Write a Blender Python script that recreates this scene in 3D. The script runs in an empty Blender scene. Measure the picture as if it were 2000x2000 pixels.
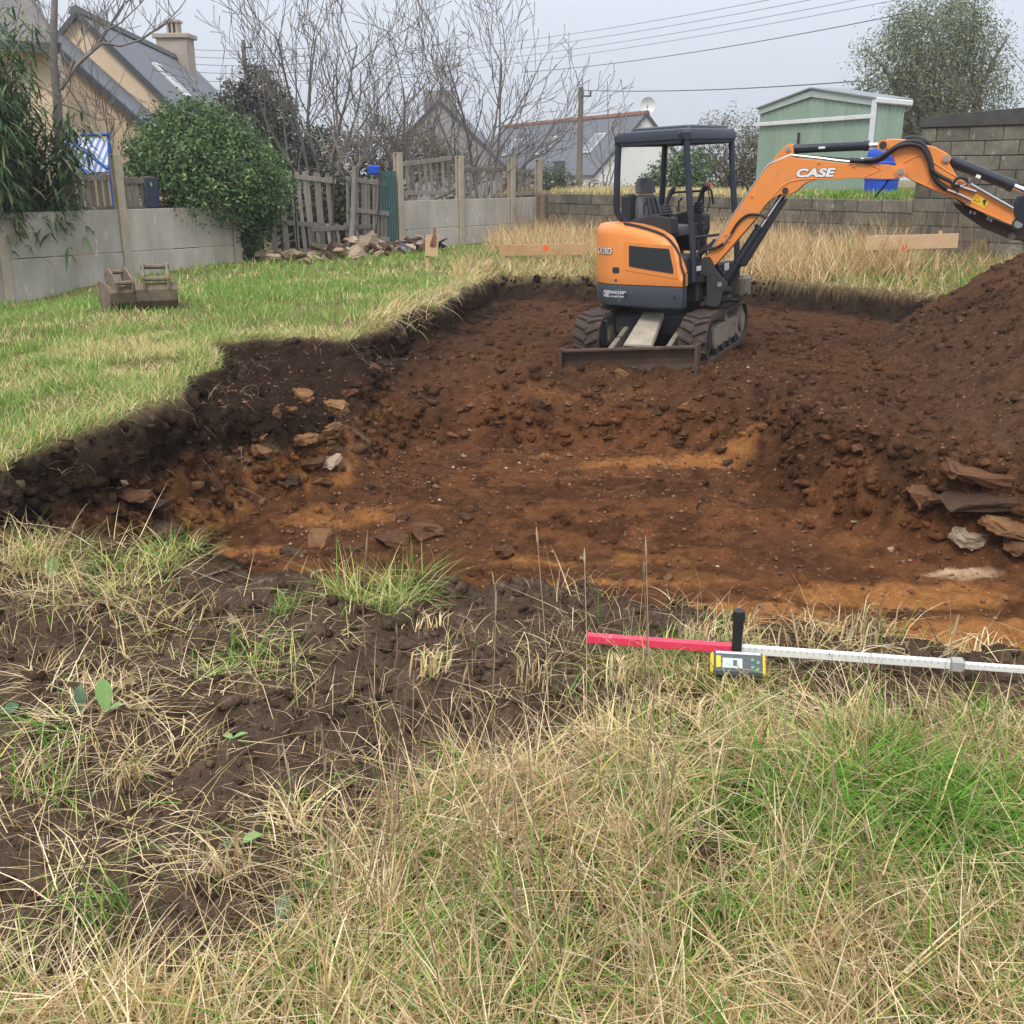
import bpy, bmesh, math, random
import numpy as np
from mathutils import Vector, Matrix, Euler

random.seed(7)
RNG = np.random.default_rng(11)
SC = bpy.context.scene
COL = SC.collection
R = math.radians

# ------------------------------------------------------------------ camera, sky, sun, exposure
EYE = np.array([0.0, 0.0, 1.6])
PITCH = R(17.85)
FPX = 2050.0
cam_data = bpy.data.cameras.new('camera')
cam_data.sensor_width = 36.0
cam_data.lens = 36.0 * FPX / 2000.0
cam_data.clip_start = 0.05
cam_data.clip_end = 3000.0
cam = bpy.data.objects.new('camera', cam_data)
cam.location = EYE
cam.rotation_euler = (R(90) - PITCH, 0, 0)
COL.objects.link(cam)
SC.camera = cam

SUN_EL, SUN_AZ = R(52), R(200)          # azimuth from +Y clockwise: behind the camera, a little to the left
world = bpy.data.worlds.new('World')
SC.world = world
world.use_nodes = True
wn = world.node_tree
wn.nodes.clear()
w_out = wn.nodes.new('ShaderNodeOutputWorld')
w_bg = wn.nodes.new('ShaderNodeBackground')
w_sky = wn.nodes.new('ShaderNodeTexSky')
w_sky.sky_type = 'NISHITA'
w_sky.sun_disc = False
w_sky.sun_elevation = SUN_EL
w_sky.sun_rotation = SUN_AZ
w_sky.air_density = 1.0
w_sky.dust_density = 3.0
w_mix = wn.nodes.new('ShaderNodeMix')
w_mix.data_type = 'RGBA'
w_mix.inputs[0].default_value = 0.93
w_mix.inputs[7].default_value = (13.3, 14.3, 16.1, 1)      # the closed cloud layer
w_tc = wn.nodes.new('ShaderNodeTexCoord')
w_no = wn.nodes.new('ShaderNodeTexNoise')
w_no.inputs['Scale'].default_value = 1.6
w_no.inputs['Detail'].default_value = 3.0
w_mr = wn.nodes.new('ShaderNodeMapRange')
w_mr.inputs[3].default_value = 0.96
w_mr.inputs[4].default_value = 1.04
w_mul = wn.nodes.new('ShaderNodeVectorMath')
w_mul.operation = 'SCALE'
wn.links.new(w_tc.outputs['Generated'], w_no.inputs['Vector'])
wn.links.new(w_no.outputs['Fac'], w_mr.inputs[0])
wn.links.new(w_sky.outputs['Color'], w_mix.inputs[6])
wn.links.new(w_mix.outputs[2], w_mul.inputs[0])
wn.links.new(w_mr.outputs[0], w_mul.inputs['Scale'])
wn.links.new(w_mul.outputs[0], w_bg.inputs['Color'])
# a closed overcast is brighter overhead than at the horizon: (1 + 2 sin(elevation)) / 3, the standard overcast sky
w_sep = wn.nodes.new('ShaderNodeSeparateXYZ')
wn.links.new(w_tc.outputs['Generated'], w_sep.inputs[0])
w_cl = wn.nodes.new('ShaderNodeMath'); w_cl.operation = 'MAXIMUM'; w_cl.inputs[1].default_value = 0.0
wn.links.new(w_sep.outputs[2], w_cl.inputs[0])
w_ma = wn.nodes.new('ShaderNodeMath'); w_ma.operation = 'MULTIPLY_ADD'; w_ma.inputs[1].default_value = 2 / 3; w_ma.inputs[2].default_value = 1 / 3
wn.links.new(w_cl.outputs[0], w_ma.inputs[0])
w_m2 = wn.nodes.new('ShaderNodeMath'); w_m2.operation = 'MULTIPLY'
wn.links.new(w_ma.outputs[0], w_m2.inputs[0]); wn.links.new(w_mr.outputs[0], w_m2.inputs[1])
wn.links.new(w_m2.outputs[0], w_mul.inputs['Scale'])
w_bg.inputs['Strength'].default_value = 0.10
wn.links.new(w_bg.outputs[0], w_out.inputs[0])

sun_data = bpy.data.lights.new('sun', 'SUN')
sun_data.energy = 1.5
sun_data.angle = R(16)
sun_data.color = (1.0, 0.90, 0.76)
sun = bpy.data.objects.new('sun', sun_data)
sd = Vector((math.sin(SUN_AZ) * math.cos(SUN_EL), math.cos(SUN_AZ) * math.cos(SUN_EL), math.sin(SUN_EL)))
sun.rotation_euler = sd.to_track_quat('Z', 'Y').to_euler()
sun.location = (0, 0, 40)
COL.objects.link(sun)

SC.view_settings.view_transform = 'Standard'
SC.view_settings.look = 'None'
SC.view_settings.exposure = 0.52
SC.view_settings.gamma = 1.0
SC.view_settings.use_curve_mapping = False
SC.cycles.max_bounces = 6
SC.cycles.diffuse_bounces = 4
SC.cycles.glossy_bounces = 2
SC.cycles.transmission_bounces = 4
SC.cycles.transparent_max_bounces = 6
SC.cycles.volume_bounces = 0

# ------------------------------------------------------------------ measuring helpers (photo pixel -> place)
_F = np.array([0, math.cos(PITCH), -math.sin(PITCH)])
_U = np.array([0, math.sin(PITCH), math.cos(PITCH)])
_R = np.array([1.0, 0, 0])
def ray(px, py):
    return _F + _R * ((px - 1000) / FPX) + _U * ((1000 - py) / FPX)
def atd(px, py, y):                       # on the vertical plane y metres ahead
    d = ray(px, py); return EYE + d * (y / d[1])
def atz(px, py, z=0.0):                   # on the level z
    d = ray(px, py); return EYE + d * ((z - EYE[2]) / d[2])
def atp(px, py, p0, n):                   # on the plane through p0 with normal n
    d = ray(px, py); p0 = np.array(p0); n = np.array(n)
    return EYE + d * (np.dot(p0 - EYE, n) / np.dot(d, n))
def project(P):
    P = np.atleast_2d(P) - EYE
    zc = P @ _F
    return 1000 + FPX * (P @ _R) / zc, 1000 - FPX * (P @ _U) / zc

# ------------------------------------------------------------------ numpy noise
def _h(ix, iy, s):
    n = (ix.astype(np.int64) * 374761393 + iy.astype(np.int64) * 668265263 + s * 1442695041) & 0xffffffff
    n = ((n ^ (n >> 13)) * 1274126177) & 0xffffffff
    n = (n ^ (n >> 16)) & 0xffffffff
    return n / 4294967295.0
def vn(x, y, s=0):
    x = np.asarray(x, float); y = np.asarray(y, float)
    ix = np.floor(x); iy = np.floor(y)
    fx = x - ix; fy = y - iy
    fx = fx * fx * fx * (fx * (fx * 6 - 15) + 10); fy = fy * fy * fy * (fy * (fy * 6 - 15) + 10)
    a = _h(ix, iy, s); b = _h(ix + 1, iy, s); c = _h(ix, iy + 1, s); d = _h(ix + 1, iy + 1, s)
    return (a + (b - a) * fx) * (1 - fy) + (c + (d - c) * fx) * fy
def fbm(x, y, s=0, o=4, g=0.5):
    x = np.asarray(x, float); y = np.asarray(y, float)
    t = 0; a = 1; n = 0
    for k in range(o):
        # turn each octave so that the lattice never shows
        ca, sa = math.cos(0.7 * k + 0.4), math.sin(0.7 * k + 0.4)
        f = 2.03 ** k
        t = t + a * vn((x * ca - y * sa) * f, (x * sa + y * ca) * f, s + 17 * k); n += a; a *= g
    return t / n
def cell(x, y, s=0):
    x = np.asarray(x, float); y = np.asarray(y, float)
    ix = np.floor(x); iy = np.floor(y); best = np.full(x.shape, 9.0); ident = np.zeros(x.shape)
    for i in (-1, 0, 1):
        for j in (-1, 0, 1):
            jx = ix + i; jy = iy + j
            px = jx + _h(jx, jy, s); py = jy + _h(jx, jy, s + 5)
            d = np.hypot(px - x, py - y)
            m = d < best
            best = np.where(m, d, best); ident = np.where(m, _h(jx, jy, s + 9), ident)
    return best, ident
def vn3(x, y, z, s=0):
    ix = np.floor(x); iy = np.floor(y); iz = np.floor(z); fx = x - ix; fy = y - iy; fz = z - iz
    fx = fx * fx * (3 - 2 * fx); fy = fy * fy * (3 - 2 * fy); fz = fz * fz * (3 - 2 * fz); t = 0
    for k in (0, 1):
        q = iz + k; o = (q * 57 + s).astype(np.int64)
        a = _h(ix, iy, o); b = _h(ix + 1, iy, o); c = _h(ix, iy + 1, o); d = _h(ix + 1, iy + 1, o)
        t = t + ((a + (b - a) * fx) * (1 - fy) + (c + (d - c) * fx) * fy) * (fz if k else 1 - fz)
    return t
def fbm3(x, y, z, s=0, o=3, g=.5):
    t = 0; a = 1; n = 0
    for k in range(o):
        f = 2.07 ** k; t = t + a * vn3(x * f + 3.1 * k, y * f - 1.7 * k, z * f, s + 11 * k); n += a; a *= g
    return t / n
def ss(a, b, x):
    t = np.clip((np.asarray(x, float) - a) / (b - a), 0, 1); return t * t * (3 - 2 * t)
def sdf(poly, x, y):                      # signed distance, positive inside
    poly = np.array(poly, float); d = np.full(np.shape(x), 1e9); ins = np.zeros(np.shape(x), bool)
    for k in range(len(poly)):
        ax, ay = poly[k]; bx, by = poly[(k + 1) % len(poly)]
        ex, ey = bx - ax, by - ay
        t = np.clip(((x - ax) * ex + (y - ay) * ey) / (ex * ex + ey * ey + 1e-12), 0, 1)
        d = np.minimum(d, np.hypot(x - ax - t * ex, y - ay - t * ey))
        c = (ay > y) != (by > y)
        xs = ax + (y - ay) * ex / (ey if abs(ey) > 1e-9 else 1e-9)
        ins ^= c & (x < xs)
    return np.where(ins, d, -d)

# ------------------------------------------------------------------ mesh builder
class MB:
    def __init__(s):
        s.v = []; s.f = []; s.n = 0
    def add(s, verts, faces):
        b = s.n
        verts = [tuple(float(q) for q in p) for p in verts]
        s.v += verts; s.n += len(verts)
        s.f += [tuple(i + b for i in f) for f in faces]
        return s
    def box(s, c, size, rz=0.0, M=None, ch=0.0):
        hx, hy, hz = size[0] / 2, size[1] / 2, size[2] / 2
        if ch <= 0:
            V = [(-hx, -hy, -hz), (hx, -hy, -hz), (hx, hy, -hz), (-hx, hy, -hz), (-hx, -hy, hz), (hx, -hy, hz), (hx, hy, hz), (-hx, hy, hz)]
            Fc = [(0, 3, 2, 1), (4, 5, 6, 7), (0, 1, 5, 4), (1, 2, 6, 5), (2, 3, 7, 6), (3, 0, 4, 7)]
        else:
            V = []; Fc = []; idx = {}
            for sx in (-1, 1):
                for sy in (-1, 1):
                    for sz in (-1, 1):
                        for ax in range(3):
                            p = [sx * (hx - ch), sy * (hy - ch), sz * (hz - ch)]
                            p[ax] += (sx, sy, sz)[ax] * ch
                            idx[(sx, sy, sz, ax)] = len(V); V.append(tuple(p))
            for ax in range(3):
                o1, o2 = [a for a in range(3) if a != ax]
                for sg in (-1, 1):
                    q = []
                    for (a, b) in ((-1, -1), (1, -1), (1, 1), (-1, 1)):
                        k = [0, 0, 0]; k[ax] = sg; k[o1] = a; k[o2] = b
                        q.append(idx[(k[0], k[1], k[2], ax)])
                    Fc.append(tuple(q))
            for ax in range(3):           # edges along ax
                o1, o2 = [a for a in range(3) if a != ax]
                for a in (-1, 1):
                    for b in (-1, 1):
                        k0 = [0, 0, 0]; k1 = [0, 0, 0]
                        k0[ax] = -1; k1[ax] = 1; k0[o1] = k1[o1] = a; k0[o2] = k1[o2] = b
                        Fc.append((idx[tuple(k0) + (o1,)], idx[tuple(k1) + (o1,)], idx[tuple(k1) + (o2,)], idx[tuple(k0) + (o2,)]))
            for sx in (-1, 1):
                for sy in (-1, 1):
                    for sz in (-1, 1):
                        Fc.append(tuple(idx[(sx, sy, sz, a)] for a in range(3)))
        if M is None:
            M = Matrix.Rotation(rz, 3, 'Z')
        c = Vector(c)
        return s.add([tuple(c + M @ Vector(p)) for p in V], Fc)
    def beam(s, a, b, w, h, up=(0, 0, 1), ch=0.0, roll=0.0):       # box from a to b, w across, h along up
        a = Vector(a); b = Vector(b); x = (b - a); L = x.length; x.normalize()
        u = Vector(up); y = u.cross(x)
        if y.length < 1e-4: y = Vector((0, 1, 0)).cross(x)
        y.normalize(); z = x.cross(y)
        if roll:
            q = Matrix.Rotation(roll, 3, x); y = q @ y; z = q @ z
        M = Matrix((x, y, z)).transposed()
        return s.box((a + b) / 2, (L, w, h), M=M, ch=ch)
    def prism(s, poly, o, ex, ey, ez, t0, t1, ch=0.0):
        o = np.array(o, float); ex = np.array(ex, float); ey = np.array(ey, float); ez = np.array(ez, float)
        n = len(poly)
        A = [o + ex * p[0] + ey * p[1] + ez * t0 for p in poly]
        B = [o + ex * p[0] + ey * p[1] + ez * t1 for p in poly]
        Fc = [tuple(range(n - 1, -1, -1)), tuple(range(n, 2 * n))]
        for i in range(n):
            j = (i + 1) % n
            Fc.append((i, j, n + j, n + i))
        return s.add(A + B, Fc)
    def tube(s, pts, rad, sides=6, cap=True):
        pts = [Vector(p) for p in pts]; n = len(pts)
        if np.isscalar(rad): rad = [rad] * n
        V = []; Fc = []
        d0 = (pts[1] - pts[0]).normalized()
        ref = Vector((0, 0, 1)) if abs(d0.z) < 0.9 else Vector((1, 0, 0))
        x = d0.cross(ref).normalized()
        for i in range(n):
            d = (pts[min(i + 1, n - 1)] - pts[max(i - 1, 0)])
            if d.length < 1e-9: d = d0.copy()
            d.normalize()
            x = (x - d * x.dot(d))
            if x.length < 1e-6: x = d.orthogonal()
            x.normalize(); y = d.cross(x)
            for k in range(sides):
                a = 2 * math.pi * k / sides
                V.append(pts[i] + (x * math.cos(a) + y * math.sin(a)) * rad[i])
        for i in range(n - 1):
            for k in range(sides):
                k2 = (k + 1) % sides
                Fc.append((i * sides + k, i * sides + k2, (i + 1) * sides + k2, (i + 1) * sides + k))
        if cap:
            Fc.append(tuple(range(sides - 1, -1, -1))); Fc.append(tuple(range((n - 1) * sides, n * sides)))
        return s.add(V, Fc)
    def cyl(s, a, b, r, sides=16, r2=None):
        return s.tube([a, b], [r, r if r2 is None else r2], sides)
    def rtube(s, pts, r, sides=8, cr=0.08, k=4):                    # tube with rounded corners
        pts = [Vector(p) for p in pts]; out = [pts[0]]
        for i in range(1, len(pts) - 1):
            a = (pts[i - 1] - pts[i]); b = (pts[i + 1] - pts[i])
            q = min(cr, a.length * 0.45, b.length * 0.45)
            p0 = pts[i] + a.normalized() * q; p1 = pts[i] + b.normalized() * q
            for j in range(k + 1):
                t = j / k
                out.append(p0 * (1 - t) ** 2 + pts[i] * 2 * t * (1 - t) + p1 * t * t)
        out.append(pts[-1])
        return s.tube(out, r, sides)
    def loft(s, rings, closed=True, caps=True):
        n = len(rings[0]); V = [p for r_ in rings for p in r_]; Fc = []
        for i in range(len(rings) - 1):
            for k in range(n if closed else n - 1):
                k2 = (k + 1) % n
                Fc.append((i * n + k, i * n + k2, (i + 1) * n + k2, (i + 1) * n + k))
        if caps:
            Fc.append(tuple(range(n - 1, -1, -1))); Fc.append(tuple(range((len(rings) - 1) * n, len(rings) * n)))
        return s.add(V, Fc)
    def mesh(s, name):
        me = bpy.data.meshes.new(name); me.from_pydata(s.v, [], s.f); me.update(); return me

def np_mesh(name, V, F4=None, F3=None, col=None, smooth=False):
    me = bpy.data.meshes.new(name)
    V = np.asarray(V, np.float32)
    loops = []; starts = []; st = 0
    if F4 is not None and len(F4):
        F4 = np.asarray(F4, np.int32); loops.append(F4.ravel()); starts.append(np.arange(len(F4), dtype=np.int32) * 4); st = len(F4) * 4
    if F3 is not None and len(F3):
        F3 = np.asarray(F3, np.int32); loops.append(F3.ravel()); starts.append(st + np.arange(len(F3), dtype=np.int32) * 3)
    loops = np.concatenate(loops); starts = np.concatenate(starts)
    me.vertices.add(len(V)); me.vertices.foreach_set('co', V.ravel())
    me.loops.add(len(loops)); me.loops.foreach_set('vertex_index', loops)
    me.polygons.add(len(starts)); me.polygons.foreach_set('loop_start', starts)
    if smooth:
        me.polygons.foreach_set('use_smooth', np.ones(len(starts), bool))
    if col is not None:
        a = me.attributes.new('Col', 'FLOAT_COLOR', 'POINT')
        c = np.ones((len(V), 4), np.float32); c[:, :3] = col
        a.data.foreach_set('color', c.ravel())
    me.update(calc_edges=True); me.validate()
    return me

def smooth_mesh(me, angle=40):
    me.polygons.foreach_set('use_smooth', np.ones(len(me.polygons), bool))
    try:
        me.set_sharp_from_angle(angle=R(angle))
    except Exception:
        pass

# ------------------------------------------------------------------ objects
def tag(o, label=None, cat=None, group=None, kind=None):
    if label: o['label'] = label
    if cat: o['category'] = cat
    if group: o['group'] = group
    if kind: o['kind'] = kind
    return o
def link_mesh(name, me, material, parent=None):
    o = bpy.data.objects.new(name, me)
    if material is not None and len(me.materials) == 0: me.materials.append(material)
    COL.objects.link(o)
    if parent is not None: o.parent = parent
    return o
class Thing:
    def __init__(s, name, label, cat, loc, group=None, rot=(0, 0, 0)):
        s.o = bpy.data.objects.new(name, None); COL.objects.link(s.o)
        s.o.empty_display_size = 0.1
        s.o.location = loc; s.o.rotation_euler = rot
        s.M = Matrix.LocRotScale(Vector(loc), Euler(rot), None); s.Mi = s.M.inverted()
        tag(s.o, label, cat, group)
    def part(s, name, mb, mat, parent=None, local=False, smooth=None, bevel=0, label=None):
        me = mb.mesh(name) if isinstance(mb, MB) else mb
        if not local: me.transform(s.Mi)
        if smooth: smooth_mesh(me, smooth)
        o = link_mesh(name, me, mat, parent or s.o)
        if bevel:
            m = o.modifiers.new('Bevel', 'BEVEL'); m.width = bevel; m.segments = 2; m.limit_method = 'ANGLE'; m.angle_limit = R(35)
        if label: o['label'] = label
        return o
def solo(name, mb, mat, label, cat, group=None, smooth=None, loc=None, bevel=0):
    me = mb.mesh(name) if isinstance(mb, MB) else mb
    if loc is not None:
        me.transform(Matrix.Translation(-Vector(loc)))
    if smooth: smooth_mesh(me, smooth)
    o = link_mesh(name, me, mat)
    if loc is not None: o.location = loc
    if bevel:
        m = o.modifiers.new('Bevel', 'BEVEL'); m.width = bevel; m.segments = 2; m.limit_method = 'ANGLE'
    return tag(o, label, cat, group)

# ------------------------------------------------------------------ materials
def nd(nt, typ, **kw):
    n = nt.nodes.new(typ)
    for k, v in kw.items(): setattr(n, k, v)
    return n
def material(name, c1, c2=None, scale=3.0, rough=0.7, bump=0.0, bscale=30.0, metallic=0.0, detail=6.0, c3=None, s3=8.0, t3=0.55, w3=0.12,
             stretch=(1, 1, 1), coords='Object', attr=False, var=0.0, bdist=0.02, spec=0.4, sheen=0.0, attr_noise=0.35, trans=0.0):
    m = bpy.data.materials.new(name); m.use_nodes = True
    nt = m.node_tree; L = nt.links
    bs = nt.nodes['Principled BSDF']
    bs.inputs['Roughness'].default_value = rough
    bs.inputs['Metallic'].default_value = metallic
    bs.inputs['Specular IOR Level'].default_value = spec
    tc = nd(nt, 'ShaderNodeTexCoord'); mp = nd(nt, 'ShaderNodeMapping')
    mp.inputs['Scale'].default_value = stretch
    if coords == 'World':
        ge = nd(nt, 'ShaderNodeNewGeometry'); L.new(ge.outputs['Position'], mp.inputs['Vector'])
    else:
        L.new(tc.outputs[coords], mp.inputs['Vector'])
    vec = mp.outputs[0]
    if var:
        oi = nd(nt, 'ShaderNodeObjectInfo'); ad = nd(nt, 'ShaderNodeVectorMath', operation='MULTIPLY_ADD')
        cb = nd(nt, 'ShaderNodeCombineXYZ'); L.new(oi.outputs['Random'], cb.inputs[0]); L.new(oi.outputs['Random'], cb.inputs[1])
        ad.inputs[1].default_value = (37, 61, 13); L.new(cb.outputs[0], ad.inputs[0]); L.new(vec, ad.inputs[2]); vec = ad.outputs[0]
    no = nd(nt, 'ShaderNodeTexNoise'); no.inputs['Scale'].default_value = scale; no.inputs['Detail'].default_value = detail
    no.inputs['Roughness'].default_value = 0.62
    L.new(vec, no.inputs['Vector'])
    rp = nd(nt, 'ShaderNodeMapRange'); rp.inputs[1].default_value = 0.3; rp.inputs[2].default_value = 0.7
    L.new(no.outputs['Fac'], rp.inputs[0])
    mx = nd(nt, 'ShaderNodeMix', data_type='RGBA')
    c2 = c2 or c1
    if attr:
        at = nd(nt, 'ShaderNodeAttribute', attribute_name='Col')
        mv = nd(nt, 'ShaderNodeMapRange'); mv.inputs[1].default_value = 0.25; mv.inputs[2].default_value = 0.75
        mv.inputs[3].default_value = 1 - attr_noise; mv.inputs[4].default_value = 1 + attr_noise
        L.new(no.outputs['Fac'], mv.inputs[0])
        sc = nd(nt, 'ShaderNodeVectorMath', operation='SCALE'); L.new(at.outputs['Color'], sc.inputs[0]); L.new(mv.outputs[0], sc.inputs['Scale'])
        colout = sc.outputs[0]
    else:
        mx.inputs[6].default_value = (*c1, 1); mx.inputs[7].default_value = (*c2, 1)
        L.new(rp.outputs[0], mx.inputs[0]); colout = mx.outputs[2]
    if c3:
        n3 = nd(nt, 'ShaderNodeTexNoise'); n3.inputs['Scale'].default_value = s3; n3.inputs['Detail'].default_value = 8; n3.inputs['Roughness'].default_value = 0.68
        L.new(vec, n3.inputs['Vector'])
        r3 = nd(nt, 'ShaderNodeMapRange'); r3.inputs[1].default_value = t3; r3.inputs[2].default_value = t3 + w3
        L.new(n3.outputs['Fac'], r3.inputs[0])
        m3 = nd(nt, 'ShaderNodeMix', data_type='RGBA'); L.new(r3.outputs[0], m3.inputs[0]); L.new(colout, m3.inputs[6]); m3.inputs[7].default_value = (*c3, 1)
        colout = m3.outputs[2]
    if var:
        vr = nd(nt, 'ShaderNodeMapRange'); vr.inputs[3].default_value = 1 - var; vr.inputs[4].default_value = 1 + var
        L.new(oi.outputs['Random'], vr.inputs[0])
        vs = nd(nt, 'ShaderNodeVectorMath', operation='SCALE'); L.new(colout, vs.inputs[0]); L.new(vr.outputs[0], vs.inputs['Scale']); colout = vs.outputs[0]
    L.new(colout, bs.inputs['Base Color'])
    if bump:
        bn = nd(nt, 'ShaderNodeTexNoise'); bn.inputs['Scale'].default_value = bscale; bn.inputs['Detail'].default_value = 8; bn.inputs['Roughness'].default_value = 0.66
        L.new(vec, bn.inputs['Vector'])
        bp = nd(nt, 'ShaderNodeBump'); bp.inputs['Strength'].default_value = bump; bp.inputs['Distance'].default_value = bdist
        L.new(bn.outputs['Fac'], bp.inputs['Height']); L.new(bp.outputs[0], bs.inputs['Normal'])
    if trans:
        out = nt.nodes['Material Output']
        tr = nd(nt, 'ShaderNodeBsdfTranslucent'); L.new(colout, tr.inputs['Color'])
        ms = nd(nt, 'ShaderNodeMixShader'); ms.inputs[0].default_value = trans
        L.new(bs.outputs[0], ms.inputs[1]); L.new(tr.outputs[0], ms.inputs[2]); L.new(ms.outputs[0], out.inputs[0])
    return m

M = {}
# ================================================================== the ground: lawn, pit, bench, spoil heap (one sheet)
FLOOR, BENCH = -1.0, -0.36
RIM = [(-3.45, 4.75), (-2.2, 4.5), (-1.25, 4.15), (-0.7, 3.85), (0.07, 3.86), (0.8, 3.55), (1.8, 3.15), (3.5, 2.7), (9, 2.0), (9.4, 13),
       (7.6, 13.6), (5.8, 14.7), (3.9, 17.1), (1.6, 17.5), (-0.35, 17.75), (-0.72, 15.3), (-0.98, 13.6), (-1.36, 12.66), (-1.42, 11.5),
       (-1.68, 10.6), (-2.05, 10.9), (-2.55, 10.75), (-2.95, 10.2), (-2.6, 9.1), (-2.66, 8.4), (-2.60, 7.8), (-2.85, 6.7), (-3.0, 5.97), (-3.5, 5.4)]
DEEP = [(-3.3, 4.95), (-2.2, 4.65), (-1.25, 4.3), (-0.7, 4.0), (0.07, 4.0), (0.8, 3.7), (1.8, 3.3), (3.5, 2.85), (8.6, 2.2), (8.6, 5.3), (5.6, 6.1), (3.9, 6.95),
        (3.25, 7.35), (2.75, 8.3), (2.6, 9.2), (2.55, 10.1), (1.9, 10.55), (0.6, 10.95), (-0.6, 11.2), (-1.25, 11.0), (-1.35, 10.4),
        (-1.45, 9.6), (-1.62, 9.05), (-2.0, 8.75), (-2.42, 8.3), (-2.56, 7.5), (-2.8, 6.7), (-2.95, 5.97), (-3.4, 5.4)]
# boundary line on the left (concrete fence) and on the back (block wall)
BL0, BL1 = np.array([-8.1, 16.9]), np.array([0.75, 28.6])
BB0, BB1 = np.array([0.75, 28.6]), np.array([9.1, 19.45])
def side(p0, p1, x, y):
    d = (p1 - p0) / np.linalg.norm(p1 - p0)
    return (x - p0[0]) * (-d[1]) + (y - p0[1]) * d[0]          # positive to the left of p0->p1

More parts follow.
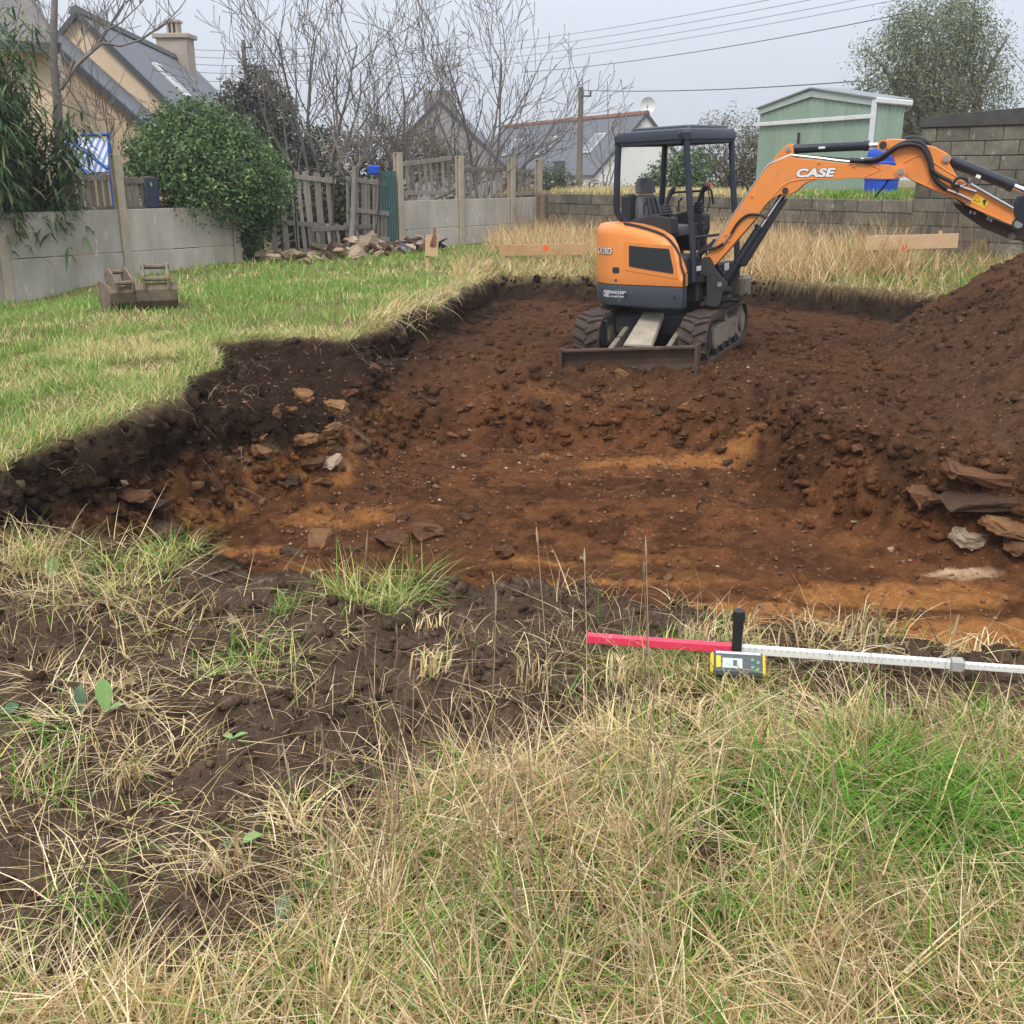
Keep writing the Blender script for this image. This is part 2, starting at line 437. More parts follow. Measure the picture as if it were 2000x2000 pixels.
def terrain(x, y, fine=True):
    """height and the masks used for colour"""
    x = np.asarray(x, float); y = np.asarray(y, float)
    big = fbm(x * 0.35, y * 0.35, 3, 3) - 0.5
    mid = fbm(x * 1.6, y * 1.6, 8, 4) - 0.5
    h0 = 0.07 * big + 0.07 * mid
    far = ss(30, 60, np.hypot(x, y)); h0 = h0 * (1 - far)
    h0 = h0 - 0.42 * np.exp(-((x + 8.2) / 2.4) ** 2 - ((y - 16.0) / 3.2) ** 2)
    h0 = h0 + 0.14 * np.exp(-((x - 7.6) / 2.0) ** 2 - ((y - 19.0) / 2.5) ** 2)
    # churned strip in front of the pit: clods and a low bank
    strip = ss(1.9, 2.6, y + 0.28 * x) * ss(6.0, 4.6, y) 
    h0 = h0 + 0.05 * np.exp(-((y - (3.75 - 0.28 * x)) / 0.45) ** 2) * ss(5.5, 4.5, y)
    c1, i1 = cell(x * 4.2 + 3, y * 4.2, 21)
    # terrace behind the back wall, gardens behind the left fence
    sb = side(BB0, BB1, x, y)
    tb = ss(0.12, 0.3, sb) * ss(-3.0, 0.5, x) * ss(60, 40, np.hypot(x, y))
    h0 = h0 * (1 - tb) + tb * (1.16 + 0.4 * (h0))
    # heap on the bench
    lump = fbm(x * 0.9, y * 0.9, 31, 4) - 0.5
    heap = -0.36 + 0.56 * (x - (3.4 + 0.172 * (y - 7.2))) - 0.62 * np.maximum(0, y - 13.0) - 0.5 * np.maximum(0, 6.6 - y)
    heap = heap + 0.26 * lump + 0.12 * (fbm(x * 2.7, y * 2.7, 33, 4, .6) - .5)
    heap = np.minimum(heap, 1.9)
    warp = 0.16 * (fbm(x * 0.8, y * 0.8, 41, 3) - 0.5) + 0.16 * (fbm(x * 3.1, y * 3.1, 43, 3) - 0.5)
    sR = sdf(RIM, x, y) + warp * ss(2.0, 6, y)
    sD = sdf(DEEP, x, y) + 0.8 * warp
    bench = BENCH + 0.10 * (fbm(x * 1.2, y * 1.2, 51, 4) - 0.5) + 0.05 * (fbm(x * 5, y * 5, 52, 3) - 0.5)
    # little crest of pushed earth along the top of the ramp
    bench = bench + 0.05 * np.exp(-((sD + 0.25) / 0.25) ** 2) * ss(9.5, 10.5, y)
    bench = bench - 0.22 * np.exp(-((x - 1.05) / 0.75) ** 4 - ((y - 10.75 - 0.35 * (1.1 - x)) / 0.34) ** 2)
    shelf = ss(-1.2, -1.6, x) * ss(8.0, 8.7, y) * ss(11.4, 10.6, y)
    bench = bench * (1 - shelf) + shelf * (-.06 - .50 * np.clip(sR / 1.25, 0, 1) + 0.10 * (fbm(x * 2, y * 2, 55, 4) - .5))
    k = 0.12
    mx_ = np.maximum(bench, heap); d_ = np.abs(bench - heap)
    bh = mx_ + np.where(d_ < k, (k - d_) ** 2 / (4 * k), 0)
    floor = FLOOR + 0.10 * (fbm(x * 0.9, y * 0.9, 61, 3) - 0.5) + 0.035 * (fbm(x * 6, y * 6, 62, 3) - 0.5)
    # foot of fallen material along the walls
    # slope widths
    wR = 0.15 + 0.16 * np.exp(-((x + 2.3) / 0.7) ** 2 - ((y - 10.4) / 0.9) ** 2)
    wD = 0.42 + 0.95 * ss(10.0, 10.8, y) * ss(-2.0, -0.8, x) 
    wD = wD + 0.35 * ss(8.7, 10, y) * ss(1.2, 2.2, x)
    tR = ss(0, 1, sR / wR)
    tD = np.clip(sD / wD, 0, 1); tD = tD * (1.55 - 0.55 * tD) if True else tD
    tD = np.clip(tD, 0, 1); tD = 0.55 * tD + 0.45 * ss(0, 1, tD)
    h = h0 * (1 - tR) + bh * tR
    # ragged wall: ledges
    wall = (1 - np.abs(2 * tD - 1)) 
    h = h * (1 - tD) + floor * tD
    rag = fbm(x * 2.3 + 9, y * 2.3, 71, 4) - 0.5
    h = h + wall * 0.28 * rag * ss(0.0, 0.3, tD)
    earth = np.maximum(tR, tD)
    # clods
    if fine:
        c2, i2 = cell(x * 9 + 7, y * 9, 23)
        c3, i3 = cell(x * 17 + 1, y * 17, 29)
        cl = 0.050 * np.maximum(0, 0.62 - c1) * i1 + 0.030 * np.maximum(0, 0.6 - c2) * i2 + 0.014 * np.maximum(0, 0.6 - c3)
        amount = earth * (0.55 + 0.9 * np.exp(-(sD + 0.1) ** 2 / 0.5) + 0.9 * ss(-0.3, 0.3, heap)) + 1.5 * strip * (1 - earth)
        h = h + cl * np.clip(amount, 0, 1.6) * ss(22, 14, y)
        h = h + 0.010 * (fbm(x * 28, y * 28, 81, 2) - 0.5) * np.clip(earth + strip, 0, 1) * ss(16, 9, y)
        h = h + (0.05 + .07 * np.exp(-((sD - .4) / .7) ** 2) * ss(6, 8, y)) * (fbm(x * 5.0, y * 5.0, 85, 4, 0.6) - 0.5) * np.clip(earth + strip, 0, 1) * ss(20, 12, y)
        st2 = strip * (1 - earth) * ss(6.5, 5.0, y)
        h = h + st2 * (0.12 * (fbm(x * 4.0, y * 4.0, 86, 4, .6) - .5) + 0.075 * (np.abs(fbm(x * 9, y * 11, 87, 3, .6) - .5) * -2 + .3))
        h = h + earth * ss(.2, -.2, np.abs(sD)) * 0 + ss(-.35, .0, heap) * earth * (1 - tD) * .09 * (.3 - np.abs(fbm(x * 4.2, y * 4.2, 89, 4, .6) - .5) * 2)
    return h, dict(sR=sR, sD=sD, tR=tR, tD=tD, wall=wall, earth=earth, strip=strip, heap=heap, bench=bh, h0=h0, sb=sb, tb=tb, i1=i1, c1=c1)
def ground_z(x, y):
    return float(terrain(np.array([x]), np.array([y]))[0][0])

def W2(px, py, z=0.0):
    p = atz(px, py, z); return (p[0], p[1])
# bare earth in the foreground (photo outline laid on the level ground)
SOIL = [W2(*p) for p in ((-300, 1080), (60, 1130), (300, 1120), (470, 1120), (650, 1150), (1000, 1140), (1200, 1160), (1420, 1215), (1330, 1290), (1190, 1330), (1240, 1440), (1150, 1500),
                         (950, 1540), (740, 1600), (620, 1710), (560, 1820), (460, 1920), (150, 1950), (-300, 1930))]
SOIL2 = [W2(*p) for p in ((1470, 1310), (1700, 1300), (2100, 1320), (2100, 1450), (1900, 1435), (1700, 1445), (1540, 1410))]
SOIL3 = [W2(*p) for p in ((950, 1090), (1300, 1090), (1700, 1120), (2150, 1150), (2150, 1290), (1800, 1275), (1420, 1250), (1150, 1240))]
def bare(x, y):
    w = 0.16 * (fbm(x * 3, y * 3, 91, 3) - 0.5) 
    a = ss(-0.07, 0.07, sdf(SOIL, x, y) + w); b = ss(-0.05, 0.05, sdf(SOIL2, x, y) + 0.6 * w)
    c = ss(-0.04, 0.06, sdf(SOIL3, x, y) + .4 * w)
    return np.maximum(np.maximum(a, b), c)

def blob(x, y, cx, cy, rx, ry):
    return np.exp(-((x - cx) / rx) ** 2 - ((y - cy) / ry) ** 2)

def soil_colour(x, y, h, m):
    n1 = fbm(x * 1.1, y * 1.1, 101, 4); n2 = fbm(x * 4.5, y * 4.5, 103, 4); n3 = fbm(x * 0.5, y * 2.2, 105, 3)
    dark = np.array([0.036, 0.025, 0.019]); brown = np.array([0.112, 0.056, 0.031]); red = np.array([0.150, 0.070, 0.034])
    orange = np.array([0.34, 0.165, 0.062]); pale = np.array([0.48, 0.36, 0.24]); grey = np.array([0.100, 0.076, 0.060]); thatch = np.array([0.21, 0.18, 0.10])
    def mix(c, d, t): return c * (1 - t[:, None]) + d * t[:, None]
    c = np.repeat(thatch[None], len(x), 0)
    c = mix(c, np.array([0.12, 0.14, 0.05]), ss(0.45, 0.6, n1) * 0.7)
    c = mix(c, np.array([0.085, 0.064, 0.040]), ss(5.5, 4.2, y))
    c = mix(c, grey, bare(x, y) * ss(7, 5, y))
    e = m['earth']
    pit = mix(np.repeat(brown[None], len(x), 0), red, ss(0.42, 0.62, n1))
    pit = mix(pit, brown * 0.62, ss(0.5, 0.66, n2) * 0.8)
    # the seam of ochre subsoil low in the left bank and in patches on the floor
    och = np.zeros_like(x)
    for (px, py, rx, ry, a, z) in ((1330, 905, 0.95, 0.30, 1.0, -1), (1100, 890, 0.5, 0.15, .6, -1), (1480, 1190, 0.75, 0.14, .9, -1), (1760, 1160, 0.9, 0.2, 1.0, -1), (1900, 1240, 0.9, 0.3, 1.0, -1), (1250, 1140, 1.0, 0.16, .7, -1), (620, 1000, .6, .4, .7, -1),
                                (520, 1080, 0.32, 0.14, 1.0, -1), (640, 940, 0.30, 0.35, .8, -1), (470, 985, 0.35, 0.3, .8, -1), (1180, 850, 1.3, .2, .45, -1), (760, 1000, .5, .3, .4, -1),
                                (1500, 1230, 1.2, 0.25, .55, -1), (1000, 1090, 1.6, 0.22, .35, -1), (1650, 1060, 0.9, 0.3, .35, -1)):
        q = W2(px, py, z); och = np.maximum(och, a * blob(x, y, q[0], q[1], rx, ry))
    och = ss(0.28, 0.75, och + 0.75 * (n2 - 0.5) + 0.5 * (n3 - 0.5))
    pit = mix(pit, orange, 0.85 * och)
    q = W2(1870, 1122, -1); pl = blob(x, y, q[0], q[1], 0.34, 0.10)
    pit = mix(pit, pale, ss(0.35, 0.8, pl + 0.6 * (n2 - 0.5)))
    left = ss(-0.9, -1.5, x) * ss(12.0, 10.5, y) * ss(5.0, 7.0, y)
    band = left * ss(-0.52, -0.62, h + 0.5 * (n1 - 0.5)) * ss(0.03, 0.2, m['wall'])
    pit = mix(pit, orange * 0.9, band * 0.75 * ss(0.35, 0.6, n2))
    pit = mix(pit, pale * 0.8, left * ss(0.1, 0.4, m['wall']) * ss(0.62, 0.72, fbm(x * 3.3, y * 7.0 + h * 6, 113, 4)) * 0.55 * ss(-0.3, -0.5, h))
    # heap and bench: loose brown soil
    hp = ss(-0.12, 0.1, m['heap'] - BENCH) * (1 - m['tD'])
    pit = mix(pit, np.array([0.098, 0.060, 0.041]), hp * 0.85)
    pit = mix(pit, np.array([0.078, 0.046, 0.031]), (1 - hp) * (1 - m['tD']) * 0.7)
    # topsoil at the rim
    lf_ = ss(-1.1, -1.5, x) * ss(11.5, 10.8, y)
    top = ss(-0.50, -0.34, h + .14 * lf_ * ss(7.0, 8.4, y) + 0.22 * (n1 - 0.5) + 0.12 * (n2 - .5)) * (1 - ss(-0.02, 0.1, m['heap'] - BENCH - 0.1) * ss(4.0, 5.0, x))
    ramp = ss(9.3, 10.0, y) * ss(-1.7, -1.2, x) * ss(0.35, 0.75, m['sR'])
    pit = mix(pit, dark, top * (1 - ramp) * np.maximum(ss(1.0, .5, m['sR']), lf_) * ss(0.75, 0.25, m['tD'] * ss(5, 6, y)))
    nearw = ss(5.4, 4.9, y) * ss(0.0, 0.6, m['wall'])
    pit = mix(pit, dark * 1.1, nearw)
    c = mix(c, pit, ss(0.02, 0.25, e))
    c = mix(c, grey * 0.8, ss(0.0, 0.2, e) * ss(0.5, 0.2, e) * 0.6)
    return c * np.array([.95, .85, .75])

xs = np.concatenate([-np.geomspace(9.0, 300, 34)[::-1], np.arange(-8.95, -3.55, 0.075), np.arange(-3.5, -1.2, 0.016), np.arange(-1.2, 3.6, 0.027), np.arange(3.6, 7.6, 0.045), np.geomspace(7.65, 300, 44)])
ys = np.concatenate([np.array([-295, -120, -40, -12, -4, -1, 0.2, 0.9]), np.arange(1.3, 6.2, 0.022), np.arange(6.2, 11.8, 0.030), np.arange(11.8, 19.0, 0.065), np.geomspace(19.06, 30, 90), np.geomspace(30.5, 300, 40)])
GX, GY = np.meshgrid(xs, ys)
gx = GX.ravel(); gy = GY.ravel()
gh, gm = terrain(gx, gy)
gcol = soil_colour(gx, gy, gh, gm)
nx, ny = len(xs), len(ys)
# give the cut faces relief of their own: ledges, hollows, overhangs
hg = gh.reshape(ny, nx); dhy, dhx = np.gradient(hg, ys, xs)
nn_ = np.stack([-dhx.ravel(), -dhy.ravel(), np.ones(nx * ny)], 1); nn_ /= np.linalg.norm(nn_, axis=1, keepdims=True)
steep = ss(.25, .75, 1 - nn_[:, 2]) * ss(.02, .3, gm['earth']) * ss(20, 15, gy)
rel = .36 * (fbm3(gx * 2.6, gy * 2.6, gh * 4.5, 5, 4, .55) - .5) + .13 * (.32 - np.abs(fbm3(gx * 6, gy * 6, gh * 11, 7, 3, .6) - .5) * 2)
rel2 = .055 * (fbm3(gx * 12, gy * 12, gh * 12, 9, 3, .65) - .5) * ss(.1, .5, gm['earth']) * ss(15, 9, gy)
GP = np.stack([gx, gy, gh], 1) + nn_ * (rel * steep + rel2)[:, None]
ii = np.arange(nx * ny).reshape(ny, nx)
quads = np.stack([ii[:-1, :-1], ii[:-1, 1:], ii[1:, 1:], ii[1:, :-1]], -1).reshape(-1, 4)

def soil_material():
    m = bpy.data.materials.new('soil'); m.use_nodes = True
    nt = m.node_tree; L = nt.links; bs = nt.nodes['Principled BSDF']
    bs.inputs['Roughness'].default_value = 0.93; bs.inputs['Specular IOR Level'].default_value = 0.0
    ge = nd(nt, 'ShaderNodeNewGeometry'); at = nd(nt, 'ShaderNodeAttribute', attribute_name='Col')
    n1 = nd(nt, 'ShaderNodeTexNoise'); n1.inputs['Scale'].default_value = 9; n1.inputs['Detail'].default_value = 6; n1.inputs['Roughness'].default_value = 0.72
    n2 = nd(nt, 'ShaderNodeTexNoise'); n2.inputs['Scale'].default_value = 75; n2.inputs['Detail'].default_value = 3; n2.inputs['Roughness'].default_value = 0.7
    vo = nd(nt, 'ShaderNodeTexVoronoi'); vo.inputs['Scale'].default_value = 26
    for n in (n1, n2, vo): L.new(ge.outputs['Position'], n.inputs['Vector'])
    a = nd(nt, 'ShaderNodeMapRange'); a.inputs[1].default_value = .25; a.inputs[2].default_value = .75; a.inputs[3].default_value = .48; a.inputs[4].default_value = 1.62
    L.new(n1.outputs['Fac'], a.inputs[0])
    b = nd(nt, 'ShaderNodeMapRange'); b.inputs[1].default_value = .25; b.inputs[2].default_value = .75; b.inputs[3].default_value = .72; b.inputs[4].default_value = 1.3
    L.new(n2.outputs['Fac'], b.inputs[0])
    mu = nd(nt, 'ShaderNodeMath', operation='MULTIPLY'); L.new(a.outputs[0], mu.inputs[0]); L.new(b.outputs[0], mu.inputs[1])
    sc = nd(nt, 'ShaderNodeVectorMath', operation='SCALE'); L.new(at.outputs['Color'], sc.inputs[0]); L.new(mu.outputs[0], sc.inputs['Scale'])
    # grit: a few cells are small stones of a paler tone
    wh = nd(nt, 'ShaderNodeSeparateColor'); L.new(vo.outputs['Color'], wh.inputs[0])
    g1 = nd(nt, 'ShaderNodeMath', operation='GREATER_THAN'); L.new(wh.outputs[0], g1.inputs[0]); g1.inputs[1].default_value = 0.90
    g2 = nd(nt, 'ShaderNodeMath', operation='LESS_THAN'); L.new(vo.outputs['Distance'], g2.inputs[0]); g2.inputs[1].default_value = 0.30
    g = nd(nt, 'ShaderNodeMath', operation='MULTIPLY'); L.new(g1.outputs[0], g.inputs[0]); L.new(g2.outputs[0], g.inputs[1])
    gs = nd(nt, 'ShaderNodeMath', operation='MULTIPLY'); L.new(g.outputs[0], gs.inputs[0]); gs.inputs[1].default_value = 0.55
    lt = nd(nt, 'ShaderNodeVectorMath', operation='MULTIPLY_ADD'); L.new(sc.outputs[0], lt.inputs[0]); lt.inputs[1].default_value = (1.7, 1.7, 1.7); lt.inputs[2].default_value = (.05, .04, .03)
    mx = nd(nt, 'ShaderNodeMix', data_type='RGBA'); L.new(gs.outputs[0], mx.inputs[0]); L.new(sc.outputs[0], mx.inputs[6]); L.new(lt.outputs[0], mx.inputs[7])
    L.new(mx.outputs[2], bs.inputs['Base Color'])
    h1 = nd(nt, 'ShaderNodeMath', operation='MULTIPLY_ADD'); L.new(n2.outputs['Fac'], h1.inputs[0]); h1.inputs[1].default_value = .6; L.new(n1.outputs['Fac'], h1.inputs[2])
    h2 = h1
    bp = nd(nt, 'ShaderNodeBump'); bp.inputs['Strength'].default_value = 1.0; bp.inputs['Distance'].default_value = 0.035
    L.new(h2.outputs[0], bp.inputs['Height']); L.new(bp.outputs[0], bs.inputs['Normal'])
    return m
M['soil'] = soil_material()
gme = np_mesh('ground', GP, F4=quads, col=gcol, smooth=True)
ground = link_mesh('ground', gme, M['soil'])
tag(ground, kind='structure')
# crumbs and clods of the same earth, too many to count
def wall_clods(name, label, n, smin, smax, seed):
    g = np.random.default_rng(seed); ok = np.where((steep > .25) & (gx < 4.2) & (gx > -3.9) & (gy > 4.3) & (gy < 18))[0]
    ok = ok[(ok % nx < nx - 1) & (ok // nx < ny - 1)]
    # favour long faces: weight by the length of the edge spanned
    ln = np.linalg.norm(GP[ok + 1] - GP[ok], axis=1) + np.linalg.norm(GP[ok + nx] - GP[ok], axis=1); k = g.choice(ok, n, p=ln / ln.sum())
    a, b = g.random((n, 1)), g.random((n, 1)); P = (GP[k] * (1 - a) + GP[k + 1] * a) * (1 - b) + (GP[k + nx] * (1 - a) + GP[k + nx + 1] * a) * b
    C = gcol[k] * g.uniform(.65, 1.5, (n, 1)); return P, C
def clods(name, label, n, x0, x1, y0, y1, smin, smax, seed, want, pw=3.0, tone=(.7, 1.3), flat=.75, extra=None):
    g = np.random.default_rng(seed); X = g.uniform(x0, x1, n); Y = g.uniform(y0, y1, n)
    ix = np.clip(np.searchsorted(xs, X), 0, nx - 1); iy = np.clip(np.searchsorted(ys, Y), 0, ny - 1); k = np.unique(iy * nx + ix)
    k = k[want(k, g)]; P = GP[k]; C = gcol[k] * g.uniform(tone[0], tone[1], (len(k), 1))
    if extra is not None: P = np.concatenate([P, extra[0]]); C = np.concatenate([C, extra[1]])
    N = len(P)
    S = smin + (smax - smin) * g.random(N) ** pw
    f5 = (1 + 5 ** .5) / 2; ico = np.array([(-1, f5, 0), (1, f5, 0), (-1, -f5, 0), (1, -f5, 0), (0, -1, f5), (0, 1, f5), (0, -1, -f5), (0, 1, -f5), (f5, 0, -1), (f5, 0, 1), (-f5, 0, -1), (-f5, 0, 1)]) / 1.9
    F = np.array([(0, 11, 5), (0, 5, 1), (0, 1, 7), (0, 7, 10), (0, 10, 11), (1, 5, 9), (5, 11, 4), (11, 10, 2), (10, 7, 6), (7, 1, 8), (3, 9, 4), (3, 4, 2), (3, 2, 6), (3, 6, 8), (3, 8, 9), (4, 9, 5), (2, 4, 11), (6, 2, 10), (8, 6, 7), (9, 8, 1)])
    V = ico[None] * (1 + .9 * (g.random((N, 12, 1)) - .5)) * (1 + .9 * (g.random((N, 1, 3)) - .5)) + .45 * (g.random((N, 12, 3)) - .5)
    V[..., 2] *= flat
    a = g.random(N) * 6.28; ca, sa = np.cos(a)[:, None], np.sin(a)[:, None]
    V = np.stack([V[..., 0] * ca - V[..., 1] * sa, V[..., 0] * sa + V[..., 1] * ca, V[..., 2]], -1) * S[:, None, None]
    V = (V + P[:, None]).reshape(-1, 3); Fa = (F[None] + (np.arange(N) * 12)[:, None, None]).reshape(-1, 3)
    o = link_mesh(name, np_mesh(name, V, F3=Fa, col=np.repeat(C, 12, 0)), M['soil']); tag(o, label, 'earth', kind='stuff')
clods('bank_clods', 'crumbling clods on the cut banks and the ramp of the pit', 9000, -3.6, 3.2, 4.6, 11.6, .008, .060, 61, lambda k, g: (gm['earth'][k] > .12) & (g.random(len(k)) < .12 + 1.2 * steep[k]), extra=wall_clods('', '', 4200, 0, 0, 64), pw=4.0)
clods('heap_clods', 'clods and crumbs on the spoil heap and bench', 7500, -1.5, 7.4, 6.2, 17.4, .008, .058, 62, lambda k, g: (gm['earth'][k] > .5) & (gm['tD'][k] < .6))
clods('topsoil_crumbs', 'crumbs of dark topsoil in the foreground', 15000, -2.7, 2.6, 1.5, 4.9, .004, .030, 63, lambda k, g: (bare(gx[k], gy[k]) > .5), pw=3.2)
# ================================================================== materials of the built things
M['concrete'] = material('weathered_concrete', (0.50, 0.465, 0.40), (0.31, 0.285, 0.24), scale=2.2, stretch=(1, 1, .30), rough=0.92, bump=0.35, bscale=60, c3=(0.58, 0.55, 0.49), s3=9, t3=0.60, w3=0.06, coords='World', bdist=0.01)
M['post'] = material('post_concrete', (0.44, 0.375, 0.285), (0.33, 0.28, 0.21), scale=5, rough=0.92, bump=0.4, bscale=70, coords='World', bdist=0.01)
M['block'] = material('concrete_block', (0.190, 0.172, 0.135), (0.085, 0.080, 0.062), scale=3.2, rough=0.95, bump=0.6, bscale=70, c3=(0.30, 0.28, 0.22), s3=7, t3=0.58, w3=0.1, coords='World', var=0.25, bdist=0.015)
M['mortar'] = material('mortar', (0.135, 0.122, 0.098), (0.19, 0.175, 0.14), scale=6, rough=0.95, bump=0.5, bscale=60, coords='World')
M['coping'] = material('dark_coping', (0.045, 0.044, 0.042), (0.09, 0.088, 0.08), scale=4, rough=0.9, bump=0.5, bscale=40, coords='World', c3=(0.16, 0.155, 0.13), s3=5, t3=0.62)
M['pallet'] = material('grey_pallet_wood', (0.275, 0.245, 0.205), (0.160, 0.140, 0.115), scale=6, rough=0.9, bump=0.5, bscale=30, stretch=(4, 4, 0.5), coords='World', var=0.30, bdist=0.01)
M['fresh_wood'] = material('fresh_pine', (0.60, 0.42, 0.255), (0.50, 0.335, 0.19), scale=5, rough=0.75, bump=0.2, bscale=24, stretch=(1, 1, 9), coords='Object')
M['ply'] = material('plywood', (0.52, 0.335, 0.165), (0.40, 0.235, 0.105), scale=4, rough=0.8, bump=0.2, bscale=30, coords='World')
M['slate'] = material('slate_roof', (0.130, 0.136, 0.152), (0.098, 0.104, 0.118), scale=3.0, rough=0.6, bump=0.5, bscale=22, stretch=(1.2, 1.2, 3.0), coords='World', detail=8, bdist=0.02)
M['tile_grey'] = material('grey_shingle', (0.175, 0.160, 0.145), (0.115, 0.108, 0.10), scale=6, rough=0.85, bump=0.6, bscale=18, stretch=(1, 1, 4), coords='World')
M['render_beige'] = material('beige_render', (0.68, 0.54, 0.375), (0.63, 0.495, 0.335), scale=1.4, rough=0.95, bump=0.1, bscale=80, coords='World', c3=(0.48, 0.38, 0.26), s3=1.2, t3=0.58, w3=0.2)
M['render_white'] = material('white_render', (0.72, 0.72, 0.71), (0.64, 0.64, 0.63), scale=1.0, rough=0.95, coords='World')
M['render_grey'] = material('grey_render', (0.27, 0.265, 0.26), (0.21, 0.205, 0.205), scale=1.0, rough=0.95, coords='World')
M['ridge'] = material('ridge_tile', (0.10, 0.10, 0.11), (0.14, 0.14, 0.14), scale=6, rough=0.8, coords='World')
M['ridge_red'] = material('red_ridge_tile', (0.26, 0.12, 0.08), (0.20, 0.09, 0.065), scale=6, rough=0.8, coords='World')
M['chimney'] = material('chimney_render', (0.40, 0.34, 0.285), (0.34, 0.285, 0.24), scale=3, rough=0.95, coords='World')
M['glass'] = material('skylight_glass', (0.10, 0.12, 0.14), rough=0.08, spec=.8)
M['grey_frame'] = material('grey_window_frame', (0.46, 0.47, 0.48), rough=.5)
M['dark_trim'] = material('dark_trim', (0.06, 0.065, 0.075), rough=0.6)
M['white_paint'] = material('white_paint', (0.74, 0.75, 0.76), (0.62, 0.63, 0.65), scale=8, rough=0.55)
M['shed'] = material('green_steel_sheet', (0.285, 0.385, 0.305), (0.245, 0.34, 0.265), scale=1.6, rough=0.55, coords='World', stretch=(1, 1, .3), var=0.06, c3=(0.30, 0.40, 0.32), s3=3, t3=.6)
M['shed_pale'] = material('pale_fascia', (0.43, 0.50, 0.46), (0.37, 0.44, 0.40), scale=4, rough=0.5)
M['shed_roof'] = material('shed_roof_sheet', (0.22, 0.235, 0.24), rough=0.6)
M['blue_plastic'] = material('blue_plastic', (0.015, 0.085, 0.56), (0.012, 0.07, 0.46), scale=3, rough=0.42)
M['black_steel'] = material('rusty_black_rod', (0.028, 0.026, 0.027), (0.055, 0.04, 0.033), scale=9, rough=0.8)
M['teal'] = material('teal_paint', (0.045, 0.125, 0.125), (0.07, 0.11, 0.10), scale=8, rough=0.7, coords='World')
M['blue_tarp'] = material('blue_tarpaulin', (0.022, 0.032, 0.06), (0.04, 0.055, 0.095), scale=9, rough=0.6, bump=.3, bscale=9)

BD = (BL1 - BL0) / np.linalg.norm(BL1 - BL0)          # along the left boundary
BN = np.array([BD[1], -BD[0]])                        # towards the plot
def on_left(px):                                      # point of the boundary line seen at column px
    d = ray(px, 430); d2 = d[:2]
    A = np.array([[d2[0], -BD[0]], [d2[1], -BD[1]]]); t = np.linalg.solve(A, BL0); return d2 * t[0]
def v3(p, z): return (float(p[0]), float(p[1]), float(z))

# ------------------------------------------------------------------ concrete panel fences
def concrete_fence(label, posts, panels, tops, ztop, zmid):
    t = Thing('concrete_fence', label, 'fence', v3(posts[0], -0.2), 'concrete panel fences on the left boundary')
    ang = math.atan2(BD[1], BD[0])
    for p, zt in zip(posts, tops):
        mb = MB(); 
        q = np.array(p)
        # H-shaped post: a face and two slots
        mb.box(v3(q + BN * 0.055, (zt - 0.7) / 2), (0.15, 0.05, zt + 0.7), rz=ang, ch=0.008)
        mb.box(v3(q, (zt - 0.72) / 2), (0.07, 0.06, zt + 0.68), rz=ang)
        mb.box(v3(q - BN * 0.055, (zt - 0.7) / 2), (0.15, 0.05, zt + 0.7), rz=ang, ch=0.008)
        mb.box(v3(q, zt + 0.006), (0.15, 0.16, 0.02), rz=ang, ch=0.006)
        t.part('post', mb, M['post'])
    for (a, b) in panels:
        a = np.array(a); b = np.array(b); d = (b - a) / np.linalg.norm(b - a); a = a + d * 0.045; b = b - d * 0.045
        for (z0, z1, dz) in ((zmid + 0.006, ztop, 0.0), (-0.6, zmid - 0.006, 0.004)):
            mb = MB()
            mb.beam(v3(a + BN * dz, (z0 + z1) / 2), v3(b + BN * dz, (z0 + z1) / 2), 0.042, z1 - z0, ch=0.007)
            t.part('panel', mb, M['concrete'])
    return t
pA = [on_left(-190), on_left(-5), on_left(238), on_left(457)]
concrete_fence('low grey concrete panel fence behind the two digger buckets', pA, [(pA[0], pA[1]), (pA[1], pA[2]), (pA[2], pA[3])], [1.04, 1.9, 1.9, 1.03], 1.02, 0.31)
pB = [on_left(781), on_left(899), on_left(999), on_left(1051)]
concrete_fence('concrete panel fence with four tall posts, beyond the rubble and the gap', pB, [(pB[0], pB[1]), (pB[1], pB[2]), (pB[2], pB[3])], [2.03, 1.98, 1.98, 1.95], 1.03, 0.40)

# ------------------------------------------------------------------ pallets stood up as fencing
def pallet(label, a, b, z0, z1, n, rails=(0.12, 0.88), off=-0.12, lean=0.0, slat_w=0.085, seed=0, jitter=0.015, roll=0.0, group='old pallets used as fencing', front_rail=True, drop=0.0):
    """a, b: ends on the boundary line; slats upright, rails across"""
    rnd = random.Random(seed); a = np.array(a) + BN * off; b = np.array(b) + BN * off
    L = np.linalg.norm(b - a); d = (b - a) / L
    t = Thing('pallet', label, 'pallet', v3((a + b) / 2, z0), group)
    Hh = z1 - z0
    def P(s, z, o):                # lean towards the plot, roll in its own plane
        u = s * L - L / 2; w = z * Hh
        u2 = u * math.cos(roll) + w * math.sin(roll); w2 = -u * math.sin(roll) + w * math.cos(roll)
        p = (a + b) / 2 + d * u2 + BN * (o + lean * w2)
        return v3(p, z0 + w2 - drop * s)
    for i in range(n):
        s = (i + 0.5) / n + rnd.uniform(-jitter, jitter)
        mb = MB(); w = slat_w * rnd.uniform(0.85, 1.15)
        mb.beam(P(s, 0 + rnd.uniform(-.02, .02), 0), P(s + rnd.uniform(-.012, .012), 1 + rnd.uniform(-0.03, 0.02), 0), 0.02, w, up=(BD[0], BD[1], 0), ch=0.003)
        t.part('slat', mb, M['pallet'])
    for r_ in rails:
        mb = MB(); mb.beam(P(-0.01, r_, 0.024 if front_rail else -0.05), P(1.01, r_, 0.024 if front_rail else -0.05), 0.024, 0.095, ch=0.003)
        t.part('rail', mb, M['pallet'])
    return t
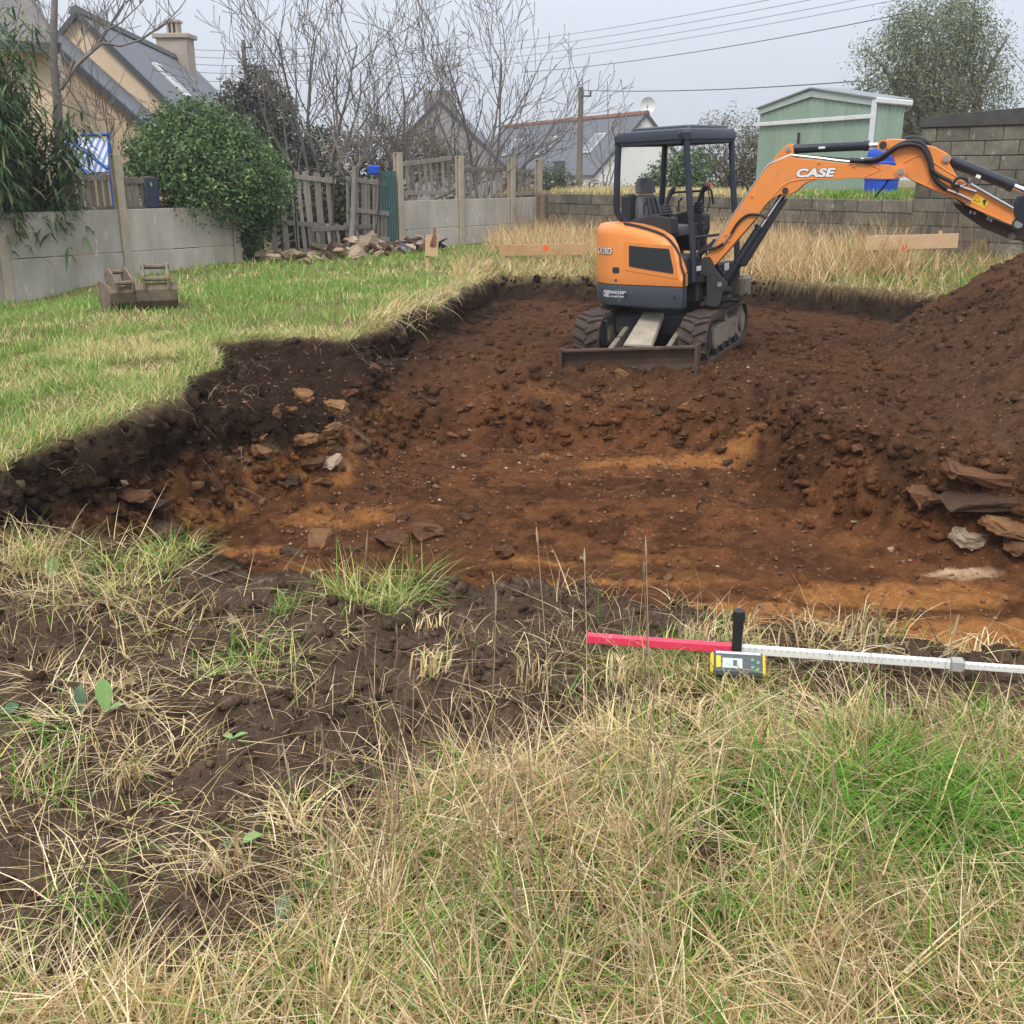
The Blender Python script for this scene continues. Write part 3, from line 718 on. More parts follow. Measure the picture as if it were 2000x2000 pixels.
pallet('grey pallet above the fence, left of the single tall post', on_left(140), on_left(232), 0.95, 1.62, 7, off=-0.16, seed=1)
pp = pallet('grey pallet above the fence, between the tall post and the green bush', on_left(240), on_left(318), 0.95, 1.56, 8, off=-0.16, seed=2)
solo('tarpaulin', MB().beam(v3(on_left(296) - BN * 0.10, 1.3), v3(on_left(322) - BN * 0.10, 1.28), 0.03, 0.5, ch=0.01), M['blue_tarp'], 'dark blue tarpaulin hung over the end of the pallet by the bush', 'tarpaulin', loc=v3(on_left(310) - BN * 0.10, 1.05))
pallet('broken grey pallet closing the gap, its top rail standing out', on_left(498), on_left(664), 0.0, 1.78, 14, rails=(0.06, 0.42, 0.93), off=-0.02, lean=-0.06, seed=3, jitter=0.035, drop=0.20)
pallet('darker pallet tilted towards the teal mesh in the gap', on_left(672), on_left(752), 0.15, 1.52, 10, rails=(0.1, 0.5, 0.95), off=0.06, lean=-0.05, seed=4, jitter=0.035, roll=0.10)
pallet('low pallet lying against the gap fence behind the rubble', on_left(600), on_left(716), 0.02, 0.62, 6, rails=(0.25, 0.85), off=0.16, lean=-0.14, seed=5, jitter=0.02)
pallet('pale pallet with slanting slats, in the first bay past the gap', on_left(790), on_left(892), 1.12, 1.93, 9, rails=(0.93,), off=-0.12, seed=6, roll=-0.09, slat_w=0.08)
pallet('short piece of pallet lying on the fence top in the first bay', on_left(792), on_left(868), 1.04, 1.24, 2, rails=(0.78,), off=-0.04, seed=7, slat_w=.2)
pallet('upright close-boarded pallet in the second bay', on_left(912), on_left(992), 1.04, 1.78, 8, rails=(0.9,), off=-0.12, seed=8, slat_w=0.10)
pallet('narrow pallet in the last bay by the far corner post', on_left(1005), on_left(1044), 1.04, 1.76, 5, rails=(0.86, 0.12), off=-0.12, seed=9)
# steel rods holding the pallets, the teal mesh panel
for k, (px, zt, lx, who) in enumerate(((541, 1.86, 0.0, 'upright, by the bush'), (571, 1.8, 0.0, 'upright, second from the bush'), (640, 1.95, 0.16, 'leaning, in the middle of the gap'), (726, 1.78, 0.24, 'leaning, beside the teal mesh'))):
    p = on_left(px) + BN * 0.10; mb = MB()
    q = p + BD * lx
    mb.tube([v3(p - BD * lx * 0.4, -0.2), v3((p + q) / 2 + BN * .01, zt * 0.5), v3(q, zt)], 0.018, 6)
    solo('steel_rod', mb, M['black_steel'], 'black steel rod holding the pallets, ' + who, 'rod', 'steel rods holding the pallets', loc=v3(p, -0.2))
t = Thing('mesh_panel', 'narrow teal mesh panel against the post at the end of the gap', 'fence panel', v3(on_left(758), 0))
mb = MB()
a, b = on_left(744) + BN * 0.03, on_left(772) + BN * 0.03
for f in np.linspace(0, 1, 7):
    q = a * (1 - f) + b * f; mb = MB(); mb.beam(v3(q, 0.0), v3(q, 1.66), 0.03, 0.05, up=(BD[0], BD[1], 0)); t.part('bar', mb, M['teal'])
for z in (0.1, 0.8, 1.6):
    mb = MB(); mb.beam(v3(a, z), v3(b, z), 0.02, 0.05); t.part('cross_bar', mb, M['teal'])
solo('bin_lid', MB().box(v3(on_left(741) - BN * .1, 1.68), (0.24, 0.2, 0.2), rz=.6, ch=.03), M['blue_plastic'], 'small blue plastic tub behind the pallets by the teal mesh', 'tub', loc=v3(on_left(741) - BN * .1, 1.58))

# ------------------------------------------------------------------ block walls at the back
def block_wall(name, label, a, b, z0, tops, bl, bh, seed, cap=None):
    rnd = random.Random(seed); a = np.array(a); b = np.array(b); L = np.linalg.norm(b - a); d = (b - a) / L
    n2 = np.array([d[1], -d[0]])
    if n2[1] > 0: n2 = -n2
    t = Thing(name, label, 'wall', v3((a + b) / 2, z0))
    ztop = tops[0]; rows = max(1, int(round((min(tops) - z0) / bh)))
    core = MB(); core.beam(v3(a - n2 * 0.02, (z0 - 0.3 + min(tops)) / 2), v3(b - n2 * 0.02, (z0 - 0.3 + min(tops)) / 2), 0.15, min(tops) - z0 + 0.3)
    t.part('core', core, M['mortar'])
    hh = (min(tops) - z0) / rows
    shared = MB().box((0, 0, 0), (bl - 0.014, 0.19, hh - 0.014), ch=0.009).mesh('block'); shared.materials.append(M['block'])
    ang = math.atan2(d[1], d[0])
    for r_ in range(rows):
        x = -(bl / 2) * (r_ % 2)
        while x < L - 0.02:
            x0 = max(x, 0); x1 = min(x + bl, L); w = x1 - x0
            if w > 0.06:
                if w < bl - 0.02:
                    me = MB().box((0, 0, 0), (w - 0.014, 0.19, hh - 0.014), ch=0.009).mesh('block'); me.materials.append(M['block'])
                else: me = shared
                o = bpy.data.objects.new('block', me); COL.objects.link(o); o.parent = t.o
                p = a + d * (x0 + w / 2) + n2 * rnd.uniform(-0.010, 0.014)
                o.location = t.Mi @ Vector(v3(p, z0 + hh * (r_ + 0.5) + rnd.uniform(-.003, .003)))
                o.rotation_euler = (rnd.uniform(-.01, .01), rnd.uniform(-.006, .006), ang + rnd.uniform(-.01, .01))
            x += bl
    if cap:
        mb = MB(); ex = (*d, 0); 
        zA, zB = tops
        zb = min(tops) + 0.004
        A, B = a - d * 0.03, b + d * 0.0
        for s0, s1 in ((0, 1),):
            w = 0.13
            V = []
            for (q, zt) in ((A, zA + cap), (B, zB + cap)):
                for (o_, zz) in ((-w, zb), (w, zb), (w, zt), (-w, zt)):
                    V.append(v3(q + n2 * o_, zz))
            mb.add(V, [(0, 1, 2, 3), (7, 6, 5, 4), (0, 4, 5, 1), (1, 5, 6, 2), (2, 6, 7, 3), (3, 7, 4, 0)])
        t.part('coping', mb, M['coping'], bevel=0.012)
    return t
dB = (BB1 - BB0) / np.linalg.norm(BB1 - BB0)
corner = BB0 + dB * 10.35
block_wall('block_wall', 'low weathered block wall behind the excavator, grass growing along its top', BB0 + dB * 0.35, corner, -0.1, (1.12, 1.12), 0.52, 0.24, 4)
solo('stone_pier', MB().box(v3(BB0 + dB * 0.1, 0.5), (0.42, 0.42, 1.3), rz=.7, ch=.06), material('rubble_stone', (0.24, 0.19, 0.13), (0.13, 0.10, 0.07), scale=9, rough=.95, bump=.9, bscale=12, bdist=.06), 'rough stone pier where the concrete fence meets the low block wall', 'pier', loc=v3(BB0 + dB * .1, -.15))
block_wall('block_wall', 'tall block wall with a dark coping behind the bucket arm', corner, corner + dB * 4.6, -0.1, (2.42, 2.62), 0.62, 0.245, 5, cap=0.20)
M['moss'] = material('mossy_cap', (0.10, 0.115, 0.04), (0.07, 0.075, 0.035), scale=9, rough=.95, bump=.6, bscale=30, coords='World')

# ------------------------------------------------------------------ houses
def gable_house(name, label, peak, r2, length, hw, slope, zbase, wallm, roofm, over=0.2, hw_left=None, ridge=None, wall_kind='wall', trim=True):
    peak = np.array(peak, float); r2 = np.array(r2, float) / np.linalg.norm(r2); q2 = np.array([r2[1], -r2[0]])     # q: to the right seen from the near gable
    hl = hw_left or hw
    t = Thing(name, label, 'house', v3(peak[:2], zbase))
    def P(s, u, z): p = peak[:2] + r2 * s + q2 * u; return v3(p, z)
    zr = peak[2]; zl = zr - slope * hl; zR = zr - slope * hw
    mb = MB()
    prof = [(-hl, zbase), (hw, zbase), (hw, zR - 0.1), (0, zr - 0.1), (-hl, zl - 0.1)]
    mb.prism(prof, (*peak[:2], 0), (*q2, 0), (0, 0, 1), (*r2, 0), 0.0, length)
    w = t.part('wall', mb, wallm)
    roof = MB(); th = 0.14
    for sg, h in ((1, hw), (-1, hl)):
        e = h + over; ze = zr - slope * e
        nrm = np.array([slope, 1.0]) / math.hypot(slope, 1)
        a0 = (0.0, zr); a1 = (sg * e, ze)
        pr = [a0, a1, (a1[0], a1[1] - th), (0, zr - th * 1.2)]
        if sg < 0: pr = pr[::-1]
        roof.prism(pr, (*peak[:2], 0), (*q2, 0), (0, 0, 1), (*r2, 0), -over, length + over)
    rf = t.part('roof', roof, roofm)
    if trim:
        for sg, h in ((1, hw), (-1, hl)):
            mb = MB(); e = h + over
            mb.beam(P(-over - 0.02, 0, zr - 0.1), P(-over - 0.02, sg * e, zr - slope * e - 0.1), 0.05, 0.13, up=(0, 0, 1)); t.part('bargeboard', mb, M['dark_trim'], parent=rf)
    if ridge:
        n = int(length / 0.42); me = None
        for k in range(n):
            c = P(-over + (k + .5) * (length + 2 * over) / n, 0, zr + 0.01)
            if me is None:
                m_ = MB(); L_ = (length + 2 * over) / n
                m_.prism([(-0.17, -0.12), (0.17, -0.12), (0.11, 0.03), (0, 0.075), (-0.11, 0.03)], (0, 0, 0), (*q2, 0), (0, 0, 1), (*r2, 0), -L_ / 2, L_ / 2 + 0.02)
                m_.prism([(-0.19, -0.12), (0.19, -0.12), (0.13, 0.045), (0, 0.095), (-0.13, 0.045)], (0, 0, 0), (*q2, 0), (0, 0, 1), (*r2, 0), -L_ / 2 - 0.02, -L_ / 2 + 0.05)
                me = m_.mesh('ridge_tile'); me.materials.append(ridge)
            o = bpy.data.objects.new('ridge_tile', me); COL.objects.link(o); o.parent = rf; o.location = t.Mi @ Vector(c)
    t.P = P; t.zr = zr; t.slope = slope; t.roof = rf; t.wall = w; t.r2 = r2; t.q2 = q2
    return t
def skylight(t, s, u, w, h, frame=None, tilt_open=0.0):
    frame = frame or M['grey_frame']
    k = t.slope; nz = 1 / math.hypot(k, 1); dn = np.array([*(t.q2 * math.copysign(1, u)), -k]) * nz       # down the slope
    nn = np.array([*(t.q2 * math.copysign(1, u) * k), 1.0]) * nz; rr_ = np.array([*t.r2, 0])
    c = np.array(t.P(s, u, t.zr - k * abs(u)))
    fr = MB(); fr.beam(c - rr_ * (w / 2) + nn * .04, c + rr_ * (w / 2) + nn * .04, h, .10, up=nn, ch=.015)
    f = t.part('skylight', fr, frame, parent=t.roof)
    g = MB(); g.beam(c - rr_ * (w / 2 - .10) + nn * .085, c + rr_ * (w / 2 - .10) + nn * .085, h - .22, .02, up=nn)
    t.part('pane', g, M['glass'], parent=t.roof)
# the beige house with its lower wing
h1 = gable_house('house', 'beige rendered house with slate roof and wide chimney, behind the green bush', (-11.32, 30, 5.66), (-0.084, 0.996), 14.4, 4.3, 1.02, -0.2, M['render_beige'], M['slate'], over=0.12, ridge=M['ridge'])
bs_ = min(((s_, u_) for s_ in np.linspace(.6, 13, 60) for u_ in np.linspace(.6, 3.6, 40)), key=lambda q: float(np.hypot(project(np.array(h1.P(q[0], q[1], h1.zr - h1.slope * q[1])))[0][0] - 335, project(np.array(h1.P(q[0], q[1], h1.zr - h1.slope * q[1])))[1][0] - 160)))
skylight(h1, bs_[0], bs_[1], 0.9, 1.3, frame=M['white_paint'])
r_, q_ = h1.r2, h1.q2
wing = MB(); prof = [(-3.4, -0.2), (4.2, -0.2), (4.2, 4.62 - 4.2 * 0.92), (-0.25, 4.75), (-3.4, 4.0)]
wing.prism(prof, (*(np.array([-11.32, 30]) - r_ * 2.3), 0), (*q_, 0), (0, 0, 1), (*r_, 0), 0, 2.29); h1.part('wing_wall', wing, M['render_beige'])
wr = MB(); pr = [(-0.35, 5.02), (4.6, 5.02 - 4.95 * 0.93), (4.6, 4.86 - 4.95 * 0.93), (-0.35, 4.86)]
wr.prism(pr, (*(np.array([-11.32, 30]) - r_ * 2.45), 0), (*q_, 0), (0, 0, 1), (*r_, 0), 0, 2.44); w2 = h1.part('wing_roof', wr, M['slate'])
mb = MB(); o2 = np.array([-11.32, 30]) - r_ * 2.5
mb.beam(v3(o2 + q_ * -0.35, 4.9), v3(o2 + q_ * 4.6, 4.9 - 4.95 * .93), 0.05, 0.15); h1.part('bargeboard', mb, M['dark_trim'], parent=w2)
c = atd(343, 92, 41.5); cb = MB(); zt = atd(343, 72, 41.5)[2]; cb.box((c[0], c[1], (zt + 3.6) / 2), (1.12, 0.75, zt - 3.6), rz=-0.08, ch=.01); ch_ = h1.part('chimney', cb, M['chimney'])
cb = MB(); cb.box((c[0], c[1], zt), (1.34, 0.95, 0.16), rz=-0.08, ch=.02); h1.part('chimney_cap', cb, M['chimney'], parent=ch_)
cb = MB()
for sx in (-1, 0, 1):
    cb.box((c[0] + sx * .16, c[1], zt + .26), (0.07, 0.42, 0.4), rz=-.08)
cb.box((c[0], c[1], zt + .50), (0.5, 0.5, 0.08), rz=-.08); h1.part('chimney_pot', cb, M['chimney'], parent=ch_)
# the house at the left edge: only its shingled roof corner shows
h0t = Thing('house', 'grey shingled roof corner above the bamboo at the left edge', 'house', (-11.5, 25.5, 0))
e0, e1 = atd(114, 84, 24.0), atd(-170, 66, 24.0); r0_, r1_ = atd(52, -14, 26.4), atd(-190, -40, 26.4)
mb = MB(); mb.add([tuple(p) for p in (e0, e1, r1_, r0_)] + [tuple(p + np.array((0, .03, -.14))) for p in (e0, e1, r1_, r0_)], [(3, 2, 1, 0), (4, 5, 6, 7), (0, 1, 5, 4), (1, 2, 6, 5), (2, 3, 7, 6), (3, 0, 4, 7)]); rf0 = h0t.part('roof', mb, M['tile_grey'])
mb = MB(); mb.beam(e0 + np.array((.03, -.02, -.1)), r0_ + np.array((.03, 0, -.1)), .05, .22); h0t.part('bargeboard', mb, M['dark_trim'], parent=rf0)
mb = MB(); mb.beam(e0 + np.array((0, -.05, -.12)), e1 + np.array((0, -.05, -.12)), .05, .2); h0t.part('fascia', mb, M['dark_trim'], parent=rf0)
xw = float(e0[0]) - .35
mb = MB(); mb.box((xw - 2.2, 24.7, float(e0[2]) / 2 - .1), (4.4, 0.5, float(e0[2])), ch=.01); h0t.part('wall', mb, M['render_beige'])
# grey gable seen through the bare trees
pk = atd(857, 192, 64)
h2 = gable_house('house', 'grey gabled house half hidden behind the bare trees', pk, (0.05, 1), 10, 5.4, 0.95, 0, M['render_grey'], M['slate'], over=.1)
cb = MB(); cc = np.array(h2.P(.6, 0, pk[2])); cb.box((cc[0], cc[1], pk[2] - .1), (1.8, .7, 1.1), ch=.02); h2.part('chimney', cb, M['render_grey'])
# slate house with white gable, four skylights, dish
pk = atd(1262, 219, 60); pe = atz(985, 246, pk[2])
r3 = (pe - pk)[:2]; L3 = np.linalg.norm(r3)
h3 = gable_house('house', 'long slate roofed house with white gable and red ridge, behind the excavator', pk, r3, L3, 4.2, 1.0, 0, M['render_white'], M['slate'], over=.1, hw_left=3.1, ridge=M['ridge_red'])
for px in (1160, 1070, 1000):
    # find the place along the ridge for this column
    best = min(np.linspace(0.5, L3 - .5, 80), key=lambda s_: abs(project(np.array(h3.P(s_, -1.55, pk[2] - 1.55)))[0][0] - px))
    skylight(h3, best, -1.55, 1.15, 1.5)
mb = MB(); c = np.array(h3.P(4.0, -3.13, 0)); mb.box((c[0], c[1], 1.2), (.06, 1.2, 2.2), rz=math.atan2(r3[1], r3[0]) + R(90)); h3.part('door', mb, M['dark_trim'])
dish = MB(); dc = np.array(h3.P(0.3, 0.25, pk[2] + .35)); 
rings = []
for k in range(6):
    a = k / 5; rr2 = 0.42 * a; rings.append([(dc[0] + rr2 * math.cos(q), dc[1] - .25 * (1 - a * a) * 0 + .18 * a * a * -1, dc[2] + rr2 * math.sin(q)) for q in np.linspace(0, 2 * math.pi, 17)[:-1]])
dish.loft(rings, caps=False); dd = h3.part('satellite_dish', dish, M['white_paint'])
mb = MB(); mb.tube([tuple(np.array(h3.P(0.3, 0.25, pk[2] - .5))), tuple(dc)], .03); h3.part('dish_mast', mb, M['dark_trim'], parent=dd)

# ------------------------------------------------------------------ green shed on the terrace, blue drum
zs = 1.2
cR = atd(1699, 300, 24.2)[:2]; cL = atd(1480, 300, 27.8)[:2]
fw = np.linalg.norm(cL - cR); fd = (cL - cR) / fw; sd2 = np.array([fd[1], -fd[0]])         # along the side, to the right and back
if sd2[0] < 0: sd2 = -sd2
eR = atd(1699, 192, 24.2)[2]; eL = eR; SLEN = 0.85
shed = Thing('garden_shed', 'pale green ribbed steel shed with a low pitched roof, on the terrace', 'shed', v3(cR, zs))
fn = -np.array([fd[1], -fd[0]]);
if fn[1] > 0: fn = -fn
ridge_u = fw * 0.52; eM = eR + 0.30
core = MB(); core.prism([(0.03, zs - .1), (fw - .03, zs - .1), (fw - .03, eL - .03), (ridge_u, eM - .04), (0.03, eR - .03)], (*cR, 0), (*fd, 0), (0, 0, 1), (*sd2, 0), 0.02, SLEN); shed.part('shell', core, M['shed'])
NP = 17
for i in range(NP):
    u0 = fw * i / NP; u1 = fw * (i + 1) / NP; uc = (u0 + u1) / 2
    zt = (eR + (eM - eR) * uc / ridge_u) if uc < ridge_u else (eM + (eL - eM) * (uc - ridge_u) / (fw - ridge_u))
    zt -= 0.16
    mb = MB(); w = u1 - u0; pr = [(0.006, 0), (w - .045, 0), (w - .035, .018), (w - .012, .018), (w - .004, 0), (w - .004, -.02), (0.006, -.02)]
    mb.prism(pr, (*(cR + fd * u0), 0), (*fd, 0), (*fn, 0), (0, 0, 1), zs, zt); shed.part('wall_panel', mb, M['shed'])
for i in range(7):
    w = SLEN / 7; q = cR + sd2 * (w * i)
    mb = MB(); sn = -fd; pr = [(0, 0), (w - .05, 0), (w - .035, .02), (w - .012, .02), (w - .002, 0), (w - .002, -.02), (0, -.02)]
    mb.prism(pr, (*q, 0), (*sd2, 0), (*sn, 0), (0, 0, 1), zs, eR - .05); shed.part('side_panel', mb, M['shed'])
gab = MB(); zf = 0.15
gab.prism([(-.03, eR - zf), (ridge_u, eM - zf), (fw + .03, eL - zf), (fw + .03, eL), (ridge_u, eM), (-.03, eR)], (*cR, 0), (*fd, 0), (0, 0, 1), (*fn, 0), 0.022, 0.05); shed.part('fascia', gab, M['shed_pale'])
rf = MB()
for (ua, za, ub, zb) in ((-.08, eR - .02, ridge_u, eM + .02), (ridge_u, eM + .02, fw + .08, eL - .02)):
    rf.prism([(ua, za), (ub, zb), (ub, zb + .035), (ua, za + .035)], (*cR, 0), (*fd, 0), (0, 0, 1), (*sd2, 0), -.09, SLEN + .15)
shed.part('roof', rf, M['shed_roof'])
mb = MB(); mb.beam(v3(cR + fn * .06 - fd * .04, eR - .36), v3(cL + fn * .06 + fd * .12, eR - .36 - .02), .04, .09, ch=.008); shed.part('door_rail', mb, M['white_paint'])
mb = MB(); mb.beam(v3(cR + fn * .04 - fd * .03, zs), v3(cR + fn * .04 - fd * .03, eR - .02), .09, .07, up=(*fn, 0)); shed.part('corner_trim', mb, M['white_paint'])
mb = MB(); mb.beam(v3(cR - fd * .05 + fn * .05, eR - .04), v3(cR - fd * .05 + sd2 * (SLEN + .15), eR - .08), .10, .12, ch=.02); shed.part('gutter', mb, M['white_paint'])
uq = fw * 0.60
mb = MB(); mb.beam(v3(cR + fd * uq + fn * .05, eR - 1.25), v3(cR + fd * uq + fn * .05, eR - .62), .03, .05, up=(*fn, 0)); shed.part('door_handle', mb, M['black_steel'])

bc = atd(1723, 340, 23.3)
drum = Thing('barrel', 'blue plastic drum standing beside the green shed', 'barrel', (bc[0], bc[1], zs))
prof = [(0.0, 0), (.30, .0), (.335, .03), (.345, .10), (.345, .26), (.36, .28), (.36, .31), (.345, .33), (.345, .58), (.36, .60), (.36, .63), (.345, .65), (.345, .80), (.33, .86), (.30, .90), (.27, .90), (.26, .88), (0, .88)]
def lathe(prof, c, n=24):
    mb = MB(); mb.loft([[(c[0] + r0 * math.cos(a), c[1] + r0 * math.sin(a), c[2] + z) for a in np.linspace(0, 2 * math.pi, n + 1)[:-1]] for r0, z in prof if True], caps=False); return mb
drum.part('body', lathe([(max(r0, .002), z) for r0, z in prof], (bc[0], bc[1], zs)), M['blue_plastic'], smooth=35)
mb = MB(); mb.cyl((bc[0] + .12, bc[1] - .1, zs + .87), (bc[0] + .12, bc[1] - .1, zs + .93), .05, 12); drum.part('bung', mb, M['blue_plastic'])

# ------------------------------------------------------------------ poles and wires
M['pole'] = material('grey_pole_wood', (0.20, 0.165, 0.13), (0.14, 0.115, 0.09), scale=4, rough=.9, stretch=(1, 1, .2))
M['wire'] = material('wire', (0.10, 0.105, 0.12), rough=.6)
def pole(label, px, ptop, y, zb=0):
    tp = atd(px, ptop, y); t = Thing('utility_pole', label, 'pole', (tp[0], tp[1], zb), 'wooden utility poles')
    mb = MB(); mb.tube([(tp[0], tp[1], zb - .3), (tp[0], tp[1], tp[2])], [.15, .10], 8); t.part('shaft', mb, M['pole'], smooth=50)
    mb = MB(); mb.beam((tp[0], tp[1] - .1, tp[2] - .35), (tp[0] + .42, tp[1] - .1, tp[2] - .35), .06, .06); mb.cyl((tp[0] + .38, tp[1] - .1, tp[2] - .32), (tp[0] + .38, tp[1] - .1, tp[2] - .16), .04, 8); t.part('bracket', mb, M['dark_trim'])
    return tp
pR = pole('wooden utility pole in front of the long slate roof', 1135, 170, 46)
pL = pole('utility pole standing behind the left bare tree', 475, 78, 56)
def wire(label, a, b, sag, r=.012):
    a = np.array(a); b = np.array(b); pts = []
    for k in range(17):
        f = k / 16; p = a * (1 - f) + b * f; p[2] -= sag * 4 * f * (1 - f); pts.append(tuple(p))
    solo('overhead_wire', MB().tube(pts, r, 4), M['wire'], label, 'wire', 'overhead wires', loc=pts[0])
hi = ['highest', 'second highest', 'third highest', 'fourth highest']
for k, (xa, ya, xb, yb) in enumerate(((1062, 64, 1500, -4), (1070, 80, 1580, -4), (1080, 95, 1670, -4), (1090, 108, 1760, -6))):
    a = atd(xa - 300, ya + 38, 95); b = atd(xb + 150, yb - 26, 52)
    wire(hi[k] + ' of the faint wires crossing the sky above the excavator', a, b, .5, .013)
wire('darker wire slanting through the sky into the right tree', atd(1020, 141, 60), atd(1790, 22, 36), .25, .015)
wire('wire from the pole top running right to the big tree', (pR[0], pR[1], pR[2] - .12), atd(1680, 158, 30), .12, .015)
for k, yy in enumerate((88, 102, 116, 131, 147)):
    wire('wire between the wide chimney and the left pole, ' + ('top', 'second', 'middle', 'fourth', 'bottom')[k] + ' of five', atd(300, yy + 2, 60), atd(620, yy + 4 + k, 54), .2, .013)
# ================================================================== the mini excavator
M['orange'] = material('orange_paint', (0.80, 0.285, 0.070), (0.74, 0.25, 0.058), scale=2.0, rough=0.42, c3=(0.46, 0.26, 0.13), s3=6, t3=0.55, w3=0.25, bump=.04, bscale=60)
M['cwt'] = material('slate_blue_casting', (0.058, 0.067, 0.086), (0.045, 0.052, 0.068), scale=4, rough=0.5, c3=(0.27, 0.235, 0.175), s3=5.5, t3=0.60, w3=0.10, stretch=(1.5, 1.5, 0.35))
M['canopy'] = material('canopy_steel', (0.030, 0.038, 0.056), (0.024, 0.030, 0.045), scale=5, rough=0.45)
M['plastic'] = material('dark_plastic', (0.030, 0.033, 0.038), (0.022, 0.024, 0.028), scale=7, rough=0.6, c3=(0.10, 0.085, 0.065), s3=7, t3=.62)
M['seat'] = material('grey_vinyl', (0.115, 0.118, 0.130), (0.09, 0.092, 0.10), scale=6, rough=0.6, bump=.15, bscale=80)
M['rubber'] = material('muddy_rubber', (0.085, 0.058, 0.045), (0.040, 0.032, 0.029), scale=5, rough=0.95, bump=.6, bscale=30, c3=(0.14, 0.085, 0.058), s3=6, t3=.56)
M['mudsteel'] = material('mud_splashed_steel', (0.32, 0.27, 0.20), (0.20, 0.165, 0.125), scale=9, rough=0.85, bump=.4, bscale=40, c3=(0.045, 0.042, 0.042), s3=6, t3=.60, w3=.05)
M['dirtsteel'] = material('dirty_black_steel', (0.040, 0.041, 0.044), (0.028, 0.028, 0.031), scale=5, rough=0.65, c3=(0.15, 0.125, 0.095), s3=6, t3=.63, w3=.08)
M['blade'] = material('earth_worn_blade', (0.060, 0.040, 0.030), (0.10, 0.060, 0.042), scale=4, rough=0.7, bump=.4, bscale=20, c3=(0.13, 0.08, 0.055), s3=3, t3=.55)
M['chrome'] = material('chrome_rod', (0.70, 0.72, 0.75), rough=0.18, metallic=1.0)
M['steel_pin'] = material('pin_steel', (0.42, 0.42, 0.42), rough=0.38, metallic=.8)
M['hose'] = material('black_hose', (0.017, 0.018, 0.020), rough=0.55)
M['barrel'] = material('black_cylinder', (0.020, 0.024, 0.032), rough=0.32)
M['mesh_dark'] = material('mesh_grille', (0.018, 0.022, 0.028), (0.032, 0.036, 0.042), scale=90, rough=0.5, detail=1)
M['white_vinyl'] = material('white_sticker', (0.80, 0.80, 0.80), rough=.5)
M['black_vinyl'] = material('black_sticker', (0.03, 0.03, 0.035), rough=.5)
M['yellow_vinyl'] = material('yellow_sticker', (0.78, 0.50, 0.03), rough=.5)
M['red_plastic'] = material('red_knob', (0.62, 0.10, 0.05), rough=.4)
M['beige_plate'] = material('mud_caked_plate', (0.42, 0.37, 0.30), (0.30, 0.255, 0.20), scale=7, rough=.9, bump=.35, bscale=30, c3=(0.16, 0.125, 0.095), s3=6, t3=.60, w3=.1)

C0 = np.array([1.79, 12.3]); ZG = -0.37
EX = Thing('excavator', 'orange mini excavator with open canopy, standing on the bench of the pit', 'excavator', (C0[0], C0[1], ZG), rot=(0, R(-2.2), 0))
PHU, PHC = R(-40), R(-114)
def rot2(x, y, a): return (x * math.cos(a) - y * math.sin(a), x * math.sin(a) + y * math.cos(a))
def U(x, y, z): a = rot2(x, y, PHU); return (a[0], a[1], z)
def K(x, y, z): a = rot2(x, y, PHC); return (a[0], a[1], z)
MU = Matrix.Rotation(PHU, 3, 'Z'); MK = Matrix.Rotation(PHC, 3, 'Z')
def ep(name, mb, mat, parent=None, smooth=None, bevel=0, label=None): return EX.part(name, mb, mat, parent=parent, local=True, smooth=smooth, bevel=bevel, label=label)
def ubox(c, s, ch=.01, rz=0): return MB().box(U(*c), s, M=MU @ Matrix.Rotation(rz, 3, 'Z'), ch=ch)

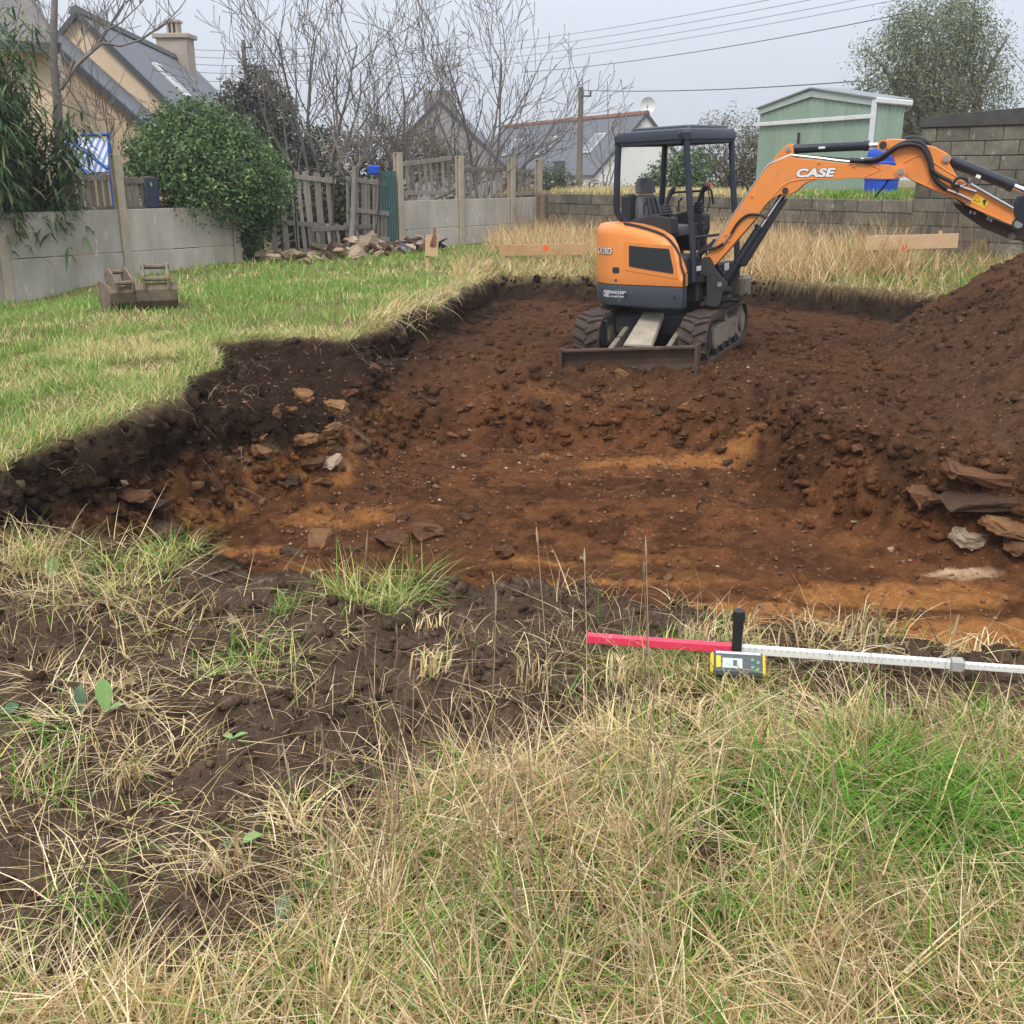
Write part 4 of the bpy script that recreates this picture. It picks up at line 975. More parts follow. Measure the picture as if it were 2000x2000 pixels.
# --- tracks
def stadium(n_arc=10, x0=-0.78, x1=0.80, r=0.245, zc=0.255):
    pts = []
    for k in range(n_arc + 1):
        a = R(90) + math.pi * k / n_arc; pts.append((x0 + r * math.cos(a), zc + r * math.sin(a)))
    for k in range(n_arc + 1):
        a = R(-90) + math.pi * k / n_arc; pts.append((x1 + r * math.cos(a), zc + r * math.sin(a)))
    return pts
lug = MB(); 
for sy in (-1, 1):
    lug.box((sy * 0.02, sy * 0.068, 0.014), (0.048, 0.155, 0.034), rz=sy * -0.42, ch=0.008)
lug_me = lug.mesh('tread_lug'); lug_me.materials.append(M['rubber'])
for sy in (-1, 1):
    yc = sy * 0.60; W = 0.30
    outer = stadium(); inner = stadium(r=0.205)
    mb = MB(); n = len(outer); V = []; Fc = []
    for (prof, yy) in ((outer, yc - W / 2), (outer, yc + W / 2), (inner, yc + W / 2), (inner, yc - W / 2)):
        V += [K(x, yy, z) for x, z in prof]
    for r_ in range(4):
        r2_ = (r_ + 1) % 4
        for i in range(n):
            j = (i + 1) % n; Fc.append((r_ * n + i, r_ * n + j, r2_ * n + j, r2_ * n + i))
    mb.add(V, Fc); tr = ep('track', mb, M['rubber'], smooth=30)
    # lugs round the belt
    P_ = np.array(outer + [outer[0]]); seg = np.hypot(*np.diff(P_, axis=0).T); cum = np.concatenate([[0], np.cumsum(seg)]); tot = cum[-1]
    NL = 40
    for k in range(NL):
        s_ = tot * (k + .5) / NL; i = int(np.searchsorted(cum, s_) - 1); f = (s_ - cum[i]) / seg[i]
        p = P_[i] * (1 - f) + P_[i + 1] * f; tg = (P_[i + 1] - P_[i]) / seg[i]
        nrm = np.array([tg[1], -tg[0]])
        if np.dot(nrm, p - np.array([np.clip(p[0], -.78, .8), .255])) < 0: nrm = -nrm
        X = MK @ Vector((tg[0], 0, tg[1])); Z = MK @ Vector((nrm[0], 0, nrm[1])); Y = Z.cross(X)
        o = bpy.data.objects.new('tread_lug', lug_me); COL.objects.link(o); o.parent = tr
        o.matrix_local = Matrix.Translation(K(p[0], yc, p[1])) @ Matrix((X, Y, Z)).transposed().to_4x4()
    # frame, rollers, sprocket, idler
    mb = MB(); mb.prism([(-0.56, 0.125), (0.55, 0.125), (0.60, 0.20), (0.58, 0.335), (0.45, 0.36), (-0.45, 0.36), (-0.56, 0.32)], (0, 0, 0), K(1, 0, 0), (0, 0, 1), K(0, 1, 0), yc - 0.125, yc + 0.125)
    fr = ep('track_frame', mb, M['mudsteel'], parent=tr, bevel=.01)
    for xx in (-0.45, -0.15, 0.15, 0.45):
        mb = MB(); mb.cyl(K(xx, yc - .135, .10), K(xx, yc + .135, .10), .058, 14); ep('roller', mb, M['dirtsteel'], parent=tr, smooth=40)
    mb = MB(); mb.cyl(K(-.78, yc - .11, .255), K(-.78, yc + .11, .255), .20, 20); mb.cyl(K(-.78, yc - .14, .255), K(-.78, yc + .14, .255), .12, 16); ep('drive_sprocket', mb, M['mudsteel'], parent=tr, smooth=40)
    mb = MB(); mb.cyl(K(.80, yc - .10, .255), K(.80, yc + .10, .255), .20, 20); mb.cyl(K(.80, yc - .13, .255), K(.80, yc + .13, .255), .09, 16); ep('idler_wheel', mb, M['dirtsteel'], parent=tr, smooth=40)
    mb = MB(); mb.cyl(K(0.05, yc - .1, .40), K(0.05, yc + .13, .40), .045, 12); ep('top_roller', mb, M['mudsteel'], parent=tr, smooth=40)
# --- centre frame
mb = MB(); mb.box(K(0, 0, .36), (0.95, 0.92, 0.24), M=MK, ch=.03); mb.box(K(0, 0, .20), (0.6, 0.7, .14), M=MK, ch=.03)
ep('undercarriage_frame', mb, M['dirtsteel'])
mb = MB(); mb.tube([(0, 0, .46), (0, 0, .60)], [.40, .40], 28); ep('slew_ring', mb, M['dirtsteel'], smooth=40)
# --- dozer blade
bl = MB(); prof = []
zb0, zb1 = -0.12, 0.245
for k in range(7):
    f = k / 6; prof.append((1.40 - 0.07 * math.sin(math.pi * f), zb0 + (zb1 - zb0) * f))
back = [(x - .035, z) for x, z in prof[::-1]]
def kb(x, y, z):                                     # the blade hangs a little lower at its left end
    return K(x, y, z + 0.045 * y / .75)
ring0 = [kb(x, -.75, z) for x, z in prof + back]; ring1 = [kb(x, .75, z) for x, z in prof + back]
bl.loft([ring0, ring1]); B_ = ep('dozer_blade', bl, M['blade'])
mb = MB(); mb.beam(kb(1.385, -.76, zb1 - .005), kb(1.385, .76, zb1 - .005), .06, .03); ep('top_edge', mb, M['blade'], parent=B_, bevel=.006)
for yy in (-.745, .745):
    mb = MB(); pr = [(1.34, zb0), (1.45, zb0), (1.44, zb1 + .02), (1.30, zb1 + .02)]
    mb.add([kb(x, yy - .015, z) for x, z in pr] + [kb(x, yy + .015, z) for x, z in pr], [(3, 2, 1, 0), (4, 5, 6, 7), (0, 1, 5, 4), (1, 2, 6, 5), (2, 3, 7, 6), (3, 0, 4, 7)]); ep('end_plate', mb, M['blade'], parent=B_)
for yy in (-.33, .33):
    mb = MB(); mb.beam(K(.45, yy * .95, .28), kb(1.28, yy, .06), .06, .13, ch=.01); ep('push_arm', mb, M['mudsteel'], parent=B_)
# cover plate over the blade ram, the ram's rod end
pl = MB(); ringa = []; 
pts_a = [(-.150, .02), (-.14, 0), (.14, 0), (.150, .02)]
r0 = [K(.46, y_, .50 + dz) for y_, dz in ((-.125, -.03), (-.115, .0), (.115, .0), (.125, -.03))]
r1 = [K(1.06, y_, .235 + dz) for y_, dz in ((-.165, -.035), (-.15, .0), (.15, .0), (.165, -.035))]
low = lambda r: [(p[0], p[1], p[2] - .02) for p in r[::-1]]
pl.loft([r0 + low(r0), r1 + low(r1)]); ep('ram_cover', pl, M['beige_plate'])
mb = MB(); mb.cyl(K(.95, 0, .22), K(1.22, 0, .10), .04, 12); mb.cyl(K(1.22, -.06, .10), K(1.22, .06, .10), .055, 14)
ep('blade_ram', mb, M['mudsteel'], smooth=40)
for yy in (-.075, .075):
    mb = MB(); mb.beam(K(1.18, yy, .11), kb(1.30, yy * 1.4, .06), .03, .09, ch=.006); ep('ram_lug', mb, M['mudsteel'])

# --- upper body: contour round the machine, from the front right corner back and round
RT = 0.78; YS = -0.735; XA = -math.sqrt(RT * RT - YS * YS); XF = 0.675
a0 = math.atan2(YS, XA); LS = XF - XA
def contour(s, ins=0.0):
    if s <= LS: return (XF - s, YS + ins)
    a = a0 - (s - LS) / RT; r_ = RT - ins
    a_end = -a0 - 2 * math.pi
    return (r_ * math.cos(a), r_ * math.sin(a))
ARC = RT * (2 * (math.pi - abs(a0)))                # arc length to the mirrored point
STOT = LS + ARC
# counterweight band
ss_ = np.concatenate([np.linspace(0, LS, 6), np.linspace(LS, STOT, 26)[1:]])
plan = [contour(s_) for s_ in ss_] + [(XF - .05, -YS), (XF - .32, -YS - .08), (XF - .32, YS + .13), (XF - .005, YS + .10)]
rings = []
cen = np.array([-.1, 0])
for z, k in ((.585, .955), (.605, .985), (.66, 1.0), (.80, 1.0), (.825, .99), (.826, .6)):
    rings.append([U(cen[0] + (p[0] - cen[0]) * k, cen[1] + (p[1] - cen[1]) * k, z) for p in plan])
mb = MB(); mb.loft(rings); cw = ep('counterweight', mb, M['cwt'], smooth=35)
for s_ in (0.10, 0.72, 1.52):
    c_ = contour(s_, -.002); mb = MB(); o_ = contour(s_, -.012); i_ = contour(s_, .05); mb.cyl(U(o_[0], o_[1], .72), U(i_[0], i_[1], .72), .022, 12); ep('bolt', mb, M['dirtsteel'], parent=cw, smooth=40)
# orange hood
SH = LS + ARC * 0.62
def ztop(s):
    x = XF - s
    if s <= LS: return float(np.interp(x, [-0.3, -0.12, 0.0, 0.27, 0.44, 0.54, 0.60, 0.675], [1.475, 1.47, 1.455, 1.395, 1.335, 1.24, 1.15, 0.98]))
    return float(np.interp(s, [LS, LS + .5, SH], [1.475, 1.475, 1.45]))
hs = np.concatenate([np.array([0, .02, .05, .085, .13, .18, .235, .30, .38, .46, .55, .68, .80]), np.linspace(LS, SH, 22)])
cols = []
for s_ in hs:
    zt = ztop(s_); zs_ = max(zt - .085, .90)
    dep = float(np.interp(s_, [0, .08, .18, .5], [.105, .11, .20, .38]))
    rim = [(0.0, .832), (-.006, .87), (-.006, 0.95 if zs_ > 1.0 else .89), (0.0, zs_ - .03 if zs_ > .97 else .90), (.012, zs_ + .02), (.05, zt - .015), (.10, zt), (dep * .8, zt + .005), (dep, zt - .03), (dep, .832)]
    col = []
    for ins, z in rim:
        c_ = contour(s_, ins); col.append(U(c_[0], c_[1], z))
    cols.append(col)
mb = MB(); mb.loft(cols, closed=True, caps=True); hood = ep('hood', mb, M['orange'], smooth=42)
# panel line and recess round the grille, grille
def cs(s_, z, ins): c_ = contour(s_, ins); return U(c_[0], c_[1], z)
def strip_on_contour(poly, ins0, ins1, n=10):
    """poly of (s,z): quad strip along s between lower and upper edge, given as ((s, zlo, zhi), ...)"""
    mb = MB(); rings = []
    for s_, zl, zh in poly: rings.append([cs(s_, zl, ins0), cs(s_, zh, ins0), cs(s_, zh, ins1), cs(s_, zl, ins1)])
    mb.loft(rings); return mb
gr = strip_on_contour(((.105, .975, 0.985), (.11, .965, 1.03), (.16, .972, 1.215), (.165, .972, 1.222), (.40, .998, 1.232), (.66, 1.03, 1.250), (.665, 1.035, 1.245)), -.016, .01)
ep('side_grille', gr, M['mesh_dark'], parent=hood)
gf = strip_on_contour(((.055, .925, .945), (.075, .915, 1.07), (.135, .92, 1.255), (.40, .95, 1.270), (.70, .985, 1.292), (.735, 1.00, 1.26)), -.011, .01)
ep('grille_surround', gf, M['orange'], parent=hood)
mb = strip_on_contour(((.80, .962, 1.005), (.812, .952, 1.016), (.875, .952, 1.016), (.888, .962, 1.005)), -.010, .01); ep('hood_latch', mb, M['black_vinyl'], parent=hood)
mb = MB(); mb.cyl(cs(.845, .875, -.012), cs(.845, .875, .02), .013, 10); ep('hood_lock', mb, M['black_vinyl'], parent=hood)
# black edge strip along the hood's front and top inner edge
pts = [cs(max(s_, 0.0), ztop(max(s_, .0)) + (.012 if s_ > .06 else 0), .06 if s_ > .06 else .02) for s_ in (.0, .03, .07, .12, .18, .26, .36, .48, .62, .78)]
mb = MB(); mb.tube([cs(-.012, .84, .02), cs(-.012, .95, .02)] + pts, .014, 6); ep('edge_seal', mb, M['plastic'], parent=hood, smooth=50)

# lettering
def text_mesh(body, shear=0.0, offset=0.0, extrude=0.002, spacing=1.0):
    cu = bpy.data.curves.new('lettering', 'FONT'); cu.body = body; cu.shear = shear; cu.offset = offset; cu.extrude = extrude; cu.size = 1.0; cu.space_character = spacing; cu.resolution_u = 4
    ob = bpy.data.objects.new('lettering', cu); COL.objects.link(ob)
    dg = bpy.context.evaluated_depsgraph_get(); dg.update()
    me = bpy.data.meshes.new_from_object(ob.evaluated_get(dg)); bpy.data.objects.remove(ob); bpy.data.curves.remove(cu)
    me.materials.clear(); return me
def text_on(body, w, h, mapf, mat, parent, shear=0., offset=0., lift=0.0, name='lettering', spacing=1.0, box=None):
    me = text_mesh(body, shear, offset, 0.001, spacing)
    co = np.empty(len(me.vertices) * 3, np.float32); me.vertices.foreach_get('co', co); co = co.reshape(-1, 3)
    lo = co.min(0); hi_ = co.max(0)
    if box is not None: lo, hi_ = box
    u = (co[:, 0] - lo[0]) / (hi_[0] - lo[0]) * w; v = (co[:, 1] - lo[1]) / (hi_[1] - lo[1]) * h
    V = np.array([mapf(a, b, lift + c) for a, b, c in zip(u, v, co[:, 2])], np.float32)
    me.vertices.foreach_set('co', V.ravel()); me.update()
    o = EX.part(name, me, mat, parent=parent, local=True)
    return (lo, hi_)
def hood_map(s0, z0): return lambda u, v, l: cs(s0 - u, z0 + v, -.009 - l)
bx_ = text_on('CX28D', .30, .078, hood_map(1.19, 1.150), M['black_vinyl'], hood, shear=.15, offset=.035, lift=.000, spacing=1.18)
text_on('CX28D', .30, .078, hood_map(1.19, 1.150), M['white_vinyl'], hood, shear=.15, offset=.004, lift=.004, box=bx_, spacing=1.18)
cw_map = lambda s0, z0: (lambda u, v, l: cs(s0 - u, z0 + v, -.003 - l))
text_on('CASE', .115, .075, cw_map(1.06, .685), M['white_vinyl'], cw, offset=.012, spacing=1.1)
text_on('FRANCE NBO', .225, .034, cw_map(.94, .725), M['white_vinyl'], cw, offset=.008, spacing=1.1)
text_on('Tel. 0608 79 0308', .19, .018, cw_map(.93, .688), M['white_vinyl'], cw)

# --- platform, seat base, swing bracket mount
mb = MB(); mb.prism([(-.62, -.38), (.60, -.40), (.66, -.2), (.66, .55), (.45, .68), (-.3, .68), (-.62, .4)], (0, 0, 0), U(1, 0, 0), U(0, 1, 0), (0, 0, 1), .83, .90); ep('platform', mb, M['plastic'], bevel=.01)
mb = MB(); mb.box(U(-.30, .02, 1.08), (.62, .80, .42), M=MU, ch=.04); mb.box(U(-.42, -.02, 1.34), (.40, .86, .24), M=MU, ch=.05); ep('engine_cover', mb, M['plastic'])
mb = MB(); mb.box(U(.42, -.42, .98), (.40, .34, .32), M=MU, ch=.03); mb.box(U(.56, .05, .93), (.12, .9, .14), M=MU, ch=.02); ep('front_console', mb, M['plastic'])
for c_, d_ in (((.622, -.30, .985), (.006, .16, .05)), ((.623, .30, .95), (.006, .10, .08)), ((.40, -.594, 1.08), (.05, .006, .12))):
    ep('sticker', MB().box(U(*c_), d_, M=MU), M['white_vinyl'])
# swing bracket mount: fingers on the frame
mb = MB()
for z in (.64, .74, .84):
    mb.prism([(.45, -.16), (.78, -.13), (.84, -.05), (.84, .05), (.78, .12), (.45, .30)], (0, 0, 0), U(1, 0, 0), U(0, 1, 0), (0, 0, 1), z - .025, z + .025)
mb.box(U(.45, .02, .72), (.30, .62, .22), M=MU, ch=.02)
ep('swing_mount', mb, M['dirtsteel'], bevel=.008)
mb = MB(); mb.box(U(.62, .62, .70), (.22, .22, .26), M=MU, ch=.04); ep('foot_step', mb, M['mudsteel'])

# --- seat
def rr_ring(cx, cy, cz, hx, hy, n=12, rot_=0.0, ex=None, ey=None):
    out = []
    for k in range(n):
        a = 2 * math.pi * (k + .5) / n; c_, s_ = math.cos(a), math.sin(a)
        e = 0.45; x_ = math.copysign(abs(c_) ** e, c_) * hx; y_ = math.copysign(abs(s_) ** e, s_) * hy
        out.append((x_, y_))
    return out
def seat_loft(levels, n=16):
    """levels: (x centre, z, half thickness, half width)"""
    mb = MB(); rings = []
    for xc, z, ht, hw_ in levels: rings.append([U(xc + a, b, z) for a, b in rr_ring(0, 0, 0, ht, hw_, n)])
    mb.loft(rings); return mb
seat_y = 0.0
st = ep('seat', seat_loft([(.02, 1.30, .10, .12), (.02, 1.31, .24, .215), (.02, 1.37, .26, .235), (.02, 1.41, .25, .225), (.0, 1.425, .20, .18)]), M['seat'], smooth=60)
ep('backrest', seat_loft([(-.20, 1.36, .04, .12), (-.205, 1.38, .075, .20), (-.215, 1.47, .075, .225), (-.235, 1.60, .065, .215), (-.26, 1.72, .055, .175), (-.265, 1.755, .045, .13)]), M['seat'], parent=st, smooth=60)
ep('headrest', seat_loft([(-.262, 1.765, .035, .10), (-.262, 1.775, .05, .165), (-.275, 1.86, .05, .15), (-.285, 1.925, .045, .11), (-.285, 1.94, .03, .07)]), M['seat'], parent=st, smooth=60)
for yy in (-.10, 0, .10):
    mb = MB(); mb.tube([U(-.125, yy, 1.42), U(-.135, yy, 1.5), U(-.165, yy * .95, 1.62), U(-.20, yy * .85, 1.72)], .010, 5); ep('seat_seam', mb, M['plastic'], parent=st)
mb = MB(); mb.box(U(-.34, -.22, 1.62), (.12, .20, .30), M=MU, ch=.03); ep('seat_box', mb, M['plastic'], parent=st)
# armrest consoles with joysticks
for sy in (-1, 1):
    mb = MB(); pr = [(-.22, 1.12), (.26, 1.12), (.34, 1.36), (.33, 1.52), (.12, 1.56), (-.20, 1.50)]
    mb.prism(pr, (0, 0, 0), U(1, 0, 0), (0, 0, 1), U(0, 1, 0), sy * .34 - .085, sy * .34 + .085); con = ep('armrest_console', mb, M['plastic'], bevel=.02)
    bx0, by0 = .22, sy * .34
    mb = MB(); rings = []
    for k in range(9):
        r_ = (.085 - .005 * k) * (1.0 if k % 2 else .84); rings.append([U(bx0 + r_ * math.cos(a), by0 + r_ * math.sin(a), 1.545 + .014 * k) for a in np.linspace(0, 2 * math.pi, 13)[:-1]])
    mb.loft(rings); ep('joystick_boot', mb, M['plastic'], parent=con, smooth=25)
    mb = MB(); mb.tube([U(bx0, by0, 1.64), U(bx0 + .03, by0, 1.72), U(bx0 + .06, by0 + .01, 1.79), U(bx0 + .10, by0 + .01, 1.83)], [.016, .022, .028, .024], 8); ep('joystick', mb, M['plastic'], parent=con, smooth=50)
    mb = MB(); mb.tube([U(-.05, sy * .36, 1.55), U(-.05, sy * .36, 1.66), U(.0, sy * .36, 1.70)], .012, 6); ep('wrist_rest', mb, M['plastic'], parent=con)
mb = MB(); mb.tube([U(.30, .40, 1.54), U(.33, .41, 1.66), U(.30, .42, 1.80)], .008, 5); lv = ep('blade_lever', mb, M['plastic'])
kb_ = MB(); c_ = U(.30, .42, 1.83); rings = [[(c_[0] + .03 * math.sin(t_) * math.cos(a), c_[1] + .03 * math.sin(t_) * math.sin(a), c_[2] + .034 * math.cos(t_)) for a in np.linspace(0, 2 * math.pi, 11)[:-1]] for t_ in np.linspace(.1, math.pi - .1, 7)]
kb_.loft(rings); ep('lever_knob', kb_, M['red_plastic'], parent=lv, smooth=60)
for yy in (-.06, .10):
    mb = MB(); mb.tube([U(.50, yy, .90), U(.47, yy, 1.2), U(.42, yy, 1.42)], .012, 6); mb.box(U(.42, yy, 1.43), (.03, .07, .03), M=MU, ch=.008); ep('travel_lever', mb, M['plastic'])

# --- canopy
ZR = 2.40
def rrect(x0, x1, y0, y1, r_, n=4):
    out = []
    for cx_, cy_, a_ in ((x1 - r_, y1 - r_, 0), (x0 + r_, y1 - r_, 90), (x0 + r_, y0 + r_, 180), (x1 - r_, y0 + r_, 270)):
        for k in range(n + 1):
            a = R(a_ + 90 * k / n); out.append((cx_ + r_ * math.cos(a), cy_ + r_ * math.sin(a)))
    return out
mb = MB(); rings = []
for z, g in ((ZR - .085, 0.0), (ZR - .02, 0.0), (ZR + .012, -.02), (ZR + .022, -.06)):
    rings.append([U(x + .085, y + .075, z) for x, y in rrect(-.44 - g * 0 + (-g), .52 + g, -.60 - g, .45 + g, .07)])
mb.loft(rings); can = ep('canopy_roof', mb, M['canopy'], smooth=35)
mb = MB(); rings = []
for z, g in ((ZR + .02, 0), (ZR + .05, -.01), (ZR + .062, -.05)):
    rings.append([U(x + .085, y + .075, z) for x, y in rrect(-.34 - g, .44 + g, -.42 - g, .40 + g, .06)])
mb.loft(rings); ep('roof_panel', mb, M['canopy'], parent=can, smooth=35)
CX_, CY_ = .085, .075
def cpost(name, pts, r_=.034):
    mb = MB(); mb.rtube([U(p[0] + CX_, p[1] + CY_, p[2]) for p in pts], r_, 8, cr=.12); return ep(name, mb, M['canopy'], smooth=60)
cpost('canopy_post', [(.46, -.55, ZR - .03), (.49, -.55, 1.9), (.56, -.55, 1.2), (.57, -.55, .86)])
cpost('canopy_post', [(.46, .40, ZR - .03), (.49, .40, 1.9), (.56, .41, 1.2), (.57, .41, .86)])
cpost('canopy_post', [(-.39, -.55, ZR - .03), (-.42, -.55, 1.80), (-.44, -.53, 1.56), (-.38, -.40, 1.47), (-.38, -.30, 1.42)], .036)
cpost('canopy_post', [(-.39, .40, ZR - .03), (-.42, .40, 1.80), (-.44, .38, 1.56), (-.38, .30, 1.47), (-.38, .22, 1.42)], .036)
for pts in ([(-.36, -.56, ZR - .1), (.42, -.56, ZR - .1)], [(-.36, .41, ZR - .1), (.42, .41, ZR - .1)], [(.46, -.5, ZR - .1), (.46, .36, ZR - .1)], [(-.39, -.5, ZR - .1), (-.39, .36, ZR - .1)]):
    mb = MB(); mb.beam(*[U(p[0] + CX_, p[1] + CY_, p[2]) for p in pts], .05, .06, ch=.01); ep('roof_rail', mb, M['canopy'], parent=can)
def rail(name, pts, r_=.015, cr=.05):
    mb = MB(); mb.rtube([U(p[0] + CX_, p[1] + CY_, p[2]) for p in pts], r_, 7, cr=cr); return ep(name, mb, M['plastic'], smooth=60)
rail('hand_rail', [(.56, -.52, 1.32), (.60, -.1, 1.32), (.565, .41, 1.33)])
rail('hand_rail', [(-.43, -.1, 1.50), (-.44, .36, 1.52), (-.30, .42, 1.76), (.12, .43, 1.77)], .014)
rail('hand_rail', [(.10, .43, 1.56), (.10, .43, 1.77), (.2, .43, 1.80), (.24, .43, 1.62)], .014)
rail('grab_handle', [(.49, .43, 1.86), (.56, .50, 1.86), (.62, .52, 1.80), (.63, .52, 1.56), (.55, .44, 1.53)], .014)
mb = MB(); mb.box(U(.50, .44, 2.14), (.05, .03, .12), M=MU, ch=.01); ep('mirror_bracket', mb, M['steel_pin'])
mb = MB(); c_ = U(.50, -.585, 2.33); mb.cyl(U(.515, -.56, ZR - .04), U(.535, -.56, ZR - .04), .028, 12); ep('lifting_eye', mb, M['canopy'], parent=can)

# --- boom, stick, rams: built in the vertical plane of the boom
PB = np.array([2.19, 11.80, 0.0]); AB = R(-20)
bdir = np.array([math.cos(AB), math.sin(AB), 0]); bn = np.array([-math.sin(AB), math.cos(AB), 0])      # bn points away from the camera
NEAR = PB - bn * 0.10
def A_(cx_, cy_): return (1330 + cx_ * 0.20704, 250 + cy_ * 0.20704)
def B_px(cx_, cy_): return (1660 + cx_ * 0.17598, 240 + cy_ * 0.17598)
def sz(pp, plane=NEAR):
    p = atp(pp[0], pp[1], plane, bn); return (float(np.dot(p - PB, bdir)), float(p[2]))
def wp(s_, z_, t_): return PB + bdir * s_ + bn * t_ + np.array([0, 0, z_])
def plate(poly, t0, t1): return MB().prism(poly, PB, bdir, (0, 0, 1), bn, t0, t1)
def xp(name, mb, mat, parent=None, smooth=None, bevel=0, label=None): return EX.part(name, mb, mat, parent=parent, local=False, smooth=smooth, bevel=bevel, label=label)
bo = [A_(*p) for p in ((205, 1262), (212, 1235), (240, 1205), (262, 1195), (330, 1085), (480, 850), (640, 612), (740, 470), (795, 395), (835, 352), (930, 305), (1032, 268), (1110, 285), (1300, 305), (1500, 330), (1780, 348))] + \
     [B_px(*p) for p in ((220, 456), (420, 462), (520, 478), (590, 478), (625, 520), (625, 565), (590, 605), (540, 615), (420, 626), (200, 618), (0, 612))] + \
     [A_(*p) for p in ((1500, 482), (1280, 490), (1190, 512), (1140, 545), (1100, 585), (1030, 630), (985, 640), (935, 625), (830, 690), (780, 745), (700, 860), (500, 1090), (330, 1285), (290, 1310), (240, 1312), (212, 1295))]
bo = [sz(p) for p in bo][::-1]
boom = xp('boom', plate(bo, -.10, .10), M['orange'], bevel=.012)
# raised side webs and flange lines
fl = [sz(A_(*p)) for p in ((262, 1195), (330, 1085), (480, 850), (640, 612), (795, 395), (835, 352), (1032, 268), (1300, 296), (1500, 322), (1780, 345))]
mb = MB(); mb.tube([wp(s_, z_ + .012, -.085) for s_, z_ in fl], .014, 6); xp('hydraulic_pipe', mb, M['steel_pin'], parent=boom, smooth=50)
mb = MB(); mb.tube([wp(s_, z_ + .012, -.045) for s_, z_ in fl[1:]], .014, 6); xp('hydraulic_pipe', mb, M['hose'], parent=boom, smooth=50)
mb = MB(); mb.tube([wp(s_, z_ + .012, .04) for s_, z_ in fl[1:]], .014, 6); xp('hydraulic_pipe', mb, M['hose'], parent=boom, smooth=50)
rib = [sz(A_(*p)) for p in ((860, 660), (905, 600), (960, 545), (1030, 505), (1120, 487), (1270, 480))]
mb = MB(); mb.tube([wp(s_, z_, -.101) for s_, z_ in rib], .007, 5); xp('weld_rib', mb, M['orange'], parent=boom, smooth=60)
rib = [sz(B_px(*p)) for p in ((200, 462), (280, 490), (345, 522), (250, 560), (160, 600))]
mb = MB(); mb.tube([wp(s_, z_, -.101) for s_, z_ in rib], .006, 5); xp('weld_rib', mb, M['orange'], parent=boom, smooth=60)
for p in ((672, 640), (1300, 325), (1635, 355), (425, 1005), (455, 1062)):
    s_, z_ = sz(A_(*p)); mb = MB(); mb.cyl(wp(s_, z_, -.115), wp(s_, z_, -.095), .013, 8); xp('bolt', mb, M['orange'], parent=boom)
# pins
def pin(pp, r_, t0, t1, mat, parent, name='pin'):
    s_, z_ = sz(pp); mb = MB(); mb.cyl(wp(s_, z_, t0), wp(s_, z_, t1), r_, 16); xp(name, mb, mat, parent=parent, smooth=40); return s_, z_
tipc = pin(B_px(565, 540), .030, -.125, .125, M['steel_pin'], boom)
mb = MB(); mb.cyl(wp(*tipc, -.112), wp(*tipc, -.09), .058, 20); xp('pin_boss', mb, M['orange'], parent=boom, smooth=40)
pin(A_(985, 588), .030, -.13, .13, M['dirtsteel'], boom)
# arm ram bracket on top of the elbow
brk = [sz(A_(*p)) for p in ((850, 345), (880, 280), (960, 190), (1010, 150), (1045, 150), (1062, 200), (1062, 262), (1030, 275))][::-1]
mb = plate(brk, -.085, -.055); xp('ram_bracket', mb, M['orange'], parent=boom, bevel=.005)
mb = plate(brk, .055, .085); xp('ram_bracket', mb, M['orange'], parent=boom, bevel=.005)
pa = pin(A_(1010, 200), .024, -.10, .10, M['steel_pin'], boom)
# CASE lettering
o1 = np.array(sz(A_(1082, 470))); o2_ = np.array(sz(A_(1462, 464))); up_ = np.array(sz(A_(1100, 380))); wL = np.linalg.norm(o2_ - o1); xd = (o2_ - o1) / wL; hL = abs(np.dot(up_ - o1, [-xd[1], xd[0]]))
def boom_map(u, v, l):
    q = o1 + xd * u + np.array([-xd[1], xd[0]]) * v; p = wp(q[0], q[1], -.1025 - l); return tuple(EX.Mi @ Vector(p))
bx_ = text_on('CASE', wL, hL, boom_map, M['black_vinyl'], boom, shear=.18, offset=.075, lift=.000)
text_on('CASE', wL, hL, boom_map, M['white_vinyl'], boom, shear=.18, offset=.045, lift=.003, box=bx_)
# boom foot and swing post
pf = sz(A_(237, 1262))
mb = MB(); mb.cyl(wp(*pf, -.14), wp(*pf, .14), .028, 16); xp('pin', mb, M['steel_pin'], smooth=40)
sp = [A_(*p) for p in ((165, 1330), (180, 1265), (215, 1215), (270, 1215), (300, 1262), (330, 1340), (395, 1420), (440, 1462), (440, 1500), (395, 1545), (375, 1640), (350, 1690), (240, 1680), (245, 1400), (165, 1385))]
sp = [sz(p, PB - bn * .135) for p in sp][::-1]
swing = xp('swing_post', plate(sp, -.145, -.108), M['dirtsteel'], bevel=.006)
xp('swing_post_cheek', plate(sp, .108, .145), M['dirtsteel'], parent=swing, bevel=.006)
body = [sz(A_(*p)) for p in ((240, 1370), (330, 1380), (400, 1470), (360, 1640), (240, 1660))][::-1]
xp('swing_post_web', plate(body, -.106, .106), M['dirtsteel'], parent=swing, bevel=.01)
pin(A_(372, 1472), .028, -.16, .16, M['steel_pin'], swing)
